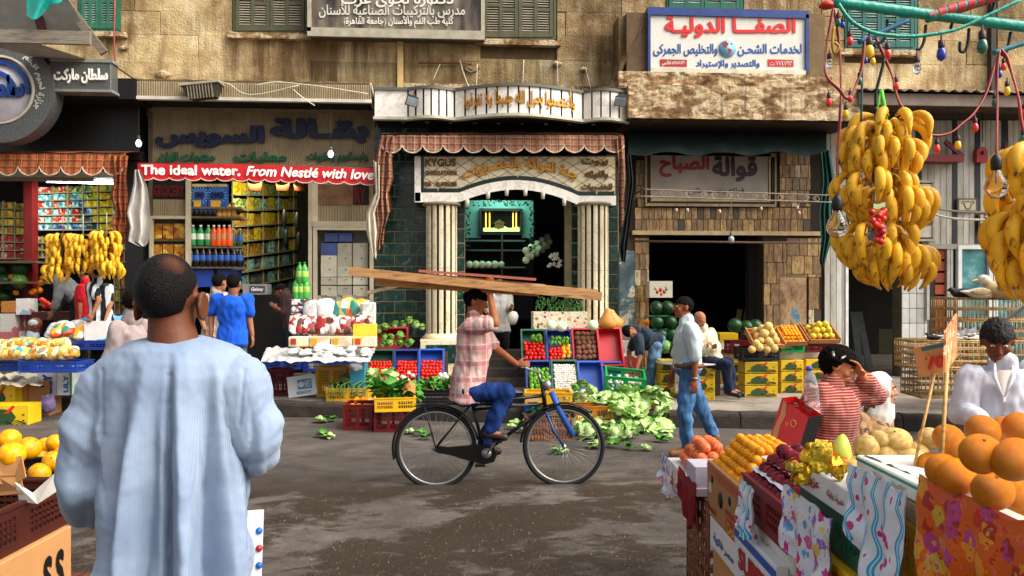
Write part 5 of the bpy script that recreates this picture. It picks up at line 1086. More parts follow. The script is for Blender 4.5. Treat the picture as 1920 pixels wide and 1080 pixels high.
# the big lettuce heap spilling off the kerb
pts = []
for k in range(115):
    px = R5.uniform(1075, 1248); t = R5.random(); low = 828-10*abs(px-1160)/90; hi = 742+(px-1075)*.1
    if px > 1190: low -= 8
    if t < .35: z = .22+R5.uniform(.0, .22); y = hi+R5.random()*22; d = 11.0+R5.uniform(-.5, .3)
    elif t < .6: y = R5.uniform(765, 800); d = R5.uniform(10.1, 10.5)
    else: y = R5.uniform(795, low); d = 2670/(y-540)+R5.uniform(-.1, .1)
    if y < 795 and px < 1150 and y > 762: px = R5.uniform(1150, 1200)
    pts.append(C(px, y, d))
place(LET, [p if p.z > .03 else V((p.x, p.y, .04)) for p in pts], .125, 'lettuce', 'loose pale green lettuce in the big heap spilling off the kerb', 'lettuce', 'lettuces in the heap spilling off the kerb')
place(LET, [C(R5.uniform(1085, 1250), R5.uniform(735, 768), 11.0) for k in range(26)], .13, 'lettuce', 'pale lettuce on top of the crates behind the heap', 'lettuce', 'lettuces on top of the crates')
place(LET, [C(R5.uniform(650, 735), 740-R5.random()*32*(1-abs(x_-690)/70) if False else R5.uniform(703, 735), 11.6) for x_ in range(22)], .13, 'lettuce', 'pale lettuce piled in front of the tomato crates', 'lettuce', 'lettuces piled in front of the tomatoes')
place(SPI, [C(x+R5.uniform(-6, 6), R5.uniform(728, 748), 10.0+R5.uniform(0, .25)) for x in range(708, 776, 4)], .16, 'leafy_greens', 'bunch of dark leafy greens on the yellow crate above the red crates', 'greens', 'dark greens on the yellow crate')
place(SPI, [C(x+R5.uniform(-4, 4), R5.uniform(718, 738), 11.4) for x in range(785, 868, 5)], .11, 'turnip_greens', 'bunch of turnip greens in the low black crate', 'greens', 'turnip greens in the black crate')
fruits(BEET, [C(x+R5.uniform(-3, 3), R5.uniform(732, 742), 11.3) for x in range(800, 860, 6)], .035, 'turnip', 'small brown turnip at the front of the black crate', 'turnips in the black crate')
place(BRO, [C(R5.uniform(998, 1068), R5.uniform(768, 790), 9.75) for k in range(14)], .1, 'broccoli', 'blue green broccoli head in the brown cane basket', 'broccoli', 'broccoli in the cane basket')
place(CAB, [C(x, y, 12.75) for x, y in ((722, 618), (741, 614), (757, 612), (768, 606), (782, 614), (792, 618), (711, 624), (722, 638), (735, 636), (749, 634), (733, 648), (704, 652), (716, 650), (750, 648), (763, 650), (771, 646))], .13, 'cabbage', 'round green cabbage piled on the red crate beside the green tiles', 'cabbage', 'green cabbages beside the tile wall', .4)
place(CAB, [C(x, y, 11.2) for x, y in ((1092, 726), (1078, 733), (1104, 735))], .13, 'cabbage', 'green cabbage at the foot of the blue crate', 'cabbage', 'green cabbages at the foot of the blue crate', .4)
fruits(GARL, [C(x+R5.uniform(-3, 3), R5.uniform(698, 718), 11.7) for x in range(730, 775, 3)], .035, 'onion', 'white onion heaped between the lettuces and the tomatoes', 'white onions between lettuces and tomatoes')
fruits(GARL, [C(R5.uniform(818, 838), R5.uniform(700, 716), 12.0) for k in range(12)], .04, 'onion', 'pinkish white onion beside the last tomato crate', 'white onions beside the last tomato crate')
WC = fm(m_fruit('white_cabbage_skin', 'C9D8A0', 'E8F0D0', None, 2, .4, .2), 14, 10)
for x, y, lb in ((1034, 610, 'white cabbage in front of the patterned box, left of two'), (1053, 612, 'white cabbage in front of the patterned box, right of two'), (1112, 610, 'single white cabbage between the beetroots and the squashes')): ob('white_cabbage', WC, None, C(x, y, 12.5), None, .085, lb, 'cabbage')
SQ = MB().loft([[(r*cos(2*pi*k/16), r*sin(2*pi*k/16), z) for k in range(16)] for r, z in ((.02, 0), (.1, .01), (.135, .06), (.13, .12), (.085, .19), (.06, .25), (.055, .29), (.02, .31))]).mesh('squash', m_fruit('squash_skin', 'D0883A', 'E0A458', None, 3, .45, .1))
ob('squash', SQ, None, C(1138, 617, 12.7), (0, .05, 0), 1.08, 'pear shaped orange squash, nearer to the column', 'squash'); ob('squash', SQ, None, C(1155, 617, 12.8), (0, -.3, 0), 1.05, 'leaning orange squash right of the upright one', 'squash')
fruits(ORAN, [C(1164, 603, 12.9), C(1211, 605, 13.1)], .055, 'orange', 'single small orange on the ledge by the tile shop', 'oranges on the ledge by the tile shop')
a = C(997, 618, 12.9); b = C(1098, 585, 12.9)
PPR = m_print('fruit_print_paper', 'D8CCB0', ['A83A1E', '8E6A1E', '5E5A1E', 'C9902A'], 13, .3, .6)
dbox(C(1048, 617, 13.0), (b.x-a.x), .4, b.z-a.z, PPR, 'pale box wrapped in fruit printed paper under the cucumbers')
fruits(CUC, [C(1004+R5.uniform(0, 90), y, 13.0+(587-y)*.006) for y in range(586, 556, -2) for k in range(9)], .045, 'cucumber', 'small dark green cucumber in the heap on the printed box', 'cucumbers on the printed box')
place(LET[:1]+SPI[:2], [G(x, y, .02) for x, y in ((605, 818), (618, 820), (622, 788), (600, 790), (710, 805), (790, 815), (800, 822), (770, 812), (1042, 849), (1054, 848), (960, 802), (975, 808), (985, 800), (968, 795), (1210, 842), (1240, 826), (1255, 822), (1180, 840), (1120, 838), (1150, 836))], .09, 'fallen_leaf', 'torn green leaves lying on the road', 'leaf', 'torn leaves on the road', .1)
# leeks hanging over the yellow crate
LK = m_leaf('D8DCC0', '8EA86A', '4E7A3A')
for k in range(26):
    x = R5.uniform(612, 690); c0 = C(x, R5.uniform(720, 732), 11.25); q = MB(); dx = R5.uniform(-.25, .3); q.tube([c0+V((dx, .2, .01)), c0+V((dx*.4, 0, .04)), c0+V((0, -.12, .0)), c0+V((-.03, -.17, R5.uniform(-.2, -.05)))], [.012, .01, .007, .003], 5); q.build('leek', LK, label='long thin leek draped over the yellow crate on the kerb', cat='leek', group='leeks on the yellow crate')
# ---- crates on the ground in the middle
pcrate(611, 690, 753, SW, 0, .17, 'y', 'yellow crate of leeks standing on the kerb', .35, ns=16)
pcrate(643, 698, 807, 0, 0, .31, 'm', 'dark red crate holding oranges on the road', .4, nr=4); pcrate(701, 756, 811, 0, 0, .28, 'm', 'dark red crate under the yellow crate of greens', .4, nr=4)
fruits(ORAN, heap(G(671, 800, .0)+V((0, .2, .2)), .32, .3, .045, 2), .045, 'orange', 'orange in the dark red crate on the road', 'oranges in the red crate on the road')
c0 = G(742, 806, .3); crate(C(740, 768, 10.0), .5, .36, .16, 'y', 'yellow crate of dark greens on top of the red crate', (0, 0, .12), ns=16)
q = MB(); q.grid(lambda u, v: C(755+24*u, 722+20*v-10*sin(pi*u), 10.05-.15*v)+V((0, .04*noise.noise(V((u*5, v*5, 1))), 0)), 10, 8); q.build('sack_cloth', mt('A8743A', .9, .3), label='brown sack cloth over the corner of the greens crate', cat='cloth')
pcrate(783, 935, 757, SW, 0, .13, 'k', 'long low black crate of turnips on the kerb', .35, ns=30); pcrate(930, 985, 757, SW, 0, .1, 'k', 'short black crate beside the shop steps', .3)
pcrate(985, 1073, 767, SW-.0, 0, .2, 'y', 'yellow crate on the kerb under the green peppers', .4, ns=14) ; 
place(LET, [C(x, 742+R5.uniform(-3, 5), 11.0) for x in range(1030, 1070, 6)]+[C(x, 744, 11.0) for x in (996, 1008)], .09, 'lettuce', 'small lettuce in the yellow crate on the kerb', 'lettuce', 'small lettuces in the yellow crate')
pcrate(1080, 1150, 804, 0, 0, .27, 'o', 'orange yellow crate half buried in the lettuce heap', .4, ns=14); pcrate(1188, 1233, 799, 0, 0, .22, 'm', 'dark red crate at the right of the lettuce heap', .4)
pcrate(984, 1010, 800, 0.0, 0, .25, 'b', 'dark blue crate behind the cane basket', .4)
def cane(p, w, d, h, label, rot=0, ns=14, rows=(0, .5, 1), name='cane_basket', cat='basket', mat=CANE, top=False, tail=None):
    q = MB(); X, Y = w/2, d/2; r = .008; R = random.Random(int(w*1000)+int(p[0]*100))
    for z in rows:
        zz = h*z; pts = [V((-X, -Y, zz)), V((X, -Y, zz)), V((X, Y, zz)), V((-X, Y, zz)), V((-X, -Y, zz))]
        for a_, b_ in zip(pts, pts[1:]):
            for o_ in (-.008, .008): q.tube([a_+V((0, 0, o_)), (a_+b_)/2+V((0, 0, o_+R.uniform(-.006, .006))), b_+V((0, 0, o_))], r, 5)
    n2 = max(3, int(ns*d/w))
    for i in range(ns+1): 
        for y in (-Y, Y): x = -X+w*i/ns+R.uniform(-.004, .004); q.tube([(x, y, 0), (x+R.uniform(-.006, .006), y, h+.015)], r*.7, 5)
    for i in range(n2+1):
        for x in (-X, X): y = -Y+d*i/n2; q.tube([(x, y, 0), (x, y+R.uniform(-.006, .006), h+.015)], r*.7, 5)
    if top:
        for i in range(ns+1): x = -X+w*i/ns; q.tube([(x, -Y, h), (x, Y, h)], r*.7, 5)
    q.box((-X, -Y, -.01), (X, Y, 0)); return q.build(name, mat, None, loc=p, rot=(0, 0, rot), label=label, cat=cat)
cane(G(1031, 828, 0)+V((0, .2, .01)), .52, .36, .24, 'brown cane basket of broccoli on the road behind the front wheel', .03, 14, (0, .55, 1), mat=m_wood('7A4A2A', '3A2010', 9, (1, 1, 1)))
# steps into the fruit shop
for i in range(4):
    a = P(872, 700, 13.0); b = P(985, 700, 13.0); MB().box((a.x, 12.7+.3*i, SW), (b.x-.0, 13.9, SW+.13*(i+1))).build('step', mt('4A4238', .9, .5, 4), None, label='worn dark stone step into the fruit shop, number %s from the bottom' % ('one', 'two', 'three', 'four')[i], cat='step')
# ---- packet stall in front of the grocery
def packet_mesh(mat, sx=.12, sy=.035, sz=.17, nm='packet', seed=0):
    return MB().ell((0, 0, sz), (sx, sy, sz), 12, 10, lambda d: (1/max(abs(d.x), abs(d.z), .75))**.75*(1+.06*noise.noise(d*4+V((seed, 0, 0)))), None).mesh(nm, mat)
RW = m_wrap('red_white_packet', ['D8D0C8', 'A81E1E', 'E8E0D8', '8E3A2E', 'C9B8A8', '5E2A1E'], 11, .2); YP = m_wrap('yellow_packet', ['E0A81E', 'E8C860', 'C87A1A', 'E8E0C8', '2A8A7A', 'D04A1A'], 8, .2); WPK = m_wrap('white_packet', ['E0DCD4', 'F0EEEA', 'C8C4BC', 'B8C4D0', 'E8E4DC'], 14, .15); OP = m_wrap('orange_snack_packet', ['E08A1A', 'E8B03A', 'E8C878', 'D0641E', 'F0D890', 'E8A42E', '4E9A88', 'E8DCC0'], 15, .15)
PM = {'r': packet_mesh(RW), 'y': packet_mesh(YP, .1, .05, .16), 'w': packet_mesh(WPK, .13, .04, .16), 'o': packet_mesh(OP, .13, .09, .1)}
def packets(spec, d, key, label, group, s=1.0, tilt=-.35):
    for x, y in spec: ob('packet', PM[key], None, C(x, y, d), (tilt+R5.uniform(-.1, .1), R5.uniform(-.2, .2), R5.uniform(-.3, .3)), s*R5.uniform(.9, 1.08), label, 'packet', group)
packets([(555+11*i, 627) for i in range(13)], 11.9, 'r', 'red and white snack packet leaning in the front row', 'snack packets in the front row', .9)
packets([(585, 603), (600, 604), (612, 602)], 12.2, 'w', 'white paper packet in the upper row', 'white packets in the upper row', 1.1); packets([(636, 603), (646, 600), (660, 602), (672, 605)], 12.2, 'y', 'yellow and blue pasta packet in the upper row', 'pasta packets in the upper row', 1.15)
def flat_pile(q, x0, x1, y0, y1, d, n, s): pass
for k, (x0, x1) in enumerate(((541, 578), (580, 618), (620, 660), (662, 704))):
    o = ob('snack_carton', fbox(MB(), x0, 632, x1, 650, 11.6, .25, .004).mesh('snack_carton', m_wrap('printed_carton', ['E0D4B8', 'E8C060', 'D8CDB0', 'C8B898'], 5, .5) if k == 0 else bpy.data.materials['printed_carton']), label='printed snack carton in the row under the packets, %s from the grocery door' % ('first', 'second', 'third', 'fourth')[k], cat='carton')
    fb(x0+4, 635, x0+14, 646, 11.59, .01, 'colour_patch', mt('C8401A', .4) if k in (0, 3) else mt('D89A1E', .4), o)
fb(662, 608, 704, 632, 11.9, .25, 'display_carton', mt('D8B83A', .5, .15), label='pale yellow carton at the right end of the packet rows', cat='carton')
for k in range(2): fb(678-3*k, 567, 704-3*k, 610, 12.1+.12*k, .1, 'wrapped_bundle', WPK, None, .02, label=('front' if k == 0 else 'rear')+' white plastic wrapped bundle standing by the green tiles', cat='bundle')
row('gb', lambda: bottle(.33, .06, '3E9A3A', 'A8D060', '2E8A3A'), [C(x, 560, 12.6) for x in (556, 565, 574)], 'green drink bottle stacked on the drink trays', 'green bottles on the drink trays'); row('gb', None, [C(x, 531, 12.6) for x in (562, 571)], 'green drink bottle in the second tier of the stack', 'green bottles in the second tier')
for k, y in enumerate((561, 574, 587)): fb(546, y, 578, y+11, 12.5, .3, 'drink_tray', m_wrap('drink_tray_print', ['D8D8D0', '2E5A3A', 'E8E8E0', '8E3A4A', '3A5E9A'], 20, .2) if k == 0 else bpy.data.materials['drink_tray_print'], None, .01, label='shrink wrapped tray of cans, %s of three' % ('topmost', 'middle', 'bottom')[k], cat='tray')
q = MB()
def sackf(u, v): 
    x = 500+205*u-12*v; y = 652+26*v+4*noise.noise(V((u*9, v*3, 1))); return C(x, y, 12.0-1.0*v)+V((0, 0, .045*noise.noise(V((u*16, v*8, 4)))))
q.grid(sackf, 60, 14); q.build('plastic_sheet', mt('E0DEDA', .25, .1, 4, .5), label='crumpled white plastic sheet covering the packet stall table', cat='sheet')
packets([(540+R5.uniform(0, 150), 660+R5.uniform(-6, 10)) for k in range(26)], 11.3, 'w', 'white bread packet lying on the packet stall', 'white bread packets on the stall', .55, -1.3)
packets([(560+R5.uniform(0, 120), 650+R5.uniform(-2, 4)) for k in range(14)], 11.5, 'y', 'small yellow packet lying in front of the printed cartons', 'small yellow packets before the cartons', .5, -1.2)
pcrate(494, 563, 693, .42, 0, .16, 'b', 'dark blue crate at the left front of the packet stall', .5); pcrate(568, 655, 697, .42, 0, .17, 'b', 'dark blue crate at the right front of the packet stall', .5)
pcrate(500, 540, 742, SW, 0, .38, 'm', 'maroon crate standing on end under the packet stall', .3, nr=6); pcrate(592, 650, 744, SW, 0, .42, 'y', 'yellow crate standing on end under the packet stall', .3, nr=8, ns=12)
a = C(655, 745, 11.3); fb(656, 672, 683, 738, 11.4, .5, 'stall_side', mt('2E7F96', .5, .2), label='turquoise side panel of the packet stall', cat='panel')
c0 = G(566, 747, SW); bxx = dbox(c0+V((0, .12, .01)), .4, .12, .3, mt('D8DCDC', .5, .08), 'white carton with blue print leaning under the packet stall', (-.25, -.12, .1)); Mx = Matrix.Identity(4)
MB().box((-.06, -.066, .1), (.14, -.062, .24)).build('print_panel', mt('2E8AC0', .4), bxx); MB().tube([(-.01, -.067, .17), (-.01, -.07, .17)], .045, 18).build('print_disc', mt('D8DCDC', .4), bxx)
letters(MB(), 'ISSOY', quadfit((-.08, -.063, .03), (.13, -.063, .03), (.13, -.063, .075), (-.08, -.063, .075)), .003, .03, False).build('lettering', mt('2E5A7A', .4), bxx); letters(MB(), 'NEST', quadfit((.04, -.067, .12), (.13, -.067, .12), (.13, -.067, .22), (.04, -.067, .22)), .003, .03, False).build('lettering', LW, bxx)
q = MB().ell(C(667, 685, 11.1), (.09, .07, .08), 14, 10, lambda d: 1+.35*noise.noise(d*3)); q.build('plastic_bag', mt('A8B0BC', .15, .2, 6, .5), label='small crumpled clear plastic bag at the corner of the packet stall', cat='bag')
# ---- right side of the pavement: yellow fruit cartons with melons, watermelons
YB = mt('E0B818', .45, .15, 3); YG = mt('2E4A24', .5, .3); YK = mt('2A2418', .5)
def ybox(x0, x1, yt, yb, d, label, group=None, dep=.3):
    w = (x1-x0)*d/FP; h = (yb-yt)*d/FP; c0 = C((x0+x1)/2, yb, d); o = MB().bev((-w/2, 0, 0), (w/2, dep, h*.97), .006).build('fruit_carton', YB, None, loc=c0, rot=(0, 0, -YAW*.3), label=label, cat='carton', group=group)
    if 'yp' not in _first:
        q = MB(); q.prism([(-.32, .15), (-.1, .1), (.12, .2), (.22, .45), (.1, .75), (-.12, .8), (-.3, .55)], I4, -.006, -.002); q.prism([(-.46, .2), (-.36, .3), (-.3, .22), (-.38, .12)], I4, -.006, -.002); _first['yp'] = q.mesh('green_print', YG)
        q = MB(); 
        for k in range(4): q.tube([(.0+.45*t, -.003, .12+.05*k+.05*sin(t*9+k)) for t in [i/10 for i in range(11)]], .008, 4)
        _first['yk'] = q.mesh('wave_print', YK); q = MB(); q.prism([(-.05, .6), (.15, .95), (.2, .9), (.05, .6)], I4, -.008, -.002); _first['yr'] = q.mesh('red_print', mt('C8301A', .4)); q = MB(); q.tube([(.38, .0, .55), (.38, -.004, .55)], .03, 10); q.tube([(.38, .0, .3), (.38, -.004, .3)], .03, 10); _first['yh'] = q.mesh('vent_hole', BLACK)
    for nm, k in (('green_print', 'yp'), ('wave_print', 'yk'), ('red_print', 'yr'), ('vent_hole', 'yh')): ob(nm, _first[k], o, (0, 0, 0), None, (w, 1, h))
    return o
GY = 'yellow printed fruit cartons stacked on the pavement'
for i in range(3):
    ybox(1396, 1459, 678+22.5*i, 700+22.5*i, 11.55, 'yellow printed fruit carton under the black crate, %s of three' % ('top', 'middle', 'bottom')[i]); ybox(1464, 1507, 675+21.5*i, 696+21.5*i, 12.0, 'yellow printed fruit carton under the green crate, %s of three' % ('top', 'middle', 'bottom')[i])
    ybox(1511, 1566, 673+21*i, 693+21*i, 12.2, 'yellow printed fruit carton beside the white plank post, %s of three' % ('top', 'middle', 'bottom')[i]); ybox(1368, 1397, 680+19*i, 698+19*i, 12.3, 'yellow printed fruit carton behind the black crate stack, %s of three' % ('top', 'middle', 'bottom')[i])
for i in range(3): ybox(1290, 1341, 683+26*i, 709+26*i, 11.3, 'yellow fruit carton right of the walking man, %s of three' % ('top', 'middle', 'bottom')[i]); ybox(1238, 1266, 675+23*i, 697+23*i, 11.6, 'yellow fruit carton left of the walking man, %s of three' % ('top', 'middle', 'bottom')[i])
q = MB(); q.tube([C(1290, 678, 11.5)-V((0, 0, .02)), C(1290, 678, 11.5)], .46, 24); q.build('round_table_top', mt('BDB6A4', .5, .3), label='round pale table top with bananas behind the walking man', cat='table')
fb(1350, 625, 1384, 643, 12.8, .3, 'fruit_carton', YB, label='yellow slotted carton behind the seated man', cat='carton'); fb(1350, 643, 1386, 655, 12.8, .3, 'white_carton', CARDW, label='white carton under the yellow slotted one', cat='carton'); fb(1351, 656, 1385, 738, 12.9, .3, 'brown_carton', mt('8E6A30', .6, .3), label='tall brown carton stack behind the seated man', cat='carton')
crate(C(1427, 676, 11.55)+V((0, .18, 0)), .56, .36, .17, 'k', 'black crate of beige melons on the yellow cartons', (0, 0, .0), ns=14)
crate(C(1388, 664, 12.2)+V((0, .15, 0)), .3, .3, .19, 'm', 'dark red crate behind the melons', ns=8)
crate(C(1487, 661, 12.0)+V((0, .15, 0)), .36, .3, .14, 'g', 'green crate under the tray of apricots', ns=10); fb(1465, 661, 1508, 674, 12.0, .3, 'white_carton', CARDW, label='white carton with red spot under the green crate', cat='carton')
crate(C(1539, 661, 12.2)+V((0, .15, 0)), .44, .3, .13, 'm', 'dark red crate under the yellow fruit pyramid', ns=10); fb(1513, 661, 1565, 673, 12.2, .3, 'white_carton', CARDW, label='white carton under the dark red crate', cat='carton')
def tray(x0, x1, yb, yt, d, label): # wooden tray tipped towards the street
    pc = C((x0+x1)/2, (yb+yt)/2, d); w = (x1-x0)*d/FP; L = .42; q = MB(); q.box((-w/2, -L/2, -.02), (w/2, L/2, 0)); q.box((-w/2, -L/2, 0), (w/2, -L/2+.012, .05)); q.box((-w/2, L/2-.012, 0), (w/2, L/2, .05)); q.box((-w/2, -L/2, 0), (-w/2+.012, L/2, .07)); q.box((w/2-.012, -L/2, 0), (w/2, L/2, .07))
    rot = (radians(32), 0, 0); q.build('wooden_tray', WOODP, None, loc=pc, rot=rot, label=label, cat='tray'); return TR(pc, rot), w, L
for x0, x1, yb, yt, d, me, r, nm, lb in ((1403, 1465, 650, 622, 11.8, MELON, .062, 'melon', 'beige netted melon on the tipped tray'), (1452, 1506, 643, 618, 12.1, APRI, .028, 'apricot', 'orange apricot on the tipped tray behind the green crate'), (1506, 1566, 642, 612, 12.3, LEMO, .052, 'yellow_melon', 'small yellow melon in the pyramid by the white post')):
    M_, w, L = tray(x0, x1, yb, yt, d, 'wooden tray tipped towards the street with '+nm.replace('_', ' ')+'s'); fruits(me, heap((0, 0, 0), w-.05, L-.05, r, 3, M_), r, nm, lb, nm.replace('_', ' ')+'s on the tipped tray', 'melon' if 'melon' in nm else nm)
fruits(MELON, [C(x, y, 11.4) for x, y in ((1410, 655), (1424, 651), (1438, 655), (1451, 653), (1418, 643), (1444, 644))], .058, 'melon', 'beige melon at the front of the black crate', 'beige melons in the black crate')
for y in (592, 618, 643): fb(1216, y, 1262, y+2, 13.0, .35, 'shelf', CM['G'], label='dark green shelf holding the watermelons, row at %s height' % {592: 'head', 618: 'chest', 643: 'waist'}[y], cat='shelf')
for i, (x, y) in enumerate(((1231, 577), (1252, 577), (1232, 604), (1257, 604), (1240, 628), (1260, 628))): ob('watermelon', WMEL, None, C(x, y, 12.9), (R5.random(), R5.random(), 0), .112, 'dark watermelon on the green shelf, %s of the %s row' % (('left', 'right')[i % 2], ('top', 'middle', 'lower')[i//2]), 'watermelon')
for x, y, me, lb in ((1246, 650, LWMEL, 'light striped watermelon at the bottom of the green rack'), (1262, 652, WMEL, 'dark watermelon beside the light striped one'), (1378, 610, WMEL, 'dark watermelon behind the seated man'), (1416, 612, WMEL, 'dark watermelon behind the beige melons'), (1400, 614, WMEL, 'dark watermelon in the shade between the two larger ones')): ob('watermelon', me, None, C(x, y, 12.8), None, .12, lb, 'watermelon')
o = fb(1218, 527, 1261, 558, 13.2, .25, 'picture_carton', mt('D8CFB8', .5, .15), label='cream carton with painted tomatoes above the watermelons', cat='carton'); 
for x, y, r, m_ in ((1238, 543, .035, 'B8281E'), (1232, 547, .03, 'C8401A'), (1245, 547, .03, 'B8281E'), (1249, 541, .035, '8A9A5A'), (1229, 541, .025, '8A9A5A'), (1240, 551, .03, 'C85A1E')): MB().tube([P(x, y, 13.2), P(x, y, 13.195)], r, 12).build('painted_fruit', mt(m_, .5), o)
for x0, x1, y0, y1, m_, lb in ((1168, 1194, 668, 715, 'A82230', 'red and white printed carton behind the bending man'), (1228, 1238, 650, 735, '7A1E22', 'narrow white and red carton left of the yellow cartons'), (1168, 1198, 640, 668, '2E6AA0', 'blue printed carton behind the bending man')): fb(x0, y0, x1, y1, 12.9, .3, 'printed_carton', m_wrap('carton_'+m_, [m_, 'D8D4CC', m_, 'B8B0A0'], 6, .5), label=lb, cat='carton')

fruits(WC, [P(880+12*i, 496, 14.85) for i in range(6)]+[P(986+5*i+4*(k%2), 470+9*k-3.2*i, 14.5+.2*i) for i in (0, 2, 4, 6, 8) for k in range(3)], .066, 'cabbage', 'pale cabbage on the dim shelves inside the fruit shop', 'cabbages on the dim shelves inside the fruit shop')
fruits(GARL, [P(1040+R5.uniform(-12, 12), 488+R5.uniform(-14, 12), 14.4) for k in range(30)], .03, 'garlic', 'garlic bulb in the hanging cluster inside the fruit shop', 'hanging garlic inside the fruit shop')
# ---------------- people ----------------
def remesh(mb, vox, name, mat, smooth=2, disp=None):
    me = mb.mesh('shape'); o = bpy.data.objects.new('shape', me); scn.collection.objects.link(o)
    m = o.modifiers.new('r', 'REMESH'); m.mode = 'VOXEL'; m.voxel_size = vox; m.use_smooth_shade = True
    if smooth: s_ = o.modifiers.new('s', 'SMOOTH'); s_.factor = .6; s_.iterations = smooth
    dg = bpy.context.evaluated_depsgraph_get(); me2 = bpy.data.meshes.new_from_object(o.evaluated_get(dg)); bpy.data.objects.remove(o); bpy.data.meshes.remove(me)
    me2.name = name; me2.materials.clear(); me2.materials.append(mat)
    if disp:
        ns = [v.normal.copy() for v in me2.vertices]
        for v, n_ in zip(me2.vertices, ns): v.co = v.co + n_*disp(v.co, n_)
    me2.polygons.foreach_set('use_smooth', [True]*len(me2.polygons)); return me2
def caps(q, a, b, ra, rb, n=12):
    a, b = V(a), V(b); t = b-a; L = t.length
    if L < 1e-4: return q.ell(a, ra, n, 8)
    t.normalize(); up = V((0, 0, 1)) if abs(t.z) < .9 else V((1, 0, 0)); x = t.cross(up).normalized(); y = x.cross(t)
    rr = []
    for i in range(5): an = pi/2*(1-i/4.0); c = a-t*(ra*sin(an)); r = max(.0008, ra*cos(an)); rr.append([c+x*(r*cos(2*pi*k/n))+y*(r*sin(2*pi*k/n)) for k in range(n)])
    for i in range(5): an = pi/2*i/4.0; c = b+t*(rb*sin(an)); r = max(.0008, rb*cos(an)); rr.append([c+x*(r*cos(2*pi*k/n))+y*(r*sin(2*pi*k/n)) for k in range(n)])
    return q.loft(rr)
def torso(q, rings, n=24):
    """rings: (centre, side vector*halfwidth, front vector*halfdepth)"""
    return q.loft([[c+s*cos(2*pi*k/n)+f*sin(2*pi*k/n) for k in range(n)] for c, s, f in rings])
def frm(f, u):
    f = V(f).normalized(); u = V(u); u = (u-f*u.dot(f)).normalized(); return f, u, f.cross(u)
def head_shape(q, c, f, u, k, ears=True):
    f, u, s = frm(f, u)
    R3 = Matrix((s, f, u)).transposed().to_4x4()
    def E(off, r, n=14, m=10): q.ell(c+(s*off[0]+f*off[1]+u*off[2])*k, tuple(x*k for x in r), n, m, None, R3)
    E((0, -.012, .03), (.074, .096, .088), 20, 14); E((0, .028, -.045), (.056, .06, .066)); E((0, .03, 0), (.062, .065, .07)); E((0, .072, -.09), (.022, .018, .018)); E((0, .078, .034), (.05, .014, .012))
    for e in (-1, 1):
        E((e*.04, .062, -.02), (.022, .02, .022))
        if ears: E((e*.076, -.008, -.005), (.012, .02, .032)); E((e*.082, -.014, .008), (.008, .014, .022))
    caps(q, c+(f*.088+u*.028)*k, c+(f*.112-u*.018)*k, .009*k, .014*k, 8); E((.012, .1, -.024), (.009, .009, .008)); E((-.012, .1, -.024), (.009, .009, .008)); E((0, .089, -.052), (.024, .009, .006)); E((0, .086, -.064), (.019, .009, .007))
    return R3
def face_bits(root, c, f, u, k, iris='1E1410'):
    f, u, s = frm(f, u); R3 = Matrix((s, f, u)).transposed().to_4x4()
    for e in (-1, 1):
        q = MB().ell(c+(s*e*.03+f*.083+u*.016)*k, (.013*k, .009*k, .007*k), 10, 8, None, R3).build('eye', mt('D8D0C8', .2, .05), root)
        MB().ell(c+(s*e*.03+f*.0895+u*.016)*k, (.005*k, .003*k, .005*k), 8, 6, None, R3).build('iris', mt(iris, .1), q)
        MB().tube([c+(s*e*.016+f*.094+u*.034)*k, c+(s*e*.034+f*.09+u*.04)*k, c+(s*e*.05+f*.076+u*.033)*k], .0038*k, 6).build('eyebrow', HAIRM, root)
    MB().tube([c+(s*-.022+f*.09-u*.058)*k, c+(f*.098-u*.057)*k, c+(s*.022+f*.09-u*.058)*k], [.003*k, .005*k, .003*k], 6).build('lips', mt('7A3A2E', .5), root)
HAIRM = NT('short_dark_hair'); HAIRM = HAIRM.fin(HAIRM.ramp(HAIRM.noise(90, 4), [(.4, hexc('080605')), (.7, hexc('1C1512'))]), .8, HAIRM.noise(180, 3), .8, .01, spec=.08)
GREYH = NT('greying_hair'); GREYH = GREYH.fin(GREYH.ramp(GREYH.noise(70, 4), [(.4, hexc('0E0C0B')), (.6, hexc('24201E')), (.75, hexc('4E4844'))]), .6, GREYH.noise(160, 3), .8, .01, spec=.25)
def hair(root, c, f, u, k, mat=None, line=.035, back=-.045, thick=.009, curl=0, vox=.006, bald=False):
    f, u, s = frm(f, u); R3 = Matrix((s, f, u)).transposed(); q = MB()
    cc = c+(f*-.012+u*.03)*k
    def fn(d):
        z = d.z*.088; y = d.y*.096; lim = line if y > .03 else (back if y < -.02 else (back+(line-back)*((y+.02)/.05)))
        if y < .02 and y > -.02 and abs(d.x) > .75: lim = max(lim, -.005)
        v = 1.0+thick/.09 if z > lim-.03 else .86
        if z <= lim-.03: v = .86
        if bald and z > .05: v = .9
        return v+(curl*noise.noise(d*9)+curl*.5*noise.noise(d*20) if curl and v > 1 else 0)
    q.ell(cc, (.074*k, .096*k, .088*k), 64, 44, fn, R3.to_4x4()); return q.build('hair', mat or HAIRM, root)
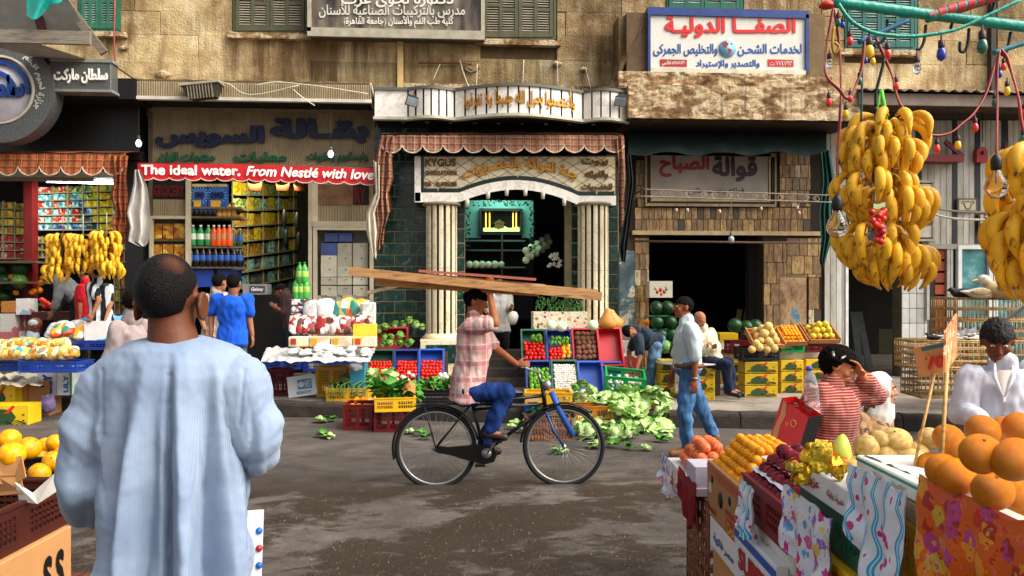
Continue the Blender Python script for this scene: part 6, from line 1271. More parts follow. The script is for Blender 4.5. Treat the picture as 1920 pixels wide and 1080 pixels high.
def hand(q, w, d, side, k, curl=.5, thumb=1):
    """w wrist, d finger direction, side = towards the thumb"""
    d = V(d).normalized(); side = V(side); side = (side-d*side.dot(d)).normalized(); nn = d.cross(side)*thumb
    pc = w+d*.05*k; M3 = Matrix((side, d, nn)).transposed().to_4x4(); q.ell(pc, (.04*k, .052*k, .017*k), 12, 8, None, M3)
    for i, (o, L) in enumerate(((.03, .07), (.011, .078), (-.009, .073), (-.028, .058))):
        a = pc+(d*.04+side*o)*k; c1 = curl*.7; b = a+(d*cos(c1)+nn*sin(c1))*L*.5*k; c2 = curl*1.7; e = b+(d*cos(c2)+nn*sin(c2))*L*.5*k; caps(q, a, b, .0095*k, .0085*k, 8); caps(q, b, e, .0085*k, .007*k, 8)
    a = pc-(d*.02-side*.03)*k; b = a+(side*.6+d*.6+nn*.3).normalized()*.04*k; e = b+(side*.1+d*.8+nn*.5).normalized()*.032*k; caps(q, a, b, .013*k, .01*k, 8); caps(q, b, e, .01*k, .008*k, 8)
def folds(amp=.008, f=(7, 7, 3), seed=0, f2=22):
    s_ = V((seed*3.1, seed*1.7, seed))
    return lambda p, n_: amp*.45+amp*noise.noise(V((p.x*f[0], p.y*f[1], p.z*f[2]))+s_)+amp*.45*noise.noise(V((p.x*f2, p.y*f2, p.z*f2*.5))+s_)
def person(label, d, k, J, face, up=(0, 0, 1), skin='8A5536', top=None, bottom=None, shoes=None, vox=.009, sleeve=.55, hem=0, hairkw={}, hairm=None, curls=(.5, .5), hdir=(None, None), width=1.0, fr=None, shapes=None, eyes=True, extra=None, belly=1.0, collar=True, legw=1.0, seed=0):
    root = emp('person', (0, 0, 0), label, 'person')
    P_ = {a: C(v[0], v[1], d+(v[2] if len(v) > 2 else 0)) for a, v in J.items()}
    cv = lambda w: RT*w[0]+FW*w[1]+UP*w[2]
    f, u = cv(face), cv(up); q = MB(); SK = m_skin(skin) if ('skin'+skin) not in _mc else _mc['skin'+skin]; _mc['skin'+skin] = SK
    hd = P_['head']; sh = (P_['sL']+P_['sR'])/2; hp = (P_['hL']+P_['hR'])/2; nk = P_.get('neck', sh+UP*.05)
    head_shape(q, hd, f, u, k); caps(q, nk, hd-u.normalized()*.03*k-f.normalized()*.02*k, .056*k, .052*k)
    ax = (sh-hp).normalized(); sv = (P_['sR']-P_['sL']); fv = cv(fr) if fr else f
    sv = (sv-ax*sv.dot(ax))
    if fr or sv.length < .12: sv = fv.cross(ax)
    sv.normalize(); fv = ax.cross(sv).normalized(); fv = -fv if fv.dot(cv(fr) if fr else f) < 0 else fv
    W = k*width; L = (sh-hp).length
    def ring(t, w, dp, fo=0): return (hp+(sh-hp)*t+fv*fo*k, sv*(w*W), fv*(dp*W))
    R0 = [(-.18, .08, .07, 0), (-.05, .155, .115, -.01), (.15, .155, .11, 0), (.4, .13, .098*belly, .012*belly), (.7, .155, .115, .01), (.9, .165, .105, 0), (1.02, .13, .08, -.005), (1.1, .06, .055, 0)]
    torso(q, [ring(*r) for r in R0])
    for s_ in 'LR':
        e, w = P_['e'+s_], P_['w'+s_]; S = P_['s'+s_]; caps(q, S, e, .052*k, .04*k); caps(q, e, w, .041*k, .027*k)
        i = 0 if s_ == 'L' else 1; dr = cv(hdir[i][0]) if hdir[i] else (w-e); sd = cv(hdir[i][1]) if hdir[i] else UP
        hand(q, w, dr, sd, k, curls[i], 1 if s_ == 'L' else -1)
        if 'k'+s_ in P_: caps(q, P_['h'+s_], P_['k'+s_], .082*k, .056*k); caps(q, P_['k'+s_], P_['a'+s_], .056*k, .038*k); caps(q, P_['a'+s_]-UP*.02, P_['t'+s_], .036*k, .03*k)
    ob('body', remesh(q, vox, 'body', SK, 1), root)
    if eyes: face_bits(root, hd, f, u, k)
    if hairkw is not None: hair(root, hd, f, u, k, hairm, **hairkw)
    if top:
        q = MB(); g = .02*k; R1 = [(hem-.02, .18, .15*(belly if hem > .1 else 1), 0), (hem+.05, .174, .142, 0), (.2, .165, .13, 0), (.4, .155, .125*belly, .012*belly), (.7, .175, .135, .01), (.9, .185, .125, 0), (1.03, .145, .095, -.005), (1.07, .08, .075, 0)]
        R1 = [r for r in R1 if r[0] >= hem-.03]; R1.sort(); torso(q, [ring(*r) for r in R1])
        for s_ in 'LR':
            S, e, w = P_['s'+s_], P_['e'+s_], P_['w'+s_]
            if sleeve <= 1: caps(q, S, S+(e-S)*sleeve, .072*k, .062*k)
            else: caps(q, S, e, .072*k, .056*k); caps(q, e, e+(w-e)*(sleeve-1), .056*k, .046*k)
        if collar: caps(q, nk-ax*.01, nk+UP*.03*k, .068*k, .063*k)
        ob('shirt', remesh(q, vox, 'shirt', top, 3, folds(.026*k, (9, 9, 3.5), seed, 26)), root)
    if bottom and 'kL' in P_:
        q = MB(); torso(q, [ring(*r) for r in ((-.2, .1, .09, 0), (-.08, .168, .13, 0), (.1, .15, .112, 0), (.17, .14, .1, 0))])
        for s_ in 'LR': a_ = P_['a'+s_]; caps(q, P_['h'+s_], P_['k'+s_], .089*k*legw, .072*k*legw); caps(q, P_['k'+s_], a_+(P_['k'+s_]-a_)*.06, .07*k*legw, .058*k*legw)
        ob('trousers', remesh(q, vox, 'trousers', bottom, 3, folds(.022*k, (7, 7, 10), seed+5, 26)), root)
    if shoes and 'kL' in P_:
        for s_ in 'LR':
            a_, t_ = P_['a'+s_], P_['t'+s_]; q = MB(); dr = (t_-a_); heel = a_-UP*.035*k-V((dr.x, dr.y, 0)).normalized()*.03*k; caps(q, heel, t_, .042*k, .035*k); caps(q, a_, heel, .043*k, .04*k); ob('shoe', remesh(q, vox*.8, 'shoe', shoes, 2), root)
    if extra: extra(root, P_)
    return root
# -- walking man
PSH = m_cloth('pale_blue_cotton', 'B9C4C4', .15, 10); JEAN = m_denim('456A90'); JEAN2 = m_denim('1C3468'); JEAN3 = m_denim('5E7A8E')
def wk(root, P_):
    a = P_['hL']; MB().tube([V((P_['hL'].x+.14*cos(t), P_['hL'].y+.1*sin(t), C(0, 684, 8.48).z)) for t in [2*pi*i/20 for i in range(20)]], .022, 8, ring=True).build('belt', mt('5E3418', .5), root)
    q = MB(); w = P_['wL']; q.tube([w+V((.033*cos(t), .033*sin(t), .01)) for t in [2*pi*i/12 for i in range(12)]], .01, 6, ring=True); q.build('wristwatch', STEEL, root)
person('man walking in a pale blue shirt with rolled sleeves and blue jeans, crossing the road', 8.48, 1.0, dict(head=(1281, 577), neck=(1288, 605), sL=(1296, 618, -.19), sR=(1286, 618, .19), eL=(1304, 669, -.24), eR=(1272, 665, .26), wL=(1302, 711, -.22), wR=(1261, 700, .2),
    hL=(1292, 690, -.09), hR=(1286, 690, .09), kL=(1284, 770, -.09), kR=(1314, 764, .09), aL=(1289, 838, -.09), aR=(1337, 812, .1), tL=(1260, 850, -.1), tR=(1318, 838, .1)), (-1, -.12, .02), skin='8E5030', top=PSH, bottom=JEAN, shoes=mt('9A6238', .6, .3), vox=.0085, sleeve=.95, hem=.02, hdir=(((0, -.1, -1), (-1, 0, 0)), ((-.2, 0, -1), (-1, 0, 0))), fr=(-1, -.05, 0), hairkw=dict(line=.04, thick=.006), extra=wk, seed=2, width=.98)
# -- cyclist with planks, and the bicycle
PKS = m_plaid('pink_plaid_shirt', 'D0B4A8', 'A85A5E', 'E8DCD0', 7)
person('cyclist in a pink plaid shirt and blue jeans steadying planks on his head', 7.25, 1.0, dict(head=(892, 566), neck=(888, 596), sL=(884, 612, -.17), sR=(894, 610, .17), eL=(928, 606, -.24), eR=(930, 654, .2), wL=(919, 553, -.16), wR=(968, 682, .16),
    hL=(876, 734, -.1), hR=(878, 734, .1), kL=(948, 735, -.12), kR=(944, 752, .12), aL=(918, 806, -.12), aR=(906, 832, .12), tL=(946, 820, -.13), tR=(934, 846, .13)), (.92, -.1, -.25), up=(.2, 0, 1), skin='9A5A34', top=PKS, bottom=JEAN2, shoes=mt('2A1E18', .5), vox=.0085, sleeve=.8, hem=-.12, fr=(1, -.0, .05), hairkw=dict(line=.035, thick=.014, curl=.08), curls=(.25, .9), hdir=(((0, .1, 1), (-1, 0, 0)), ((1, 0, -.1), (0, .2, 1))), seed=7, width=1.08)
PD = 7.25
for i, (a, b, w, t, dd, hx, lb) in enumerate((((657, 508), (1127, 556), .15, .075, -.14, 'CC965C', 'long wooden plank on the cyclist\'s head, lowest and longest'), ((706, 529), (1010, 549), .13, .065, .02, 'C08848', 'shorter wooden plank under the long one on the cyclist\'s head'), ((786, 508), (1005, 524), .11, .022, -.02, 'A0564A', 'thin reddish plank on top of the load on the cyclist\'s head'), ((800, 515), (1022, 536), .1, .025, .1, 'D8B48A', 'thin pale plank on top of the load on the cyclist\'s head'), ((690, 549), (826, 517), .1, .03, .16, 'D8C0A0', 'pale plank slanting back under the load on the cyclist\'s head'), ((760, 519), (1120, 549), .13, .06, .17, 'CC9A62', 'wide plank at the far side of the load on the cyclist\'s head'))):
    bar(C(a[0], a[1], PD+dd), C(b[0], b[1], PD+dd), w, t, 'plank', m_wood(hx, '8E5C30', 5, (1, 9, 9)), None, V((0, 0, 1)), label=lb, cat='plank')
bk_ = emp('bicycle', (0, 0, 0), 'black roadster bicycle with full chain case and rear rack, ridden across the road', 'bicycle')
KP = mt('0A0A0B', .35, .2); BI = lambda x, y, dd=0: C(x, y, 7.25+dd)
def wheel(cx, cy, rp, dist=7.25):
    c0 = C(cx, cy, dist); r = rp*dist/FP; w_ = ob('wheel', MB().tube([c0+RT*(r*.93*cos(t))+UP*(r*.93*sin(t)) for t in [2*pi*i/48 for i in range(48)]], .012, 8, ring=True).mesh('rim', STEEL), bk_)
    MB().tube([c0+RT*(r*cos(t))+UP*(r*sin(t)) for t in [2*pi*i/56 for i in range(56)]], .021, 10, ring=True).build('tyre', mt('121212', .8, .3), w_)
    q = MB(); q.tube([c0-FW*.05, c0+FW*.05], .022, 10); q.build('hub', STEEL, w_); q = MB()
    for i in range(32): t = 2*pi*i/32; t2 = t+(.25 if i % 2 else -.25); q.tube([c0+FW*(.03 if i % 4 < 2 else -.03)+RT*(.02*cos(t2))+UP*(.02*sin(t2)), c0+RT*(r*.92*cos(t))+UP*(r*.92*sin(t))], .0016, 4)
    q.build('spoke', STEEL, w_, kind='stuff')
    return c0, r
rw, rr_ = wheel(817, 840, 73); fw, fr_ = wheel(1057, 836, 73)
def bt(pts, r, nm, m=KP, n=8): return MB().tube([BI(*p) for p in pts], r, n).build(nm, m, bk_)
bt([(882, 742), (908, 848)], .016, 'seat_tube'); bt([(886, 757), (1018, 742)], .015, 'top_tube'); bt([(888, 768), (1020, 757)], .013, 'top_tube'); bt([(908, 848), (1022, 764)], .017, 'down_tube'); bt([(1016, 716), (1023, 770)], .02, 'head_tube')
for s_ in (-.055, .055): bt([(908, 848, s_*.5), (817, 840, s_)], .011, 'chain_stay'); bt([(884, 757, s_*.5), (817, 840, s_)], .009, 'seat_stay'); bt([(1024, 772, s_), (1038, 808, s_), (1057, 836, s_)], .012, 'fork_blade', mt('1E3E78', .4))
bt([(1014, 716), (1010, 700)], .013, 'stem', STEEL); MB().tube([BI(975, 690, -.27), BI(985, 690, -.24), BI(1008, 698, -.12), BI(1010, 700, 0), BI(1008, 698, .12), BI(985, 690, .24), BI(975, 690, .27)], .012, 8).build('handlebar', STEEL, bk_)
for s_ in (-.27, .27): bt([(970, 690, s_), (985, 690, s_*.95)], .018, 'grip')
bt([(878, 742), (882, 730)], .014, 'seat_post', STEEL); q = MB().ell(BI(876, 730), (.14, .09, .035), 16, 8, lambda d: 1-.35*max(0, d.x)); q.build('saddle', mt('1A120E', .5), bk_)
q = MB(); 
for s_ in (-.06, 0, .06): q.tube([BI(868, 758, s_), BI(800, 758, s_), BI(776, 762, s_)], .007, 6)
for x in (860, 830, 800, 778): q.tube([BI(x, 758, -.07), BI(x, 758, .07)], .006, 6)
q.build('rear_rack', KP, bk_); 
for s_ in (-.07, .07): bt([(795, 760, s_), (817, 840, s_)], .006, 'rack_stay')
def guard(c0, r, a0, a1, m, nm):
    q = MB(); rr = []
    for i in range(25): t = a0+(a1-a0)*i/24; rr.append([c0+RT*(cos(t)*(r+g))+UP*(sin(t)*(r+g))+FW*w for g, w in ((.028, -.034), (.045, -.02), (.048, 0), (.045, .02), (.028, .034), (.04, .0))])
    q.loft(rr); q.build(nm, m, bk_)
guard(rw, rr_, radians(12), radians(195), KP, 'mudguard'); guard(fw, fr_, radians(50), radians(175), KP, 'mudguard')
q = MB(); pts = [(-.0, .075), (.1, .07), (.34, .03), (.45, .028), (.47, 0), (.45, -.03), (.34, -.04), (.12, -.085), (.02, -.1), (-.07, -.07), (-.1, 0), (-.07, .055)]
cM = Matrix.Translation(BI(912, 850, -.06)) @ Matrix.Rotation(-YAW, 4, 'Z'); q.prism([(-x*.98, z+x*.08) for x, z in pts], cM, -.012, .02); q.build('chain_case', KP, bk_)
MB().tube([BI(912, 850, -.075), BI(912, 850, -.09)], .045, 20).build('case_disc', STEEL, bk_)
for s_, (x, y) in ((-.11, (930, 827)), (.11, (898, 872))): bt([(914, 850, s_*.8), (x, y, s_*.8)], .009, 'crank', STEEL); q = MB().bx(BI(x+2, y, s_*1.3), (.09, .07, .02)); q.build('pedal', KP, bk_)
bt([(1034, 735), (1052, 775), (1074, 816)], .028, 'pannier_strap', mt('1E4E9E', .6)); MB().ell(BI(1026, 722, 0), (.04, .05, .05), 10, 8).build('headlamp', STEEL, bk_)
# -- bending man with the green crate
person('man in a dark t-shirt and faded jeans bending over a green crate', 12.0, 1.0, dict(head=(1181, 622, -.15), neck=(1193, 622, -.1), sL=(1197, 634, -.3), sR=(1199, 626, .12), eL=(1200, 668, -.4), eR=(1179, 660, .05), wL=(1193, 694, -.5), wR=(1182, 686, -.1),
    hL=(1229, 645, -.1), hR=(1231, 643, .1), kL=(1222, 688, -.1), kR=(1226, 688, .15), aL=(1216, 728, -.1), aR=(1224, 729, .15), tL=(1203, 733, -.15), tR=(1212, 735, .1)), (.25, -.6, -.7), up=(-.9, -.1, .3), skin='8A5434', top=m_cloth('dark_slate_cotton', '26303E', .25), bottom=m_denim('5E7E96'), shoes=BLACK, vox=.01, sleeve=.75, hem=.0, fr=(-.5, -.7, -.5), hairkw=dict(line=.04, thick=.004), eyes=False, seed=3)
c0 = C(1168, 737, 11.35); crate(c0, .55, .36, .3, 'g', 'bright green slatted crate tipped by the bending man', (.28, .09, -.12), ns=12, nr=4)
fruits(GARL, [c0+V((R5.uniform(-.22, .22), R5.uniform(-.1, .12), .06+.18*R5.random())) for k in range(40)], .03, 'onion', 'pale onion seen through the tipped green crate', 'onions in the tipped green crate')
# -- seated old man
person('bald old man in a cream shirt and dark trousers sitting by the melons', 11.45, 1.0, dict(head=(1312, 600), neck=(1318, 618), sL=(1306, 628, -.15), sR=(1334, 626, .1), eL=(1313, 655, -.25), eR=(1343, 655, .0), wL=(1328, 652, -.32), wR=(1330, 650, -.25),
    hL=(1325, 678, -.1), hR=(1338, 678, .1), kL=(1362, 684, -.3), kR=(1366, 680, -.05), aL=(1366, 730, -.3), aR=(1372, 728, -.05), tL=(1386, 742, -.38), tR=(1392, 739, -.1)), (.35, -.75, -.45), skin='A86A4A', top=m_cloth('cream_cotton', 'C9BE9E', .2), bottom=m_cloth('navy_wool', '161C34', .3), shoes=BLACK, vox=.01, sleeve=1.9, hem=.0, hairkw=dict(bald=True, thick=.002, line=.08, back=-.04), hairm=mt('8E8078', .8), belly=1.15, fr=(.5, -.85, 0), seed=4)
lathe([(.16, 0), (.17, .02), (.15, .42), (.17, .45)], 14, TR(G(1333, 742, SW)+V((0, .1, 0)))).build('stool', mt('3A2E26', .7), label='low dark stool under the seated old man', cat='stool')
# -- people on the left
person('young man in a bright blue t-shirt seen from behind at the grocery', 9.6, 1.03, dict(head=(439, 532), neck=(437, 552), sL=(408, 562, 0), sR=(462, 562, .03), eL=(396, 592, .02), eR=(467, 595, .05), wL=(396, 626, -.02), wR=(473, 628, .05),
    hL=(424, 642, 0), hR=(446, 642, .03), kL=(422, 715, -.02), kR=(449, 715, .03), aL=(420, 790, 0), aR=(450, 790, .03), tL=(418, 805, .2), tR=(455, 805, .2)), (.1, 1, 0), skin='9A6444', top=m_cloth('bright_blue_cotton', '1552C0', .12), bottom=m_denim('4A5E66'), shoes=BLACK, vox=.0095, sleeve=.7, hem=-.02, eyes=False, hairkw=dict(line=.04, back=-.05, thick=.007), hdir=(((0, 0, -1), (0, 1, 0)), ((.1, 0, -1), (0, 1, 0))), fr=(0, 1, 0), seed=5, collar=False)
person('man in a pale patterned shirt beside the blue t-shirt, seen from behind', 10.2, 1.0, dict(head=(412, 530), neck=(406, 550), sL=(384, 560, 0), sR=(420, 560, .15), eL=(376, 590, .0), eR=(424, 592, .25), wL=(384, 618, -.2), wR=(420, 615, .35), hL=(394, 640, 0), hR=(412, 640, .1), kL=(392, 705, 0), kR=(414, 705, .1), aL=(390, 770, 0), aR=(412, 770, .1), tL=(392, 785, .2), tR=(415, 785, .3)),
    (.4, .9, 0), skin='9A6848', top=m_plaid('beige_check_shirt', 'B5AA9A', '857A6E', 'D8CFC0', 12), bottom=m_cloth('dark_trousers', '1C1C22', .3), shoes=BLACK, vox=.011, sleeve=.9, eyes=False, hairkw=dict(line=.04, thick=.007), fr=(.3, .9, 0), seed=6)
person('man in a greyish pink shirt walking right behind the robed man', 7.0, 1.0, dict(head=(257, 568), neck=(248, 598), sL=(222, 618, -.1), sR=(266, 615, .2), eL=(206, 672, -.15), eR=(272, 660, .3), wL=(214, 715, -.25), wR=(290, 690, .2), hL=(232, 715, -.05), hR=(258, 715, .1), kL=(232, 800, 0), kR=(262, 800, .1), aL=(226, 880, 0), aR=(262, 885, .1), tL=(245, 900, -.02), tR=(285, 905, .1)),
    (.9, .3, 0), skin='8A5636', top=m_cloth('greyish_pink_cotton', '9A8A86', .25), bottom=m_cloth('brown_trousers', '3A302A', .3), shoes=BLACK, vox=.01, sleeve=1.6, eyes=False, hairkw=dict(line=.035, thick=.012, curl=.05), fr=(.9, .3, 0), seed=8)
def capf(root, P_): 
    q = MB().ell(P_['head']+UP*.05, (.088, .1, .07), 16, 10); q.build('knitted_cap', mt('C9CCCC', .9, .2, 20, .5), root)
person('seated man in a white knitted cap and pale blue robe by the bread packets', 12.2, 1.12, dict(head=(65, 612), neck=(62, 630), sL=(46, 642, 0), sR=(76, 642, .1), eL=(40, 672, -.1), eR=(82, 670, 0), wL=(52, 690, -.3), wR=(66, 690, -.3), hL=(50, 700, 0), hR=(72, 700, .1), kL=(44, 702, -.35), kR=(62, 702, -.35), aL=(44, 740, -.3), aR=(62, 740, -.3), tL=(42, 750, -.4), tR=(62, 750, -.4)),
    (-.8, -.3, -.3), skin='6E4028', top=m_cloth('pale_blue_robe_cotton', 'A8BCC8', .15), bottom=m_cloth('pale_blue_robe_skirt', 'A8BCC8', .15), vox=.011, sleeve=1.9, eyes=False, hairkw=None, extra=capf, fr=(-.5, -.8, 0), seed=9)
person('boy in a black and white striped shirt under the hanging bananas', 11.6, .92, dict(head=(180, 512), neck=(184, 530), sL=(172, 538, -.1), sR=(202, 540, .1), eL=(186, 562, -.25), eR=(208, 568, .05), wL=(174, 588, -.3), wR=(200, 592, -.1), hL=(180, 600, 0), hR=(198, 600, .1), kL=(180, 655, 0), kR=(198, 655, .1), aL=(178, 712, 0), aR=(198, 712, .1), tL=(170, 722, -.1), tR=(190, 722, 0)),
    (-.8, .3, -.3), skin='9A6444', top=m_cloth('striped_shirt', '14181E', .2, stripe='C9CDD0', axis=0, f=9), bottom=m_cloth('black_trousers', '141416', .3), shoes=BLACK, vox=.011, sleeve=.7, eyes=False, hairkw=dict(line=.035, thick=.01), fr=(-.7, .5, 0), seed=10)
person('person in a red shirt with white figures behind the striped boy', 12.1, .9, dict(head=(158, 512), neck=(160, 530), sL=(152, 540, -.1), sR=(172, 540, .1), eL=(150, 566, -.15), eR=(176, 566, .1), wL=(150, 592, -.2), wR=(174, 592, .1), hL=(156, 600, 0), hR=(170, 600, .1), kL=(156, 652, 0), kR=(170, 652, .1), aL=(156, 705, 0), aR=(170, 705, .1), tL=(150, 714, -.1), tR=(165, 714, 0)),
    (-.9, .1, -.3), skin='9A6444', top=m_cloth('red_cotton', 'B81420', .15), bottom=m_cloth('black_trousers_b', '141416', .3), vox=.012, sleeve=.8, eyes=False, hairkw=dict(line=.035, thick=.01), fr=(-.8, .4, 0), seed=12)
person('man in a grey shirt stooping behind the left bunches of bananas', 12.6, 1.0, dict(head=(100, 512), neck=(108, 524), sL=(112, 528, -.15), sR=(120, 532, .15), eL=(108, 560, -.25), eR=(118, 560, .2), wL=(98, 584, -.3), wR=(106, 584, .1), hL=(145, 560, -.1), hR=(148, 560, .1), kL=(140, 630, 0), kR=(148, 630, .1), aL=(145, 695, 0), aR=(150, 695, .1), tL=(132, 705, -.1), tR=(138, 705, 0)),
    (-.8, -.1, -.6), up=(-.5, 0, .8), skin='6E4630', top=m_cloth('dull_grey_cotton', '5A5C5C', .3), bottom=m_cloth('dark_trousers_c', '16140F', .3), vox=.012, sleeve=1.7, eyes=False, fr=(-.5, 0, -.8), seed=13)
def bagf(root, P_):
    pass
person('shopkeeper in a white top and dark trousers inside the fruit shop doorway', 13.7, 1.0, dict(head=(934, 528), neck=(936, 548), sL=(920, 556, 0), sR=(952, 556, .1), eL=(914, 585, 0), eR=(957, 580, -.05), wL=(925, 602, -.2), wR=(958, 576, -.25), hL=(926, 620, 0), hR=(946, 620, .1), kL=(926, 655, 0), kR=(946, 655, .1), aL=(926, 690, 0), aR=(946, 690, .1), tL=(924, 696, -.15), tR=(946, 696, -.1)),
    (.3, -1, 0), skin='9A6444', top=m_cloth('white_cotton', 'B5B2AA', .2), bottom=m_cloth('black_trousers_d', '0E1016', .3), shoes=BLACK, vox=.012, sleeve=.9, eyes=False, fr=(.2, -1, 0), seed=14)
MB().ell(C(962, 592, 13.35), (.09, .07, .15), 14, 12, lambda d: (1-.5*max(0, d.z))*(1+.1*noise.noise(d*4))).build('carrier_bag', mt('C9C4BC', .3, .2, 5, .5), label='thin white carrier bag with red fruit held in the shop doorway', cat='bag')
person('stooping figure in a brown top at the dark grocery counter', 13.4, 1.0, dict(head=(527, 546), neck=(535, 550), sL=(536, 556, -.1), sR=(543, 560, .1), eL=(530, 585, -.15), eR=(540, 590, .15), wL=(520, 578, -.2), wR=(528, 585, .1), hL=(548, 612, -.1), hR=(550, 612, .1), kL=(546, 655, 0), kR=(550, 655, .1), aL=(546, 695, 0), aR=(550, 695, .1), tL=(536, 700, 0), tR=(540, 700, .1)),
    (-.9, -.1, -.3), skin='7A4A34', top=m_cloth('brown_cotton', '3E2C28', .3), bottom=m_cloth('blue_work_trousers', '1A2A4A', .3), vox=.012, sleeve=1.4, eyes=False, fr=(-.9, 0, -.3), seed=15)
# -- curly haired girl with bottle and bag
STR = m_cloth('striped_maroon_knit', '8A2A24', .15, stripe='C09080', axis=2, f=62, weave=160)
person('curly haired girl in a striped maroon top holding her forehead and a water bottle', 4.9, .93, dict(head=(1571, 688), neck=(1560, 722), sL=(1540, 740, -.05), sR=(1590, 736, .05), eL=(1511, 792, -.12), eR=(1640, 744, .1), wL=(1504, 756, -.12), wR=(1617, 705, -.03), hL=(1550, 850, 0), hR=(1580, 850, .05), kL=(1548, 940, 0), kR=(1582, 940, .05), aL=(1546, 1030, 0), aR=(1582, 1030, .05), tL=(1560, 1045, -.15), tR=(1596, 1045, -.1)),
    (.82, -.35, -.42), up=(.3, 0, 1), skin='C27A50', top=STR, bottom=m_cloth('dark_skirt_trousers', '2A1418', .3), shoes=BLACK, vox=.0065, sleeve=1.72, hem=-.08, fr=(.5, -.85, 0), hairkw=dict(line=.045, back=-.07, thick=.026, curl=.16), curls=(.85, .35), hdir=(((.35, -.1, .9), (-.6, -.6, 0)), ((-.55, -.25, .8), (.3, -.8, 0))), seed=16,
    extra=lambda root, P_: [MB().tube([C(1562, 660, 4.78), C(1563, 668, 4.72)], .008, 6).build('hair_clip', STEEL, root), MB().tube([C(1585, 668, 4.75), C(1578, 672, 4.7)], .007, 6).build('hair_clip', STEEL, root)])
CLP = NT('clear_plastic').fin((.93, .96, 1), .08, Transmission_Weight=.9, IOR=1.2)
c0 = C(1526, 784, 4.68); bo = lathe([(.036, 0), (.042, .01), (.042, .1), (.039, .11), (.042, .12), (.042, .2), (.03, .25), (.014, .275), (.014, .285)], 16, TR(c0, (0, -.1, 0))).build('water_bottle', CLP, label='clear plastic water bottle with blue cap held by the girl', cat='bottle')
lathe([(.017, .28), (.017, .305), (.001, .307)], 12, TR(c0, (0, -.1, 0))).build('cap', mt('1E50B8', .4), bo); lathe([(.037, .006), (.038, .1), (.001, .102)], 14, TR(c0, (0, -.1, 0))).build('water', NT('water').fin((.95, .98, 1), .02, Transmission_Weight=1.0, IOR=1.33), bo)
a = NT('glossy_red_bag_print'); x = a.xyz(); c = a.ramp(a.math('ADD', x[0], a.math('MULTIPLY', a.noise(6, 3), .12)), [(.0, hexc('D01410')), (.44, hexc('C81410')), (.5, hexc('E8963A')), (.55, hexc('D01410'))])
bg = MB(); TL, TR_, BR_, BL_ = C(1466, 746, 4.72), C(1516, 782, 4.5), C(1493, 857, 4.5), C(1438, 840, 4.72); dp = V((.11, .06, 0))
bg.add([TL, TR_, BR_, BL_, TL+dp, TR_+dp, BR_+dp, BL_+dp], [(3, 2, 1, 0), (4, 5, 6, 7), (0, 4, 7, 3), (3, 7, 6, 2)]); bgo = bg.build('shopping_bag', mt('C8120E', .25, .1, rv=0), label='glossy red paper shopping bag with a black side hanging from the girl\'s arm', cat='bag')
MB().add([TR_, BR_, BR_+dp, TR_+dp], [(0, 1, 2, 3)]).build('side_panel', BLACK, bgo)
fit = quadfit(BL_, BR_, TR_, TL)
MB().add([fit(u, v, .002) for u, v in ((.06, .04), (.2, .0), (.26, .2), (.22, .5), (.3, .75), (.2, .98), (.08, .98), (.12, .7), (.05, .4))], [tuple(range(9))]).build('printed_figure', mt('E0985A', .4), bgo)
MB().tube([fit(.62+.09*cos(t), .68+.07*sin(t), .003) for t in [2*pi*i/20 for i in range(20)]], .003, 5, ring=True).build('printed_ring', mt('E8A040', .4), bgo); MB().tube([fit(.42+.045*cos(t), .6+.035*sin(t), .003) for t in [2*pi*i/16 for i in range(16)]], .002, 5, ring=True).build('printed_ring', mt('E8A040', .4), bgo)
for o_ in (V((0, 0, 0)), dp): MB().tube([fit(.25, .97, 0)+o_, C(1496, 752, 4.6), C(1507, 742, 4.6), C(1506, 760, 4.6), fit(.75, .97, 0)+o_], .003, 5).build('handle', BLACK, bgo)
# -- older woman in a white headscarf
def scarf(root, P_):
    hd = P_['head']; f, u, s = frm(RT*.95-FW*.2, UP); q = MB()
    q.ell(hd+u*.025-f*.025, (.105, .11, .11), 24, 16); q.ell(hd-u*.09-f*.01, (.09, .085, .08)); caps(q, hd-u*.08, P_['neck']-UP*.04+f*.03, .085, .1)
    me = remesh(q, .008, 'headscarf', m_cloth('white_scarf_cloth', 'D8D2C6', .12), 2, folds(.012, (9, 9, 9), 3))
    for v in me.vertices:   # open the front for the face
        r = v.co-(hd-u*.005); a_ = r.dot(f); 
        if a_ > .045 and abs(r.dot(u)) < .085: v.co -= f*(a_-.045)*.95
    ob('headscarf', me, root)
person('older woman in a white headscarf and brown patterned dress sitting behind the fruit', 5.7, .95, dict(head=(1652, 732), neck=(1640, 768), sL=(1612, 790, -.12), sR=(1650, 790, .12), eL=(1612, 852, -.2), eR=(1668, 850, .1), wL=(1640, 880, -.25), wR=(1690, 870, 0), hL=(1606, 880, -.1), hR=(1632, 880, .1), kL=(1680, 885, -.15), kR=(1700, 885, .1), aL=(1680, 985, -.15), aR=(1700, 985, .1), tL=(1710, 1000, -.15), tR=(1730, 1000, .1)),
    (.95, -.2, -.05), skin='B87A58', top=m_print('brown_patterned_dress', '8E6A40', ['5E4424', 'B08A58', '3E2A18', '9A7A4A'], 16, .45, .8), bottom=m_cloth('brown_skirt', '5E4630', .3), shoes=BLACK, vox=.008, sleeve=1.9, hem=-.02, fr=(.8, -.5, 0), hairkw=None, extra=scarf, seed=17, belly=1.3, width=1.15)
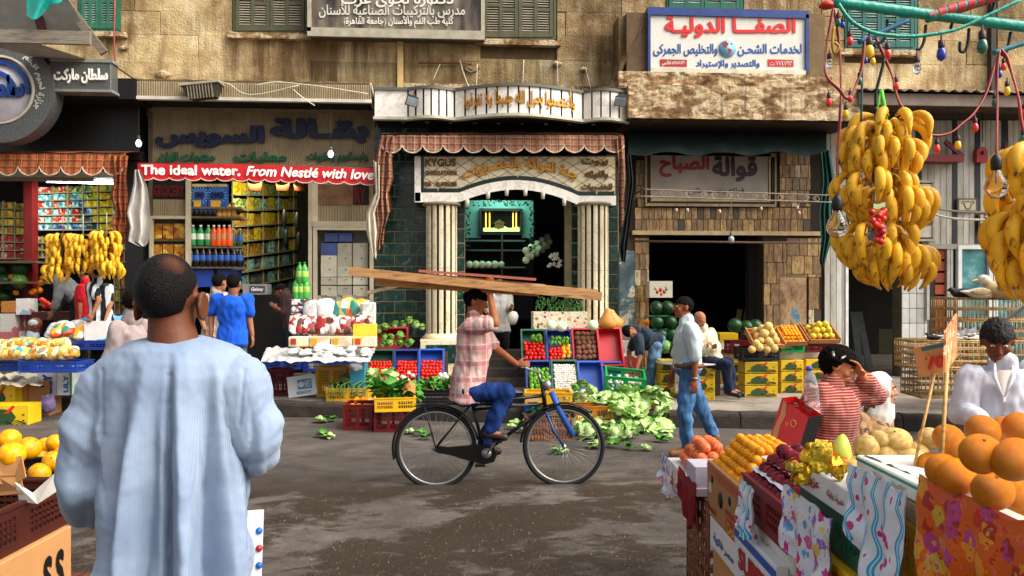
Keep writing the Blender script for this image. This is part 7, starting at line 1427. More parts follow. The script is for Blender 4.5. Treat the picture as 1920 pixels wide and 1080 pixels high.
# -- fruit seller in white
def coat(root, P_):
    nk = P_['neck']; T = (CP-nk); T.z = 0; T.normalize()
    for e in (-1, 1): MB().tube([nk+RT*.05*e+T*.08+UP*.03, nk+RT*.05*e+T*.135-UP*.04, nk+RT*.006*e+T*.16-UP*.14], [.006, .012, .005], 8).build('collar', m_cloth('white_collar_cloth', 'D8D8DC', .08), root)
    q = MB(); q.grid(lambda u, v: nk+RT*(-.045+.09*u)*(1-.8*v)+T*(.118+.037*v+.012*sin(pi*u))+UP*(.0-.17*v), 8, 8); q.build('undershirt', m_cloth('ribbed_undershirt', 'C9BEB8', .1), root)
    for z in (.24, .33): MB().ell(nk+T*.165-UP*z, .006, 8, 6).build('button', mt('9A948A', .4), root)
person('fruit seller in a loose white shirt looking down behind the oranges', 4.5, .98, dict(head=(1870, 640), neck=(1882, 690), sL=(1824, 706, 0), sR=(1938, 700, .05), eL=(1806, 774, .0), eR=(1962, 780, .0), wL=(1848, 792, -.3), wR=(1925, 800, -.3), hL=(1862, 850, 0), hR=(1908, 850, .05), kL=(1862, 960, 0), kR=(1912, 960, .05), aL=(1860, 1080, 0), aR=(1912, 1080, .05), tL=(1850, 1100, -.15), tR=(1905, 1100, -.1)),
    (-.38, -.82, -.42), up=(-.1, -.2, 1), skin='6E3A22', top=m_cloth('white_shirt_cloth', 'C6C6CE', .07, weave=300), bottom=m_cloth('grey_trousers', '3A3A40', .3), shoes=BLACK, vox=.0065, sleeve=1.62, hem=-.12, fr=(-.2, -1, 0), hairm=GREYH, hairkw=dict(line=.04, back=-.05, thick=.016, curl=.1), hdir=(((.8, -.4, -.3), (0, -.6, .8)), ((-.6, -.6, -.3), (0, -.6, .8))), extra=coat, seed=18, width=1.12)
# -- the robed man in the foreground, seen from behind
def robed():
    root = emp('person', (0, 0, 0), 'balding man in a long pale blue striped robe seen from behind in the foreground', 'person'); D = 2.0; k = 1.02; q = MB()
    hd = C(316, 562, D); k = .94; f = FW*1.0+RT*.05; u = UP; SK = m_skin('5E3420', .5)
    head_shape(q, hd+FW*.0, f, u, k, ears=False)
    for x, sg in ((262, -1), (377, 1)):
        ec = C(x, 574, D+.005); q.ell(ec, (.011, .022, .034), 12, 10); q.tube([ec+V((sg*.006+sg*.004*cos(t), .018*cos(t)-.004, .033*sin(t))) for t in [2*pi*i/16 for i in range(16)]], .006, 6, ring=True)
    nk = C(322, 655, D+.01); q.loft([[c+RT*(rx*cos(2*pi*j/20))+FW*(ry*sin(2*pi*j/20)) for j in range(20)] for c, rx, ry in ((C(320, 585, D), .052, .056), (C(322, 612, D), .055, .058), (C(326, 640, D), .062, .064), (C(324, 665, D), .085, .075), (C(324, 700, D), .1, .08))])
    def B(y, x0, x1, dp): return (C((x0+x1)/2, y, D+.03), RT*((x1-x0)/2*D/FP), FW*dp)
    torso(q, [B(690, 260, 390, .06), B(760, 235, 410, .085), B(900, 240, 410, .09), B(1060, 230, 420, .1), B(1180, 240, 410, .08)]); 
    for s_, (S, E_, Wr) in {'L': (C(200, 725, D), C(160, 890, D), C(175, 960, D+.22)), 'R': (C(450, 725, D), C(486, 842, D), C(470, 860, D+.22))}.items():
        caps(q, S, E_, .042, .032); caps(q, E_, Wr, .032, .026); hand(q, Wr, FW+UP*.1, UP, k, .6)
    for x in (275, 375): caps(q, C(x, 1150, D), C(x, 1500, D), .085, .06); caps(q, C(x, 1500, D), C(x, 1800, D), .06, .04); caps(q, C(x, 1815, D), C(x, 1820, D+.18), .04, .035)
    ob('body', remesh(q, .006, 'body', SK, 1), root)
    # hair with a thin crown
    a = NT('cropped_hair_thinning'); pt = C(326, 492, D-.055); gp = a.n('ShaderNodeNewGeometry').outputs['Position']; v = a.n('ShaderNodeVectorMath', operation='DISTANCE'); a.l(gp, v.inputs[0]); v.inputs[1].default_value = pt
    bald_ = a.ramp(a.math('MULTIPLY_ADD', a.noise(60, 4), .03, v.outputs['Value']), [(.015, .9), (.055, 0.0)]); gr = a.noise(260, 3)
    c = a.ramp(gr, [(.38, hexc('050404')), (.62, hexc('120E0D')), (.74, hexc('2E2826'))]); c = a.mix(a.math('MULTIPLY', bald_, .55), c, hexc('7A4628')); hm = a.fin(c, .5, gr, .9, .006, spec=.12)
    q = MB(); R3 = Matrix.Rotation(-YAW, 4, 'Z'); cc = hd+(f.normalized()*-.012+u*.028)*k
    def fn(d):
        z = d.z*.09; back = d.y < .3; lim = -.078 if d.y < -.25 else (-.02+(.06)*max(0, d.y+.25))
        nar = 1-.1*max(0, -d.z)**2
        return (1.055 if z > lim else .9)*nar
    q.ell(cc, (.0705*k, .097*k, .09*k), 72, 56, fn, R3); q.build('hair', hm, root)
    # robe
    q = MB()
    prof = [(630, 281, 379, .066), (640, 248, 412, .1), (652, 218, 446, .125), (674, 188, 474, .14), (700, 176, 484, .15), (740, 176, 480, .15), (800, 188, 470, .155), (900, 196, 462, .16), (1000, 182, 468, .175), (1080, 168, 476, .19), (1250, 150, 486, .21), (1500, 130, 500, .24), (1760, 115, 512, .26)]
    torso(q, [B(*p) for p in prof], 40)
    caps(q, C(200, 728, D), C(160, 850, D+.0), .07, .066, 20); caps(q, C(158, 850, D), C(155, 905, D), .062, .056, 20); caps(q, C(155, 905, D), C(172, 960, D+.18), .058, .054, 20)
    caps(q, C(454, 718, D), C(484, 820, D), .07, .062, 20); caps(q, C(486, 820, D), C(490, 850, D+.02), .058, .05, 20); caps(q, C(490, 850, D+.02), C(470, 862, D+.22), .052, .048, 20)
    ks = FP/D
    def disp(p, n_):
        rel = p-CP; dd = rel.dot(FW); X = 960+rel.dot(RT)/dd*FP; Y = 540-rel.z/dd*FP
        back = max(0, -n_.dot(FW)); t = max(0, min(1, (Y-660)/260)); v = 0
        # long hanging folds, fanning downwards from the shoulders
        for x0, x1, w, am in ((300, 268, 16, -.016), (318, 318, 8, -.022), (268, 222, 13, .012), (345, 352, 18, .012), (385, 395, 13, -.010), (420, 440, 16, .011), (240, 190, 15, -.016), (300, 300, 40, .01), (405, 420, 9, .008), (330, 336, 12, .012)):
            cx = x0+(x1-x0)*(Y-700)/380; v += am*t*math.exp(-((X-cx+5*noise.noise(V((Y*.012, x0, 0))))/w)**2)
        v *= 2.3; v += .03*t*noise.noise(V((X*.022, Y*.0028, 3)))+.008*t*noise.noise(V((X*.05, Y*.006, 11)))+.0025*noise.noise(V((X*.03, Y*.02, 7)))+.0012*noise.noise(V((X*.09, Y*.06, 2)))
        if X < 190 or X > 466: # sleeves: slanting creases
            s_ = (Y*.9+(X if X > 466 else -X)*.8); v += .0075*max(0, min(1, (Y-720)/60))*sin(s_*.045+3*noise.noise(V((X*.012, Y*.008, 5))))+.003*noise.noise(V((s_*.06, X*.02, 9)))
        if 640 < Y < 760: v += -.006*math.exp(-((X-318)/5)**2)*(1 if Y > 700 else 0)
        v -= .004*math.exp(-((X-(457-8*(Y-700)/100))/3)**2)*(1 if 690 < Y < 800 else 0)+.004*math.exp(-((X-(190+2*(Y-700)/100))/3)**2)*(1 if 690 < Y < 820 else 0)
        return v
    a = NT('pale_blue_striped_robe'); sx = a.mapv((1, 1, 1), (0, 0, 0)); x = a.xyz(); st = a.math('FRACT', a.math('MULTIPLY', x[0], 240.0)); s2 = a.math('GREATER_THAN', st, .62)
    c = a.mix(a.ramp(a.noise(4, 5), [(.3, 0.0), (.7, 1.0)]), hexc('76869C'), hexc('96A4B6')); c = a.mix(a.math('MULTIPLY', s2, .3), c, hexc('5E77A0'))
    rm = a.fin(c, .7, a.noise(300, 2, a.mapv((1, 1, .3))), .15, .003, spec=.25, Sheen_Weight=.15)
    ob('robe', remesh(q, .0052, 'robe', rm, 4, disp), root)
robed()
q = MB(); fb_ = C(466, 958, 2.08); o = MB().add([C(464, 957, 2.1), C(495, 955, 2.12), C(490, 1100, 2.12), C(460, 1100, 2.1), C(464, 957, 2.2), C(495, 955, 2.24), C(490, 1100, 2.24), C(460, 1100, 2.2)], [(3, 2, 1, 0), (4, 5, 6, 7), (0, 1, 5, 4), (1, 2, 6, 5), (2, 3, 7, 6), (3, 0, 4, 7)]).build('carrier_bag', mt('D8DCD8', .3, .1), label='white printed plastic bag carried at the robed man\'s side', cat='bag')
for y, m_ in ((995, '1E5AA8'), (1028, 'B81E24'), (1060, '1E5AA8')): MB().tube([C(486, y, 2.115), C(486, y, 2.112)], .009, 14).build('printed_dot', mt(m_, .4), o)
# ---------------- near right fruit stall: its street side runs away from the viewer ----------------
SM = Matrix((-FW, RT, UP)).transposed().to_4x4(); SM.translation = RT*1.02
SA = math.atan2((-FW).y, (-FW).x)
def sb(d0, d1, z0, z1, mat, label, dx=0, dep=.4, name='carton', cat='carton', lid=True):
    """box on the stall between camera depths d0 (far) and d1 (near)"""
    w = d0-d1; q = MB().bev((-w/2, 0, 0), (w/2, dep, z1-z0), .004)
    o = q.build(name, mat, None, loc=SM @ V((-(d0+d1)/2, dx, z0)), rot=(0, 0, SA), label=label, cat=cat); o['w'] = w; o['h'] = z1-z0; return o
def onface(o, u0, v0, u1, v1, mat, name='print_panel', t=.002):
    w, h = o['w'], o['h']; return MB().box((-w/2+w*u0, -t, h*v0), (-w/2+w*u1, -.0005, h*v1)).build(name, mat, o)
def facetext(o, body, u0, v0, u1, v1, mat, ar=False, bold=.03, shear=0, slope=0):
    w, h = o['w'], o['h']; X = lambda u: -w/2+w*u; Z = lambda v: h*v
    return letters(MB(), body, quadfit((X(u0), -.0025, Z(v0)), (X(u1), -.0025, Z(v0+slope)), (X(u1), -.0025, Z(v1+slope)), (X(u0), -.0025, Z(v1))), .001, bold, ar, shear).build('lettering', mat, o)
RI2 = mt('B81E1A', .4); BLU = mt('1E4E9E', .4)
def scrate(d0, d1, z0, h, c, label, dx=0, dep=.4, ns=14, nr=3): return crate(SM @ V((-(d0+d1)/2, dx+dep/2, z0)), d0-d1, dep, h, c, label, (0, 0, SA), ns=ns, nr=nr)
o = sb(4.18, 3.58, .61, .885, CARD, 'brown banana carton heaped with apricots at the far end of the stall'); onface(o, 0, .9, 1, .93, RI2); onface(o, 0, .84, 1, .87, RI2); onface(o, 0, .78, 1, .8, RI2); onface(o, .07, .45, .15, .62, CARDW)
for u, v, r in ((.18, .72, .02), (.72, .62, .022), (.45, .48, .04)): MB().tube([(-.3+.6*u, -.003, .275*v), (-.3+.6*u, 0, .275*v)], r, 12).build('hand_hole', BLACK, o)
onface(o, .62, .02, .98, .3, RI2); facetext(o, 'Dole', .66, .05, .94, .25, mt('E8C040', .4)); facetext(o, 'BANANAS', .6, .34, .97, .44, RI2); facetext(o, 'BANANAS', .05, .1, .3, .2, RI2)
sb(4.12, 3.6, .46, .608, CARDW, 'white carton with blue brush marks under the banana carton'); o = bpy.data.objects['carton.001'] if 'carton.001' in bpy.data.objects else None
sb(4.14, 3.56, .0, .455, CARD, 'tall plain brown carton under the far end of the stall', .02)
o = [x for x in bpy.data.objects if x.get('label', '').startswith('white carton with blue brush')][0]; facetext(o, 'مصر فاكهة', .15, .25, .85, .6, mt('3A6AC0', .4), True)
fruits(APRI, [p for p in heap((0, 0, 0), .58, .38, .024, 5, SM @ Matrix.Translation((-3.88, .2, .86)), 1.9)], .024, 'apricot', 'small orange yellow apricot heaped on the banana carton', 'apricots on the banana carton', jr=.06)
scrate(3.53, 2.97, .79, .165, 'm', 'dark red slatted crate of plums in the middle of the stall', ns=16); sb(3.45, 2.9, .64, .785, CARDW, 'white carton with red Arabic lettering under the plum crate', .02); o = bpy.context.scene.objects[-1] if False else [x for x in bpy.data.objects if x.get('label', '').startswith('white carton with red Arabic')][0]; facetext(o, 'عزيزى', .1, .3, .5, .7, RI2, True); facetext(o, 'فواكه طازجة', .6, .35, .9, .6, mt('77706A', .4), True)
fruits(PLUM, [p for p in heap((0, 0, 0), .56, .36, .03, 4, SM @ Matrix.Translation((-3.25, .19, .93)), 1.95)], .031, 'plum', 'shiny dark red plum stacked in rows on the plum crate', 'plums on the plum crate', jr=.06)
for k, zz in enumerate((1.0, 1.045)): 
    q = MB(); q.grid(lambda u, v: SM @ V((-3.52+.56*u, .025+.05*k+.03*v, zz-.004+.012*noise.noise(V((u*9, v, k))))), 24, 2); q.build('paper_sheet', mt('C9CCD4', .6, .1), label='white paper layer between the plum rows, '+('lower' if k == 0 else 'upper')+' one', cat='paper')
o = sb(3.56, 3.0, .3, .735, mt('C9C9C6', .5, .12), 'white carton with blue border and red apple lettering', -.03); onface(o, 0, .88, 1, .96, BLU); onface(o, 0, .0, 1, .1, BLU); facetext(o, 'SUPER', .12, .6, .88, .82, mt('C81E22', .4), False, .06); facetext(o, 'APPLES', .12, .3, .92, .54, mt('C81E22', .4), False, .06); facetext(o, 'QUALITY', .25, .545, .75, .595, BLU)
sb(3.5, 2.95, 0, .295, CARD, 'brown carton on the ground under the apple carton', .0)
o = sb(2.84, 2.42, 1.075, 1.165, mt('D2CEC8', .5, .1), 'shallow white carton of fruit wrapped in yellow tissue', .0, .34); facetext(o, 'عزيزى', .1, .3, .45, .7, RI2, True); facetext(o, 'خضروات وفواكه', .6, .3, .92, .65, mt('8E4A4A', .4), True)
scrate(2.86, 2.3, .93, .14, 'G', 'dark green crate under the wrapped fruit', .01, .36, nr=2)
o = sb(2.84, 2.24, .68, .925, mt('E0B81A', .45, .12), 'yellow and white carton lettered with fresh fruits and vegetables', -.02); onface(o, 0, .0, 1, .56, CARDW); onface(o, .1, .6, 1, .64, mt('1A1E3E', .4)); facetext(o, 'Egyptian Fresh Fruits & Vegetables', .08, .68, .95, .8, RI2, False, .02, .15); facetext(o, 'خضروات وفواكه مصرية', .3, .83, .95, .96, RI2, True, .02); facetext(o, 'Luxury', .2, .3, .45, .42, mt('B83A6A', .4), False, .02, .2)
sb(2.8, 2.2, .0, .675, CARD, 'tall brown carton holding up the middle of the stall', .02)
sb(2.4, 1.98, 1.18, 1.235, WOODG, 'grey wooden tray edge under the pale guavas', -.005, .4, 'wooden_tray', 'tray'); o = sb(2.37, 1.99, 1.237, 1.285, mt('D8D6C8', .5, .1), 'long white carton with a green stripe under the pale guavas', .0, .38); onface(o, 0, .72, 1, .88, mt('2E8A6A', .4)); facetext(o, 'فاكهة ممتازة', .3, .2, .8, .6, mt('A8A49A', .4), True)
scrate(2.22, 1.96, .97, .2, 'y', 'yellow lattice crate beneath the guava carton', .0, .36, ns=12, nr=5)
o = sb(2.28, 1.99, .66, .965, mt('D8C83A', .4, .15), 'yellow and green carton with an oval fruit brand mark', -.02); onface(o, .0, .0, .3, 1, mt('D8D2B0', .4)); onface(o, .3, .35, .95, .55, mt('1E6A4A', .4)); MB().tube([(.03+.08*cos(t), -.004, .21+.05*sin(t)) for t in [2*pi*i/24 for i in range(24)]], .004, 5, ring=True).build('oval_mark', RI2, o); facetext(o, 'FRICO', .38, .58, .8, .8, RI2, False, .04)
o = sb(1.985, 1.75, .66, .93, mt('C8381A', .45, .15), 'red and blue carton under the orange crate', -.01); facetext(o, 'EDAM', .1, .6, .8, .85, mt('1A1E5E', .4), False, .05)
sb(2.25, 1.7, .0, .655, CARD, 'brown carton on the ground at the near end of the stall', .0)
o = sb(1.74, 1.3, .8, 1.08, mt('2A6A3A', .4, .15), 'green carton with yellow pears lettering under the oranges', -.01); facetext(o, 'PEARS', .05, .55, .7, .8, mt('D8D02A', .4), False, .04); sb(1.7, 1.3, 0, .795, CARD, 'brown carton at the nearest corner of the stall', .0)
scrate(2.0, 1.3, 1.1, .2, 'w', 'large pale crate holding the big oranges', .01, .5)
def hangsheet(d0, d1, z0, z1, mat, label, dx=-.03, nf=3, sag=.02, tip=0, name='plastic_cloth'):
    q = MB()
    def f(u, v):
        d = d0+(d1-d0)*u; zz = z0-(z0-z1)*v*(1-(.9 if tip else .15)*abs(u-.6))+sag*noise.noise(V((u*5, v*3, d0)))
        return SM @ V((-d, dx-.02*v*sin(u*nf*6.28)-.03*v*noise.noise(V((u*4, v*3, d0*7)))+.06*max(0, .12-v), zz+(.02 if v < .05 else 0)))
    q.grid(f, 26, 18); q.grid(lambda u, v: f(u, v)+RT*.003, 26, 18); return q.build(name, mat, label=label, cat='cloth')
FLP = m_print('pink_blossom_plastic', 'D8D8DC', ['C81E78', '8E6AC8', 'D8508E', '5AA0C8', 'E0C040'], 20, .42, .2); FLO = m_print('orange_blossom_plastic', 'D85A12', ['C8281A', 'E88A1A', 'B8407A', 'D0A02A', 'A82A1E'], 20, .5, .12)
def m_stripe():
    a = NT('blue_striped_plastic'); x = a.xyz(); w = a.math('ADD', a.math('MULTIPLY', x[1], 15.0), a.math('MULTIPLY', a.math('SINE', a.math('MULTIPLY', x[2], 60.0)), .12)); f = a.math('FRACT', w)
    c = a.mix(a.math('LESS_THAN', f, .24), hexc('D8DADE'), hexc('3A9AC0')); c = a.mix(a.math('LESS_THAN', a.math('ABSOLUTE', a.math('SUBTRACT', f, .12)), .03), c, hexc('A8DCE8'))
    v = a.n('ShaderNodeTexVoronoi', iScale=24.0); a.l(a.tc.outputs['Object'], v.inputs['Vector']); c = a.mix(a.math('MULTIPLY', a.math('LESS_THAN', v.outputs['Distance'], .3), a.math('GREATER_THAN', f, .55)), c, hexc('C8286A')); return a.fin(c, .22, a.noise(9, 4), .4, .03)
STP = m_stripe()
hangsheet(2.85, 2.42, 1.06, .74, FLP, 'white plastic cloth with pink and blue blossoms hanging from the stall middle', -.06, tip=.12)
hangsheet(2.32, 1.98, 1.25, .94, STP, 'white plastic cloth with blue stripes and pink flowers hanging under the guavas', -.05, tip=.12); hangsheet(3.42, 3.24, .95, .74, STP, 'small blue striped plastic scrap between the apricots and the plums', -.05)
hangsheet(1.92, 1.28, 1.315, 1.06, FLO, 'glossy orange and red flowered plastic sheet under the big oranges', -.05, 5, .03)
hangsheet(4.95, 4.6, .74, .52, FLP, 'flowered plastic corner hanging at the far tip of the stall', -.1, tip=.1); hangsheet(4.65, 4.2, .72, .47, mt('8A0E18', .85, .25), 'dark red cloth hanging below the peach tray', -.06, tip=.15)
sb(5.0, 4.22, .68, .72, mt('B8B0B0', .5, .1), 'pale tray board holding the peaches', -.05, .4, 'tray_board', 'tray'); sb(4.45, 4.24, .72, .83, mt('B5AEB8', .4, .1), 'upturned pale plastic tray beside the peaches', -.05, .3, 'plastic_tray', 'tray')
fruits(PEACH, heap((0, 0, 0), .42, .3, .036, 3, SM @ Matrix.Translation((-4.72, .13, .72))), .036, 'peach', 'red and yellow peach on the pale tray at the far tip', 'peaches at the far tip of the stall')
o = cane(SM @ V((-4.4, .2, 0)), .5, .4, .66, 'tall brown slatted cane crate under the peach tray', SA, 9, (0, .12, .24, .36, .48, .6, .72, .84, 1), 'cane_crate', 'crate', BARK)
STEMM = MB().ell((0, 0, .955), (.09, .08, .03), 8, 5).mesh('stem_end', mt('6E6A34', .8))
def ppx(lst, me, nm, cat, labs, rr, dmin=1.45, dmax=2.7, group=None):
    for i, (x, y, r) in enumerate(lst):
        d = max(dmin, min(dmax, rr*FP/r)); s_ = r*d/FP; o_ = ob(nm, me, None, C(x, y, d), (R5.uniform(-.8, .8), R5.uniform(-.8, .8), R5.uniform(0, 6)), s_*1.03, labs[i] if isinstance(labs, list) else labs, cat, group); ob('stem_end', STEMM, o_)
ppx([(1778, 822, 27), (1842, 808, 30), (1881, 808, 27), (1912, 803, 30), (1789, 838, 27), (1839, 851, 37), (1898, 864, 38), (1746, 876, 27), (1793, 893, 34), (1861, 920, 36), (1914, 942, 33), (1825, 878, 26), (1870, 850, 26), (1830, 925, 26)], ORAN, 'orange', 'orange',
    ['orange half hidden behind the price card stick', 'orange at the back of the pile before the seller', 'orange at the back right below the seller\'s hand', 'orange cut by the picture edge, topmost right', 'orange behind the thin stick on the left', 'big orange in the centre of the pile', 'largest orange at the right of the pile', 'leftmost orange beside the guavas', 'orange at the front left above the flowered sheet', 'front orange resting on the flowered sheet', 'lowest orange at the right edge', 'orange wedged between the front and centre oranges', 'orange tucked between the two biggest', 'orange sunk low behind the front row'], .04)
for x, y in ((1900, 905), (1770, 860), (1880, 890), (1850, 830), (1905, 830), (1812, 840)): ob('orange', ORAN, None, C(x, y+22, 1.8), None, .04, 'orange buried under the top layer of the big pile', 'orange', 'oranges buried under the top layer')
ppx([(1624, 839, 24), (1679, 826, 25), (1661, 850, 21), (1707, 867, 26), (1596, 872, 22), (1743, 822, 21), (1731, 880, 16), (1720, 844, 18), (1650, 824, 18), (1694, 848, 16)], GUAV, 'guava', 'guava',
    ['large pale guava at the back left of the tray', 'speckled pale guava in the middle of the tray', 'small pale guava at the front of the tray', 'pale guava in front of the price card stick', 'lowest left pale guava hanging over the tray edge', 'pale guava at the back right beside the oranges', 'small guava squeezed against the leftmost orange', 'pale guava behind the stick', 'pale guava half hidden behind the back left one', 'pale guava between the middle and the front ones'], .045)
q = MB(); q.grid(lambda u, v: C(1622+112*u, 852+48*u+4*v, 2.35-.3*u+.25*v)+UP*.01*noise.noise(V((u*8, v*3, 2))), 20, 5); q.build('paper_sheet', mt('5E6478', .6, .2), label='dark blue grey tray paper under the guavas', cat='paper')
# fruit in yellow tissue
TIS = mt('E0BE2A', .5, .2, 8, .4)
for i, (x, y, r) in enumerate(((1545, 850, 20), (1520, 858, 15), (1560, 872, 16), (1490, 873, 14), (1512, 880, 13), (1535, 872, 15), (1583, 868, 10), (1500, 898, 14), (1570, 890, 10), (1542, 838, 14), (1525, 842, 12), (1578, 880, 9))):
    d = 2.75 if x < 1530 else 2.55; r_ = r*d/FP; c0 = C(x, y, d); fr0 = ob('wrapped_fruit', PEACH if i % 3 == 0 else APRI, None, c0, None, r_*.8, 'peach coloured fruit wrapped in crumpled yellow tissue', 'fruit', 'fruit wrapped in yellow tissue'); R = random.Random(i); q = MB()
    for k in range(7):
        a0 = R.uniform(0, 6.28); e0 = R.uniform(-.9, .9); Mx = Matrix.Rotation(a0, 4, 'Z') @ Matrix.Rotation(e0, 4, 'X')
        q.grid(lambda u, v: Mx @ V((1.3*(u-.5)*1.6, -1.1+.15*noise.noise(V((u*4, v*4, i+k)))-.3*v*(1-v)+.12*noise.noise(V((u*9, v*9, k))), 1.4*(v-.5)+.3*noise.noise(V((u*5, v*3, k+9))))), 12, 12)
    q.build('tissue', TIS, fr0)
pr = lathe([(.02, 0), (.03, .01), (.036, .035), (.026, .065), (.015, .085), (.004, .095)], 14).mesh('pear', m_fruit('green_pear_skin', 'A8AE3A', 'C8C860', None, 3, .4, .2)); ob('pear', pr, None, C(1573, 868, 2.62), (0, .15, 0), 1.0, 'single green pear standing among the yellow tissue', 'pear')
# price cards on sticks
CDM = mt('C9824E', .6, .2, 5)
pc = emp('price_card', (0, 0, 0), 'orange card with painted price seventy on a thin stick', 'sign'); qd = [C(1724, 708, 2.3), C(1782, 698, 2.25), C(1776, 640, 2.25), C(1714, 652, 2.3)]
MB().add(qd+[p+FW*.006 for p in qd], [(0, 1, 2, 3), (7, 6, 5, 4), (0, 4, 5, 1), (1, 5, 6, 2), (2, 6, 7, 3), (3, 7, 4, 0)]).build('card', CDM, pc); ft = quadfit(*qd)
letters(MB(), '70', lambda u, v, w: ft(.28+.6*u, .2+.42*v, .004), .001, .05, False).build('lettering', mt('C8281A', .5), pc); MB().add([ft(u, v, .002) for u, v in ((.22, .84), (.95, .86), (.95, .98), (.2, .95))], [(0, 1, 2, 3)]).build('blue_strip', mt('2E8A9A', .5), pc)
letters(MB(), '7', lambda u, v, w: ft(.28+.2*u, .45+.2*v, .006), .001, .05, False).build('lettering', mt('E8A01A', .5), pc)
STK = m_wood('B88A4A', '7A5426', 9, (1, 1, 8)); MB().tube([C(1752, 700, 2.27), C(1712, 885, 2.22)], .0042, 8).build('stick', STK, pc)
pc = emp('price_card', (0, 0, 0), 'worn orange striped card seen edge on above the stick among the oranges', 'sign'); qd = [C(1768, 700, 2.05), C(1791, 668, 2.25), C(1791, 588, 2.25), C(1770, 622, 2.05)]
MB().add(qd+[p+RT*.006 for p in qd], [(0, 1, 2, 3), (7, 6, 5, 4), (0, 4, 5, 1), (1, 5, 6, 2), (2, 6, 7, 3), (3, 7, 4, 0)]).build('card', m_print('worn_printed_card', 'B87A4A', ['D8A050', '8E3A1E', 'D8C8A0', 'C85A2A'], 30, .4, .7), pc); MB().tube([C(1778, 655, 2.1), C(1764, 888, 1.95)], .0048, 8).build('stick', STK, pc)
# ---------------- near left melon stall ----------------
LM = Matrix((FW, -RT, UP)).transposed().to_4x4(); LM.translation = -RT*1.9; LA = math.atan2(FW.y, FW.x)
def lb_(d0, d1, z0, z1, mat, label, dx=0, dep=.5, name='carton', cat='carton'):
    w = d1-d0; o = MB().bev((-w/2, 0, 0), (w/2, dep, z1-z0), .004).build(name, mat, None, loc=LM @ V(((d0+d1)/2, dx, z0)), rot=(0, 0, LA), label=label, cat=cat); o['w'] = w; o['h'] = z1-z0; return o
crate(LM @ V((3.15, .3, .76)), .75, .55, .17, 'n', 'dark maroon slatted crate under the yellow melons', (0, 0, LA), ns=24, nr=4); crate(LM @ V((3.75, .3, .76)), .44, .55, .17, 'k', 'black crate at the far end of the melon stall', (0, 0, LA), ns=14, nr=3)
crate(LM @ V((2.62, .25, .72)), .3, .4, .25, 'k', 'black slatted crate end at the near left corner', (0, 0, LA+.1), ns=6, nr=3)
o = lb_(2.75, 3.45, .4, .755, CARD, 'cardboard carton with dark printed letters under the melon crate', 0); facetext(o, 'IPA', .2, .35, .5, .75, BLACK, False, .05); facetext(o, 'S.S.', .7, .3, .95, .8, BLACK, False, .05); lb_(2.7, 3.9, 0, .395, BARK, 'dark wooden box at the base of the melon stall', .03, .5, 'wooden_box', 'box')
lb_(2.4, 2.72, .2, .6, WOODG, 'grey wooden box at the bottom left corner', -.02, .4, 'wooden_box', 'box')
ppx([(18, 824, 20), (55, 840, 21), (85, 834, 14), (104, 830, 16), (22, 852, 24), (45, 862, 17), (78, 853, 16), (100, 865, 19), (69, 869, 15), (74, 888, 20), (55, 896, 16), (67, 909, 15), (97, 913, 13), (47, 913, 16), (118, 850, 17), (120, 880, 17), (8, 862, 18), (30, 885, 16), (5, 890, 18), (112, 898, 14)], YMEL, 'melon', 'melon', 'round golden yellow melon in the heap behind the robed man', .05, 3.2, 4.1, 'golden melons at the near left')
for pts, m_, lb in ([((28, 905), (60, 925), (105, 885), (112, 918), (70, 945), (36, 940)), CARDW, 'torn white paper flap at the front of the melon heap'], [((-10, 860), (40, 855), (48, 895), (20, 912), (-10, 905)), CARD, 'brown torn cardboard flap over the melons'], [((-10, 892), (38, 890), (44, 925), (-10, 930)), CARD, 'second torn cardboard flap below the first one']):
    A = [C(x, y, 3.15+.02*(i % 2)) for i, (x, y) in enumerate(pts)]; n = len(A); MB().add(A+[p+FW*.006 for p in A], [tuple(range(n))[::-1], tuple(range(n, 2*n))]+[(i, i+n, (i+1) % n+n, (i+1) % n) for i in range(n)]).build('torn_flap', m_, label=lb, cat='cardboard')
# ---------------- left middle: bread and noodle packets, cartons ----------------
pcrate(36, 143, 699, .66, 0, .13, 'b', 'dark blue crate of noodle packets on the lettered carton', .45, ns=10, nr=2); pcrate(-50, 33, 696, .66, 0, .13, 'b', 'dark blue crate of noodle packets at the left edge', .45, ns=8, nr=2)
packets([(-20+11*i+R5.uniform(-2, 2), 676-R5.uniform(0, 5)) for i in range(15)], 10.6, 'o', 'orange and yellow noodle packet in the front row of the blue crates', 'noodle packets in the front row', .85, -.5); packets([(-15+13*i, 657-R5.uniform(0, 4)) for i in range(11)], 11.0, 'o', 'orange and yellow noodle packet in the back row of the blue crates', 'noodle packets in the back row', .85, -.8)
pcrate(120, 205, 656, .92, 0, .12, 'b', 'dark blue crate under the flat bread packs', .6, ns=12, nr=2); pcrate(146, 208, 686, .6, 0, .3, 'y', 'yellow crate under the flat bread crate', .5, ns=8, nr=4); pcrate(146, 215, 742, SW, 0, .38, 'o', 'orange yellow crate on the pavement behind the robed man', .5, ns=9, nr=4)
packets([(92+8*i, 634-4*(i % 3)) for i in range(9)], 11.6, 'w', 'clear bag of flat bread on the blue crate', 'flat bread bags on the blue crate', .9, -.9); packets([(104, 632), (126, 627), (146, 636)], 11.3, 'y', 'green and yellow packet lying on the bread bags', 'green and yellow packets on the bread bags', .9, -.9)
for i in range(6): fb(158+7*i, 602, 200+3*i, 641, 11.7+.06*i, .05, 'bread_tray', mt('D8D4CE', .5, .1), label='white stacked bread tray leaning beside the blue cloth', cat='tray', group='white bread trays beside the blue cloth')
q = MB(); q.grid(lambda u, v: C(150+90*u, 596+44*v-6*u, 12.0-.7*v)+UP*.02*noise.noise(V((u*8, v*5, 1))), 20, 10); q.build('blue_cloth', mt('1E8ACC', .5, .2), label='bright blue plastic cloth over the table behind the bread', cat='cloth')
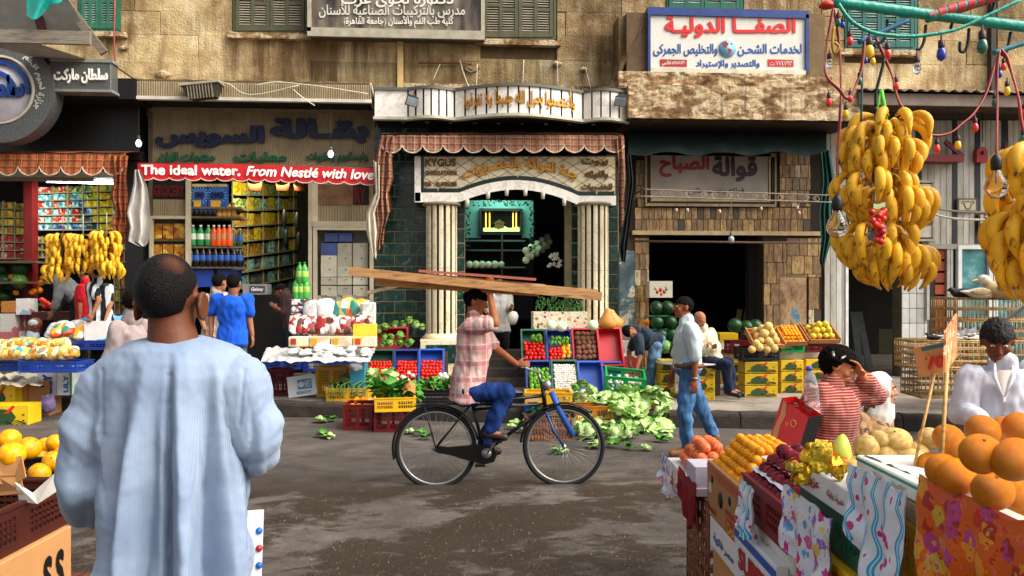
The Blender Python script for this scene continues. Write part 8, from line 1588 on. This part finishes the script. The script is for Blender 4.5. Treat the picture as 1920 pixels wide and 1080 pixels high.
o = fb(70, 698, 106, 742, 11.6, .4, 'lettered_carton', mt('C9CED4', .5, .12), label='white carton with blue and green letters on the pavement, left one', cat='carton'); o2 = fb(107, 686, 134, 741, 11.5, .4, 'lettered_carton', mt('C9CED0', .5, .12), label='white carton with green edge and blue letters, right one', cat='carton')
letters(MB(), 'LILY', quadfit(P(98, 738, 11.59), P(98, 702, 11.59), P(80, 702, 11.59), P(80, 738, 11.59)), .004, .06, False).build('lettering', BLU, o); letters(MB(), 'LILY', quadfit(P(128, 736, 11.49), P(128, 704, 11.49), P(119, 704, 11.49), P(119, 736, 11.49)), .004, .05, False).build('lettering', BLU, o2); fb(131, 686, 134, 741, 11.49, .02, 'green_edge', mt('3A8A3A', .4), o2)
o = pb_ = MB().bev((-.19, 0, 0), (.27, .4, .5), .005).build('carton', CARD, None, loc=G(52, 781, 0)+V((0, .02, .0)), rot=(0, 0, .06), label='tall brown cardboard carton with two hand slots beside the kerb', cat='carton')
for z in (.1, .4): MB().box((.1, -.004, z), (.2, 0, z+.03)).build('hand_slot', BLACK, o)
MB().box((-.01, -.003, 0), (0, 0, .5)).build('seam', mt('6E4A2A', .8), o)
ybox(-30, 27, 722, 767, 10.9, 'yellow fruit carton with wave print stacked by the brown carton'); ybox(-30, 53, 758, 802, 10.4, 'open printed carton on the road at the left edge')
q = MB(); q.grid(lambda u, v: C(-20+100*u, 700+22*v+5*noise.noise(V((u*6, v*3, 2))), 11.6-1.0*v)+UP*(.05*noise.noise(V((u*9, v*6, 5))))-UP*(.05*max(0, v-.8)*5*abs(noise.noise(V((u*5, 0, 1))))), 36, 14); q.build('cloth_cover', mt('C9BBA0', .7, .12), label='crumpled cream cloth covering goods at the left edge', cat='cloth')
MB().ell(C(89, 757, 11.0), (.11, .1, .12), 18, 14, lambda d: 1+.25*noise.noise(d*3)).build('plastic_bag', mt('8E7AA8', .2, .25, 6, .6), label='crumpled violet plastic bag beside the brown carton', cat='bag')
# ---------------- left market interior ----------------
mk = emp('goods_shelf', (0, 0, 0), 'colourful packed shelves under the lit tube in the left market', 'shelf')
shelfwall((70, 350), (212, 345), (212, 432), (70, 432), 13.9, 15.4, ['rrorogggyyg', 'wwwwgwggyyy', 'rwrwrwbyyyy', 'wrwrwrdbyyy', 'rwrrwrddyyy', 'bwbbwbbddyy'], 'packet', 'small packet on the shelves under the lit tube', 'packets under the lit tube', mk)
shelfwall((-60, 372), (50, 380), (50, 486), (-60, 486), 13.75, 13.75, ['oyroooyoy', 'yoyyoyyyo', 'yyyoyyyyy', 'yyyyyyoyy', 'rrrrrrrrr', 'rrrrrrrrr', 'rrrrrrrrr'], 'can', 'small red or yellow pack in the stacked display left of the red pillar', 'packs stacked left of the red pillar', mk)
wallrect(44, 338, 60, 700, 'red_pillar', mt('6E1210', .5, .3), mk, 14.0, .2); shelfwall((62, 442), (105, 444), (105, 484), (62, 484), 13.8, 13.8, ['oo', 'oo', 'oo'], 'carton', 'brown carton on the shelf behind the hanging bananas', 'brown cartons behind the hanging bananas', mk)
shelfwall((215, 395), (262, 398), (262, 590), (215, 590), 13.4, 13.5, ['oroo', 'oooo', 'rddr', 'rrrr', 'yooy', 'oyyo', 'yoyo', 'ooyy'], 'packet', 'packet on the narrow shelf between the market and the grocery', 'packets between the market and the grocery', mk)
for y in (489, 528, 570): wallrect(-80, y, 66, y+4, 'shelf_board', mt('57402A', .7), mk, 13.5, .5)
for i, (x, y) in enumerate(((2, 504), (38, 502), (-20, 524), (8, 526), (36, 527), (6, 556))): ob('watermelon', WMEL if i != 4 else LWMEL, None, C(x, y, 13.3), (R5.random(), 1.2, 0), .13, 'dark green watermelon on the market shelf, %s' % ('upper left', 'upper right', 'at the left edge', 'middle', 'smaller striped one', 'lowest one')[i], 'watermelon')
fruits(ORAN, [C(x, y, 13.3) for x, y in ((22, 519), (60, 548), (30, 549), (64, 545))]+[C(72+R5.uniform(-9, 9), R5.uniform(520, 545), 14.2) for k in range(10)], .05, 'orange', 'small orange between the watermelons in the market', 'oranges between the watermelons')
fruits(TOM, [C(62+R5.uniform(0, 50), R5.uniform(585, 660), 12.9) for k in range(24)]+[C(78+R5.uniform(0, 20), R5.uniform(560, 575), 13.0) for k in range(10)], .042, 'tomato', 'tomato in the shade under the market counter', 'tomatoes in the shade of the market')
for i, (x0, x1, y0, y1, h) in enumerate(((0, 28, 588, 622, 'B8B4A8'), (0, 28, 622, 655, 'A8B0A0'), (30, 52, 560, 590, '8EA0B0'), (2, 30, 565, 586, 'A86A2A'))): fb(x0, y0, x1, y1, 12.9, .3, 'carton', m_wrap('market_carton_%d' % i, [h, 'D0CCC4', h, 'A85A5A'], 6, .5), label='printed carton on the market shelf, %s' % ('upper white one', 'lower white one', 'pale blue one', 'small brown one')[i], cat='carton')
fb(58, 585, 180, 600, 13.0, .5, 'counter', mt('4A1E14', .6, .3), label='dark red wooden counter in the market', cat='counter')
# ---------------- bananas ----------------
def banana_mesh(seed, straight=1.0):
    R = random.Random(seed); pts = []; rr = []; b = R.uniform(.85, 1.15)
    for i in range(11):
        t = i/10; an = (-.15+1.35*t)*straight; pts.append(V((.02+.075*b*sin(pi*min(1, t*.95+.02))**.8+.02*t, 0, .035-.185*t+.02*sin(pi*t)))); rr.append([.007, .01, .017, .0225, .0245, .025, .0245, .023, .0185, .0115, .006][i])
    return MB().tube(pts, rr, 8).mesh('banana', BAN)
BM = [banana_mesh(i) for i in range(4)]; GS = mt('5E4A22', .8, .3)
def bunch(c, tiers, label, scale=1.0, group=None, name='banana_bunch', seed=1, cord=None, ccol='C8201C'):
    R = random.Random(seed); root = emp(name, (0, 0, 0), label, 'bananas', group); top = V(c); zs = [t[1] for t in tiers]
    MB().tube([V(c)+V((0, 0, .06*scale))]+[V(c)+V((t[0], 0, t[1])) for t in tiers], [.022*scale]*(len(tiers)+1), 8).build('stalk', GS, root)
    for (ox, oz, n, spread, pitch) in tiers:
        a0 = R.uniform(0, 1)
        for row_ in (0, 1):
            m = n-2*row_
            for i in range(m):
                a = a0+2*pi*(i+.5*row_)/m+R.uniform(-.08, .08); s_ = scale*R.uniform(.9, 1.12)*(1 if row_ == 0 else .92)
                Mx = Matrix.Translation(V(c)+V((ox+spread*cos(a)*.35, spread*sin(a)*.35, oz-row_*.05*scale))) @ Matrix.Rotation(a, 4, 'Z') @ Matrix.Rotation(pitch+R.uniform(-.12, .12)+row_*.22, 4, 'Y') @ Matrix.Rotation(R.uniform(-.3, .3), 4, 'Z')
                o = ob('banana', R.choice(BM), root); o.matrix_world = Mx @ Matrix.Scale(s_, 4)
    if cord: MB().tube(cord, .005*scale, 6).build('cord', mt(ccol, .5), root)
    return root
bd = 3.3; k_ = bd/FP; bc = C(1652, 252, bd)
T_ = lambda x, y, n, sp, pt=-.1: ((x-1652)*k_, (238-y)*k_, n, sp, pt)
bunch(bc, [T_(1672, 222, 7, .12, -.75), T_(1640, 232, 9, .1, -.2), T_(1655, 262, 13, .2, -.12), T_(1640, 322, 13, .2, -.1), T_(1672, 352, 14, .22, -.15), T_(1642, 418, 13, .19, -.12), T_(1662, 452, 11, .16, .05), T_(1686, 462, 10, .15, -.1)], 'tall hanging stem of ripe speckled bananas tied with bright green cord', .76, seed=4, cord=[C(1652, 168, bd), C(1646, 200, bd), C(1642, 225, bd)], ccol='5EC81E')
g0 = bpy.data.objects.new('x', None); bpy.data.objects.remove(g0)
MB().tube([C(1652, 168, bd), C(1658, 200, bd), C(1662, 230, bd)], .008, 6).build('green_cord', mt('5EC81E', .5), label='bright green plastic cord knotted above the bananas', cat='cord')
bunch(C(1962, 290, 3.1), [(0, 0, 12, .15, -.15), (0, -.14, 13, .15, -.1), (-.02, -.26, 14, .17, -.15), (0, -.36, 13, .18, -.2)], 'hanging stem of ripe bananas cut by the right edge of the picture', 1.1, seed=9)
for i, (x, y, lb) in enumerate(((118, 447, 'leftmost of the three hanging banana bunches in front of the market'), (156, 447, 'middle one of the three hanging banana bunches in front of the market'), (200, 442, 'rightmost of the three hanging banana bunches in front of the market'))):
    d = 11.4; bunch(C(x, y, d), [(-.02, 0, 11, .16, -.35), (0, -.14, 11, .16, -.2), (-.03, -.29, 10, .13, -.15)]+([(-.08, -.42, 9, .12, -.2)] if i == 0 else [(.06, -.4, 8, .12, -.1)] if i == 2 else []), lb, 1.12, 'banana bunches hanging in front of the market', seed=20+i, cord=[C(x, y-3, d), C(x, y-45, d)], ccol='B8401E' if i == 0 else 'B8B4A8')
gr_ = emp('cherry_cluster', (0, 0, 0), 'cluster of small red plastic grapes hung on the bananas', 'grapes'); R = random.Random(2); GP = fm(mt('C8281A', .2, .2, rv=.3), 12, 8, nm='grape')
for k in range(34):
    t = k/33; ob('grape', GP, gr_, C(1646+R.uniform(-13, 13)*(1-.55*t)+2*t, 396+58*t, 3.03+R.uniform(-.02, .02)), None, .0125)
q = MB(); q.grid(lambda u, v: C(1638+22*u, 381+9*v+2*sin(u*5), 3.03), 4, 3); q.build('leaf', mt('A8B88A', .5), gr_)
# ---------------- light strings, poles, hooks ----------------
TW = mt('1E9A84', .35, .3, 5, .6); RCO = mt('9A1E2A', .5, .3)
def cpt(l, d): return [C(1440+x/3, y/3, d) for x, y in l]
def pole(a, b, r, mat, label, stripe=None, d=3.2):
    pts = [C(a[0]+(b[0]-a[0])*i/14, a[1]+(b[1]-a[1])*i/14, d)+UP*.003*noise.noise(V((i, a[0], 0))) for i in range(15)]; o = MB().tube(pts, [r*(1+.12*noise.noise(V((i*1.7, a[1], 3)))) for i in range(15)], 10).build('wrapped_pole', mat, label=label, cat='pole')
    if stripe:
        q = MB(); A, B = pts[0], pts[-1]; ax = (B-A); L = ax.length; ax.normalize(); x = ax.cross(UP).normalized(); y = x.cross(ax); n = 150
        q.grid(lambda u, v: A+ax*(L*u+.03*v)+(x*cos(u*2*pi*9)+y*sin(u*2*pi*9))*(r*1.06), n, 1); q.build('spiral_tape', stripe, o)
    return o
pole((1562, 4), (1932, 52), .021, TW, 'teal plastic wrapped pole crossing the upper right corner'); pole((1738, 33), (1900, -18), .022, TW, 'teal pole with red spiral tape at the top right', mt('B81E24', .4)); pole((1610, 79), (1702, 38), .011, mt('2E6A8A', .5, .3), 'thin blue grey pole in front of the green shutters'); pole((1863, 99), (1935, 76), .011, mt('2E7A8A', .5, .3), 'short thin blue pole at the right edge')
MB().ell(C(1550, 10, 3.2), (.03, .03, .016), 12, 8, lambda d: 1+.3*noise.noise(d*4)).build('red_knot', mt('B8281E', .5), label='red cloth knot at the left end of the teal pole', cat='cloth')
def string(l, d, col, label, bulbs, r=.0045, sm=5):
    root = emp('light_string', (0, 0, 0), label, 'lights'); cable(cpt(l, d), r, 'cord', col, parent=root, sm=sm)
    if col is RCO: cable([p+V((.004*sin(i*2), -.004, .003)) for i, p in enumerate(cpt(l, d-.002))], r*.7, 'twisted_cord', mt('C8706A', .5), parent=root, sm=sm)
    for x, y, c, s_ in bulbs:
        p = C(1440+x/3, y/3, d); b_ = ob('bulb', BULB, root, p, (0, 0, 0), s_); b_.data = BM_[c]; ob('socket', SOCK, b_, (0, 0, 0)); 
    return root
BM_ = {}; BULB = None
for c, h in (('r', 'D82A12'), ('y', 'E8B814'), ('g', '14604A'), ('b', '1A2E9A')): BM_[c] = lathe([(.001, -.018), (.007, -.014), (.0095, -.006), (.008, .004), (.005, .01)], 12).mesh('bulb', mt(h, .18, .1, rv=0, Coat_Weight=.5))
BM_['c'] = lathe([(.001, -.018), (.007, -.014), (.0095, -.006), (.008, .004), (.005, .01)], 12).mesh('bulb', GLASS); BULB = BM_['r']; SOCK = lathe([(.0055, .008), (.0065, .012), (.006, .024), (.002, .026), (.0015, .036)], 10).mesh('socket', mt('3A1418', .5))
string([(365, 50), (350, 130), (322, 310), (330, 430), (400, 510), (440, 555), (470, 530), (520, 400), (545, 210)], 3.2, RCO, 'red light string hanging in a loop left of the bananas', [(395, 120, 'g', 1.3), (420, 135, 'b', 1), (345, 350, 'c', 1.4), (342, 570, 'r', 1.3), (438, 635, 'y', 1.3), (462, 550, 'r', 1.1), (515, 450, 'g', 1.2), (548, 335, 'b', 1), (460, 225, 'r', 1.4)])
string([(370, 50), (388, 170), (405, 300), (410, 520), (400, 700), (392, 900), (394, 1095)], 3.3, RCO, 'long straight red cord carrying the big clear bulb by the banana stem', [])
string([(600, 200), (650, 320), (700, 430), (735, 570), (780, 640), (850, 730), (940, 765), (1020, 750), (1090, 700), (1160, 640), (1220, 530), (1270, 380), (1300, 280)], 3.4, RCO, 'red light string sagging from the blue pole to the right edge', [(720, 480, 'r', 1.4), (950, 830, 'r', 1.4), (1068, 810, 'y', 1.4), (1165, 710, 'r', 1.4), (1275, 572, 'g', 1.3), (1302, 412, 'b', 1.2), (672, 300, 'r', 1.7)])
string([(1310, 280), (1340, 330), (1380, 440), (1410, 560), (1420, 680), (1445, 760)], 3.1, RCO, 'red light string dropping along the right edge', [(1325, 370, 'r', 1.1), (1345, 505, 'y', 1.3), (1435, 780, 'g', 1.4), (1440, 630, 'r', 1.2)])
string([(1300, 290), (1283, 400), (1290, 600), (1284, 890)], 3.05, RCO, 'straight red cord carrying the big clear bulb at the right', []); string([(540, 210), (532, 330), (528, 500), (524, 690)], 3.25, mt('1E4A4A', .5), 'thin dark cord hanging beside the green shutters', [])
string([(395, 20), (470, 120), (600, 185), (800, 205), (1000, 180), (1100, 150), (1250, 80), (1420, 0)], 3.1, TW, 'teal light cord swagged below the wrapped pole', [(570, 280, 'y', 1.9), (590, 340, 'y', 1.1), (838, 375, 'c', 1.7), (975, 295, 'b', 1.9), (1205, 250, 'g', 2.1)], .0075)
cable(cpt([(372, 150), (362, 240), (375, 300), (398, 262), (375, 240)], 3.18), .006, 'looped_cord', mt('C8941E', .5), 'yellow cord looped under the left end of the pole', 'cord')
for x, y, d, lb in ((1570, 372, 3.1, 'big clear glass bulb with black socket left of the banana stem'), (1868, 296, 3.0, 'big clear glass bulb with black socket at the right')):
    o = lathe([(.001, -.125), (.02, -.12), (.038, -.1), (.042, -.08), (.034, -.055), (.018, -.03), (.014, -.01)], 22, TR(C(x, y+14, d))).build('clear_bulb', GLASS, label=lb, cat='light bulb'); lathe([(.015, -.02), (.019, -.01), (.02, .02), (.014, .035), (.004, .045)], 16, TR(C(x, y+14, d))).build('socket', BLACK, o); MB().tube([C(x, y+14, d)-UP*.02, C(x, y+14, d)-UP*.07], .0035, 6).build('filament_stem', mt('A8A8A8', .3), o)
for x, y, ht, d, lb in ((260, 270, 100, 12.9, 'white bulb hanging at the left end of the ribbed canopy'), (620, 290, 105, 12.9, 'lit white bulb hanging in front of the green letters'), (1371, 450, 78, 12.6, 'clear bulb hanging before the juice shop doorway')):
    o = lathe([(.001, -.12), (.03, -.11), (.048, -.07), (.045, -.04), (.022, .0)], 16, TR(C(x, y-8, d))).build('hanging_bulb', emis('warm_bulb_glow_%d' % x, (.95, .93, 1.0), .9) if x != 1371 else mt('A8B0B8', .1, .2), label=lb, cat='light bulb'); lathe([(.024, 0), (.028, .01), (.02, .07)], 12, TR(C(x, y-8, d))).build('socket', mt('5E5648', .5), o); MB().tube([C(x, y-16, d), C(x, y-ht, d)], .006, 5).build('flex', mt('57503F', .6), o)
for l, lb in (([(672, 110), (665, 190), (640, 235), (605, 245), (598, 262)], 'black iron hook hanging left under the teal pole'), ([(655, 330), (630, 430), (608, 520), (606, 600)], 'long black rod holding the banana stem'), ([(888, 140), (880, 220), (860, 270), (835, 280)], 'black iron hook in front of the right shutter'), ([(1130, 160), (1125, 240), (1105, 290), (1080, 285), (1080, 235)], 'black iron hook between the blue and green bulbs'), ([(1365, 180), (1350, 260), (1330, 310), (1310, 300)], 'black iron hook at the right edge'), ([(1275, 0), (1250, 110), (1225, 140), (1212, 110)], 'black iron hook above the green bulb'), ([(1055, 60), (1025, 170)], 'short black hook beside the striped pole'), ([(606, 600), (606, 690)], 'end of the black rod above the bananas')): cable(cpt(l, 3.22), .006, 'iron_hook', BLACK, lb, 'hook')
# ---------------- poultry cages and birds ----------------
def cage(x0, x1, yt, yb, d, label, rows, dep=.6, ns=None): 
    c0 = C((x0+x1)/2, yb, d); w = (x1-x0)*d/FP; h = (yb-yt)*d/FP; return cane(c0+FW*dep/2, w, dep, h, label, -YAW, ns or int(w/.05), rows, 'cane_cage', 'cage', CANE, True)
cage(1792, 1990, 560, 600, 10.2, 'long cane cage at the top of the poultry stack with ducks on it', (0, .5, 1)); cage(1792, 1990, 602, 640, 10.15, 'second long cane cage in the poultry stack', (0, .5, 1)); cage(1790, 1990, 642, 690, 10.1, 'third long cane cage behind the seller', (0, .5, 1))
cage(1716, 1850, 641, 690, 9.4, 'small cane cage with pigeons on top behind the price card', (0, .25, .5, .75, 1), .5); cage(1728, 1850, 692, 745, 9.35, 'lower cane cage on the pavement behind the price card', (0, .25, .5, .75, 1), .5)
def bird(p, L, face_, body, headc, bill, label, neck=1.0, name='duck', wing=None, cat='duck'):
    """sitting bird, L long, facing along +-x"""
    root = emp(name, (0, 0, 0), label, cat); s_ = L; X = RT*face_; q = MB(); c = V(p)
    M3 = Matrix((X, FW, UP)).transposed().to_4x4(); q.ell(c+UP*.2*s_, (.5*s_, .24*s_, .2*s_), 16, 12, lambda d: 1-.12*max(0, -d.x)*abs(d.z), M3); caps(q, c-X*.4*s_+UP*.22*s_, c-X*.72*s_+UP*.26*s_, .1*s_, .02*s_)
    h = c+X*(.46*s_)+UP*(.28+.3*neck)*s_; caps(q, c+X*.34*s_+UP*.26*s_, h, .12*s_, .07*s_); q.ell(h+UP*.02*s_+X*.03*s_, (.12*s_, .09*s_, .09*s_), 12, 8, None, M3)
    ob('body', remesh(q, .012*max(.5, L/.45), 'body', body, 2), root); MB().ell(h+UP*.025*s_+X*.02*s_, (.128*s_, .097*s_, .097*s_), 12, 8, None, M3).build('head_feathers', headc, root)
    caps(MB(), h, h, .01, .01); q = MB(); caps(q, h+X*.13*s_+UP*.01*s_, h+X*.26*s_-UP*.01*s_, .035*s_, .018*s_, 8); q.build('bill', bill, root)
    for e in (-1, 1): MB().ell(c-X*.08*s_+FW*e*.2*s_+UP*.24*s_, (.4*s_, .05*s_, .13*s_), 14, 8, lambda d: 1-.3*max(0, -d.x)*abs(d.z), M3).build('wing', wing or body, root)
    MB().ell(h+X*.06*s_-FW*.085*s_+UP*.04*s_, .014*s_, 6, 5).build('eye', BLACK, root); return root
WF = mt('C9C2B0', .8, .15, 20, .3); BF_ = mt('B09468', .8, .3, 18, .3); BKF = mt('141416', .6, .3, 14, .3); BRF = mt('5E1E14', .6, .3)
top = C(1830, 558, 10.4); bird(C(1808, 560, 10.3), .34, -1, BKF, BKF, BKF, 'black duck lying at the left end of the top cage', .1); bird(C(1838, 560, 10.2), .36, 1, WF, BRF, mt('B86A5A', .5), 'white duck with a dark red head beside the goose', .45, wing=BF_); bird(C(1888, 561, 10.2), .62, -1, BF_, WF, mt('C8A070', .5), 'large beige goose with a cream head on the top cage', .35, 'goose', cat='goose', wing=BF_)
for i in range(15):
    x = 1730+R5.uniform(0, 40) if i < 5 else 1792+R5.uniform(0, 58); bird(C(x, 639+R5.uniform(-1, 2), 9.6+R5.uniform(-.1, .15)), .17, R5.choice((-1, 1)), R5.choice((WF, WF, BKF)), R5.choice((WF, BKF)), mt('8E6A5A', .5), 'small white or black pigeon sitting on the small cane cage', .5, 'pigeon', cat='pigeon')['group'] = 'pigeons on the small cane cage'
for x, y in ((1797, 625), (1815, 622), (1830, 628)): MB().grid(lambda u, v: C(x-8+24*u, y-8+16*v+3*sin(u*4), 9.9+.05*v)+UP*.01*noise.noise(V((u*5, v*4, x))), 8, 6).build('paper_sheet', mt('C9CCD4', .6, .1), label='crumpled white paper lying among the pigeons', cat='paper', group='papers among the pigeons')
bar(C(1865, 615, 9.9), C(1935, 565, 9.6), .03, .03, 'pole', mt('8E8A84', .6), None, label='grey pole leaning on the long cane cages', cat='pole')
# ---------------- put every empty at the base of its thing ----------------
bpy.context.view_layer.update()
for o in [o for o in scn.objects if o.type == 'EMPTY' and o.parent is None and o.children]:
    pts = []
    for ch in o.children_recursive:
        if ch.type == 'MESH': pts += [ch.matrix_world @ V(c) for c in ch.bound_box]
    if not pts or o.location.length > 1e-6: continue
    lo_ = V([min(p[i] for p in pts) for i in range(3)]); hi_ = V([max(p[i] for p in pts) for i in range(3)]); base = V(((lo_.x+hi_.x)/2, (lo_.y+hi_.y)/2, lo_.z))
    o.location = base
    for ch in o.children: ch.matrix_parent_inverse = Matrix.Translation(-base) @ ch.matrix_parent_inverse
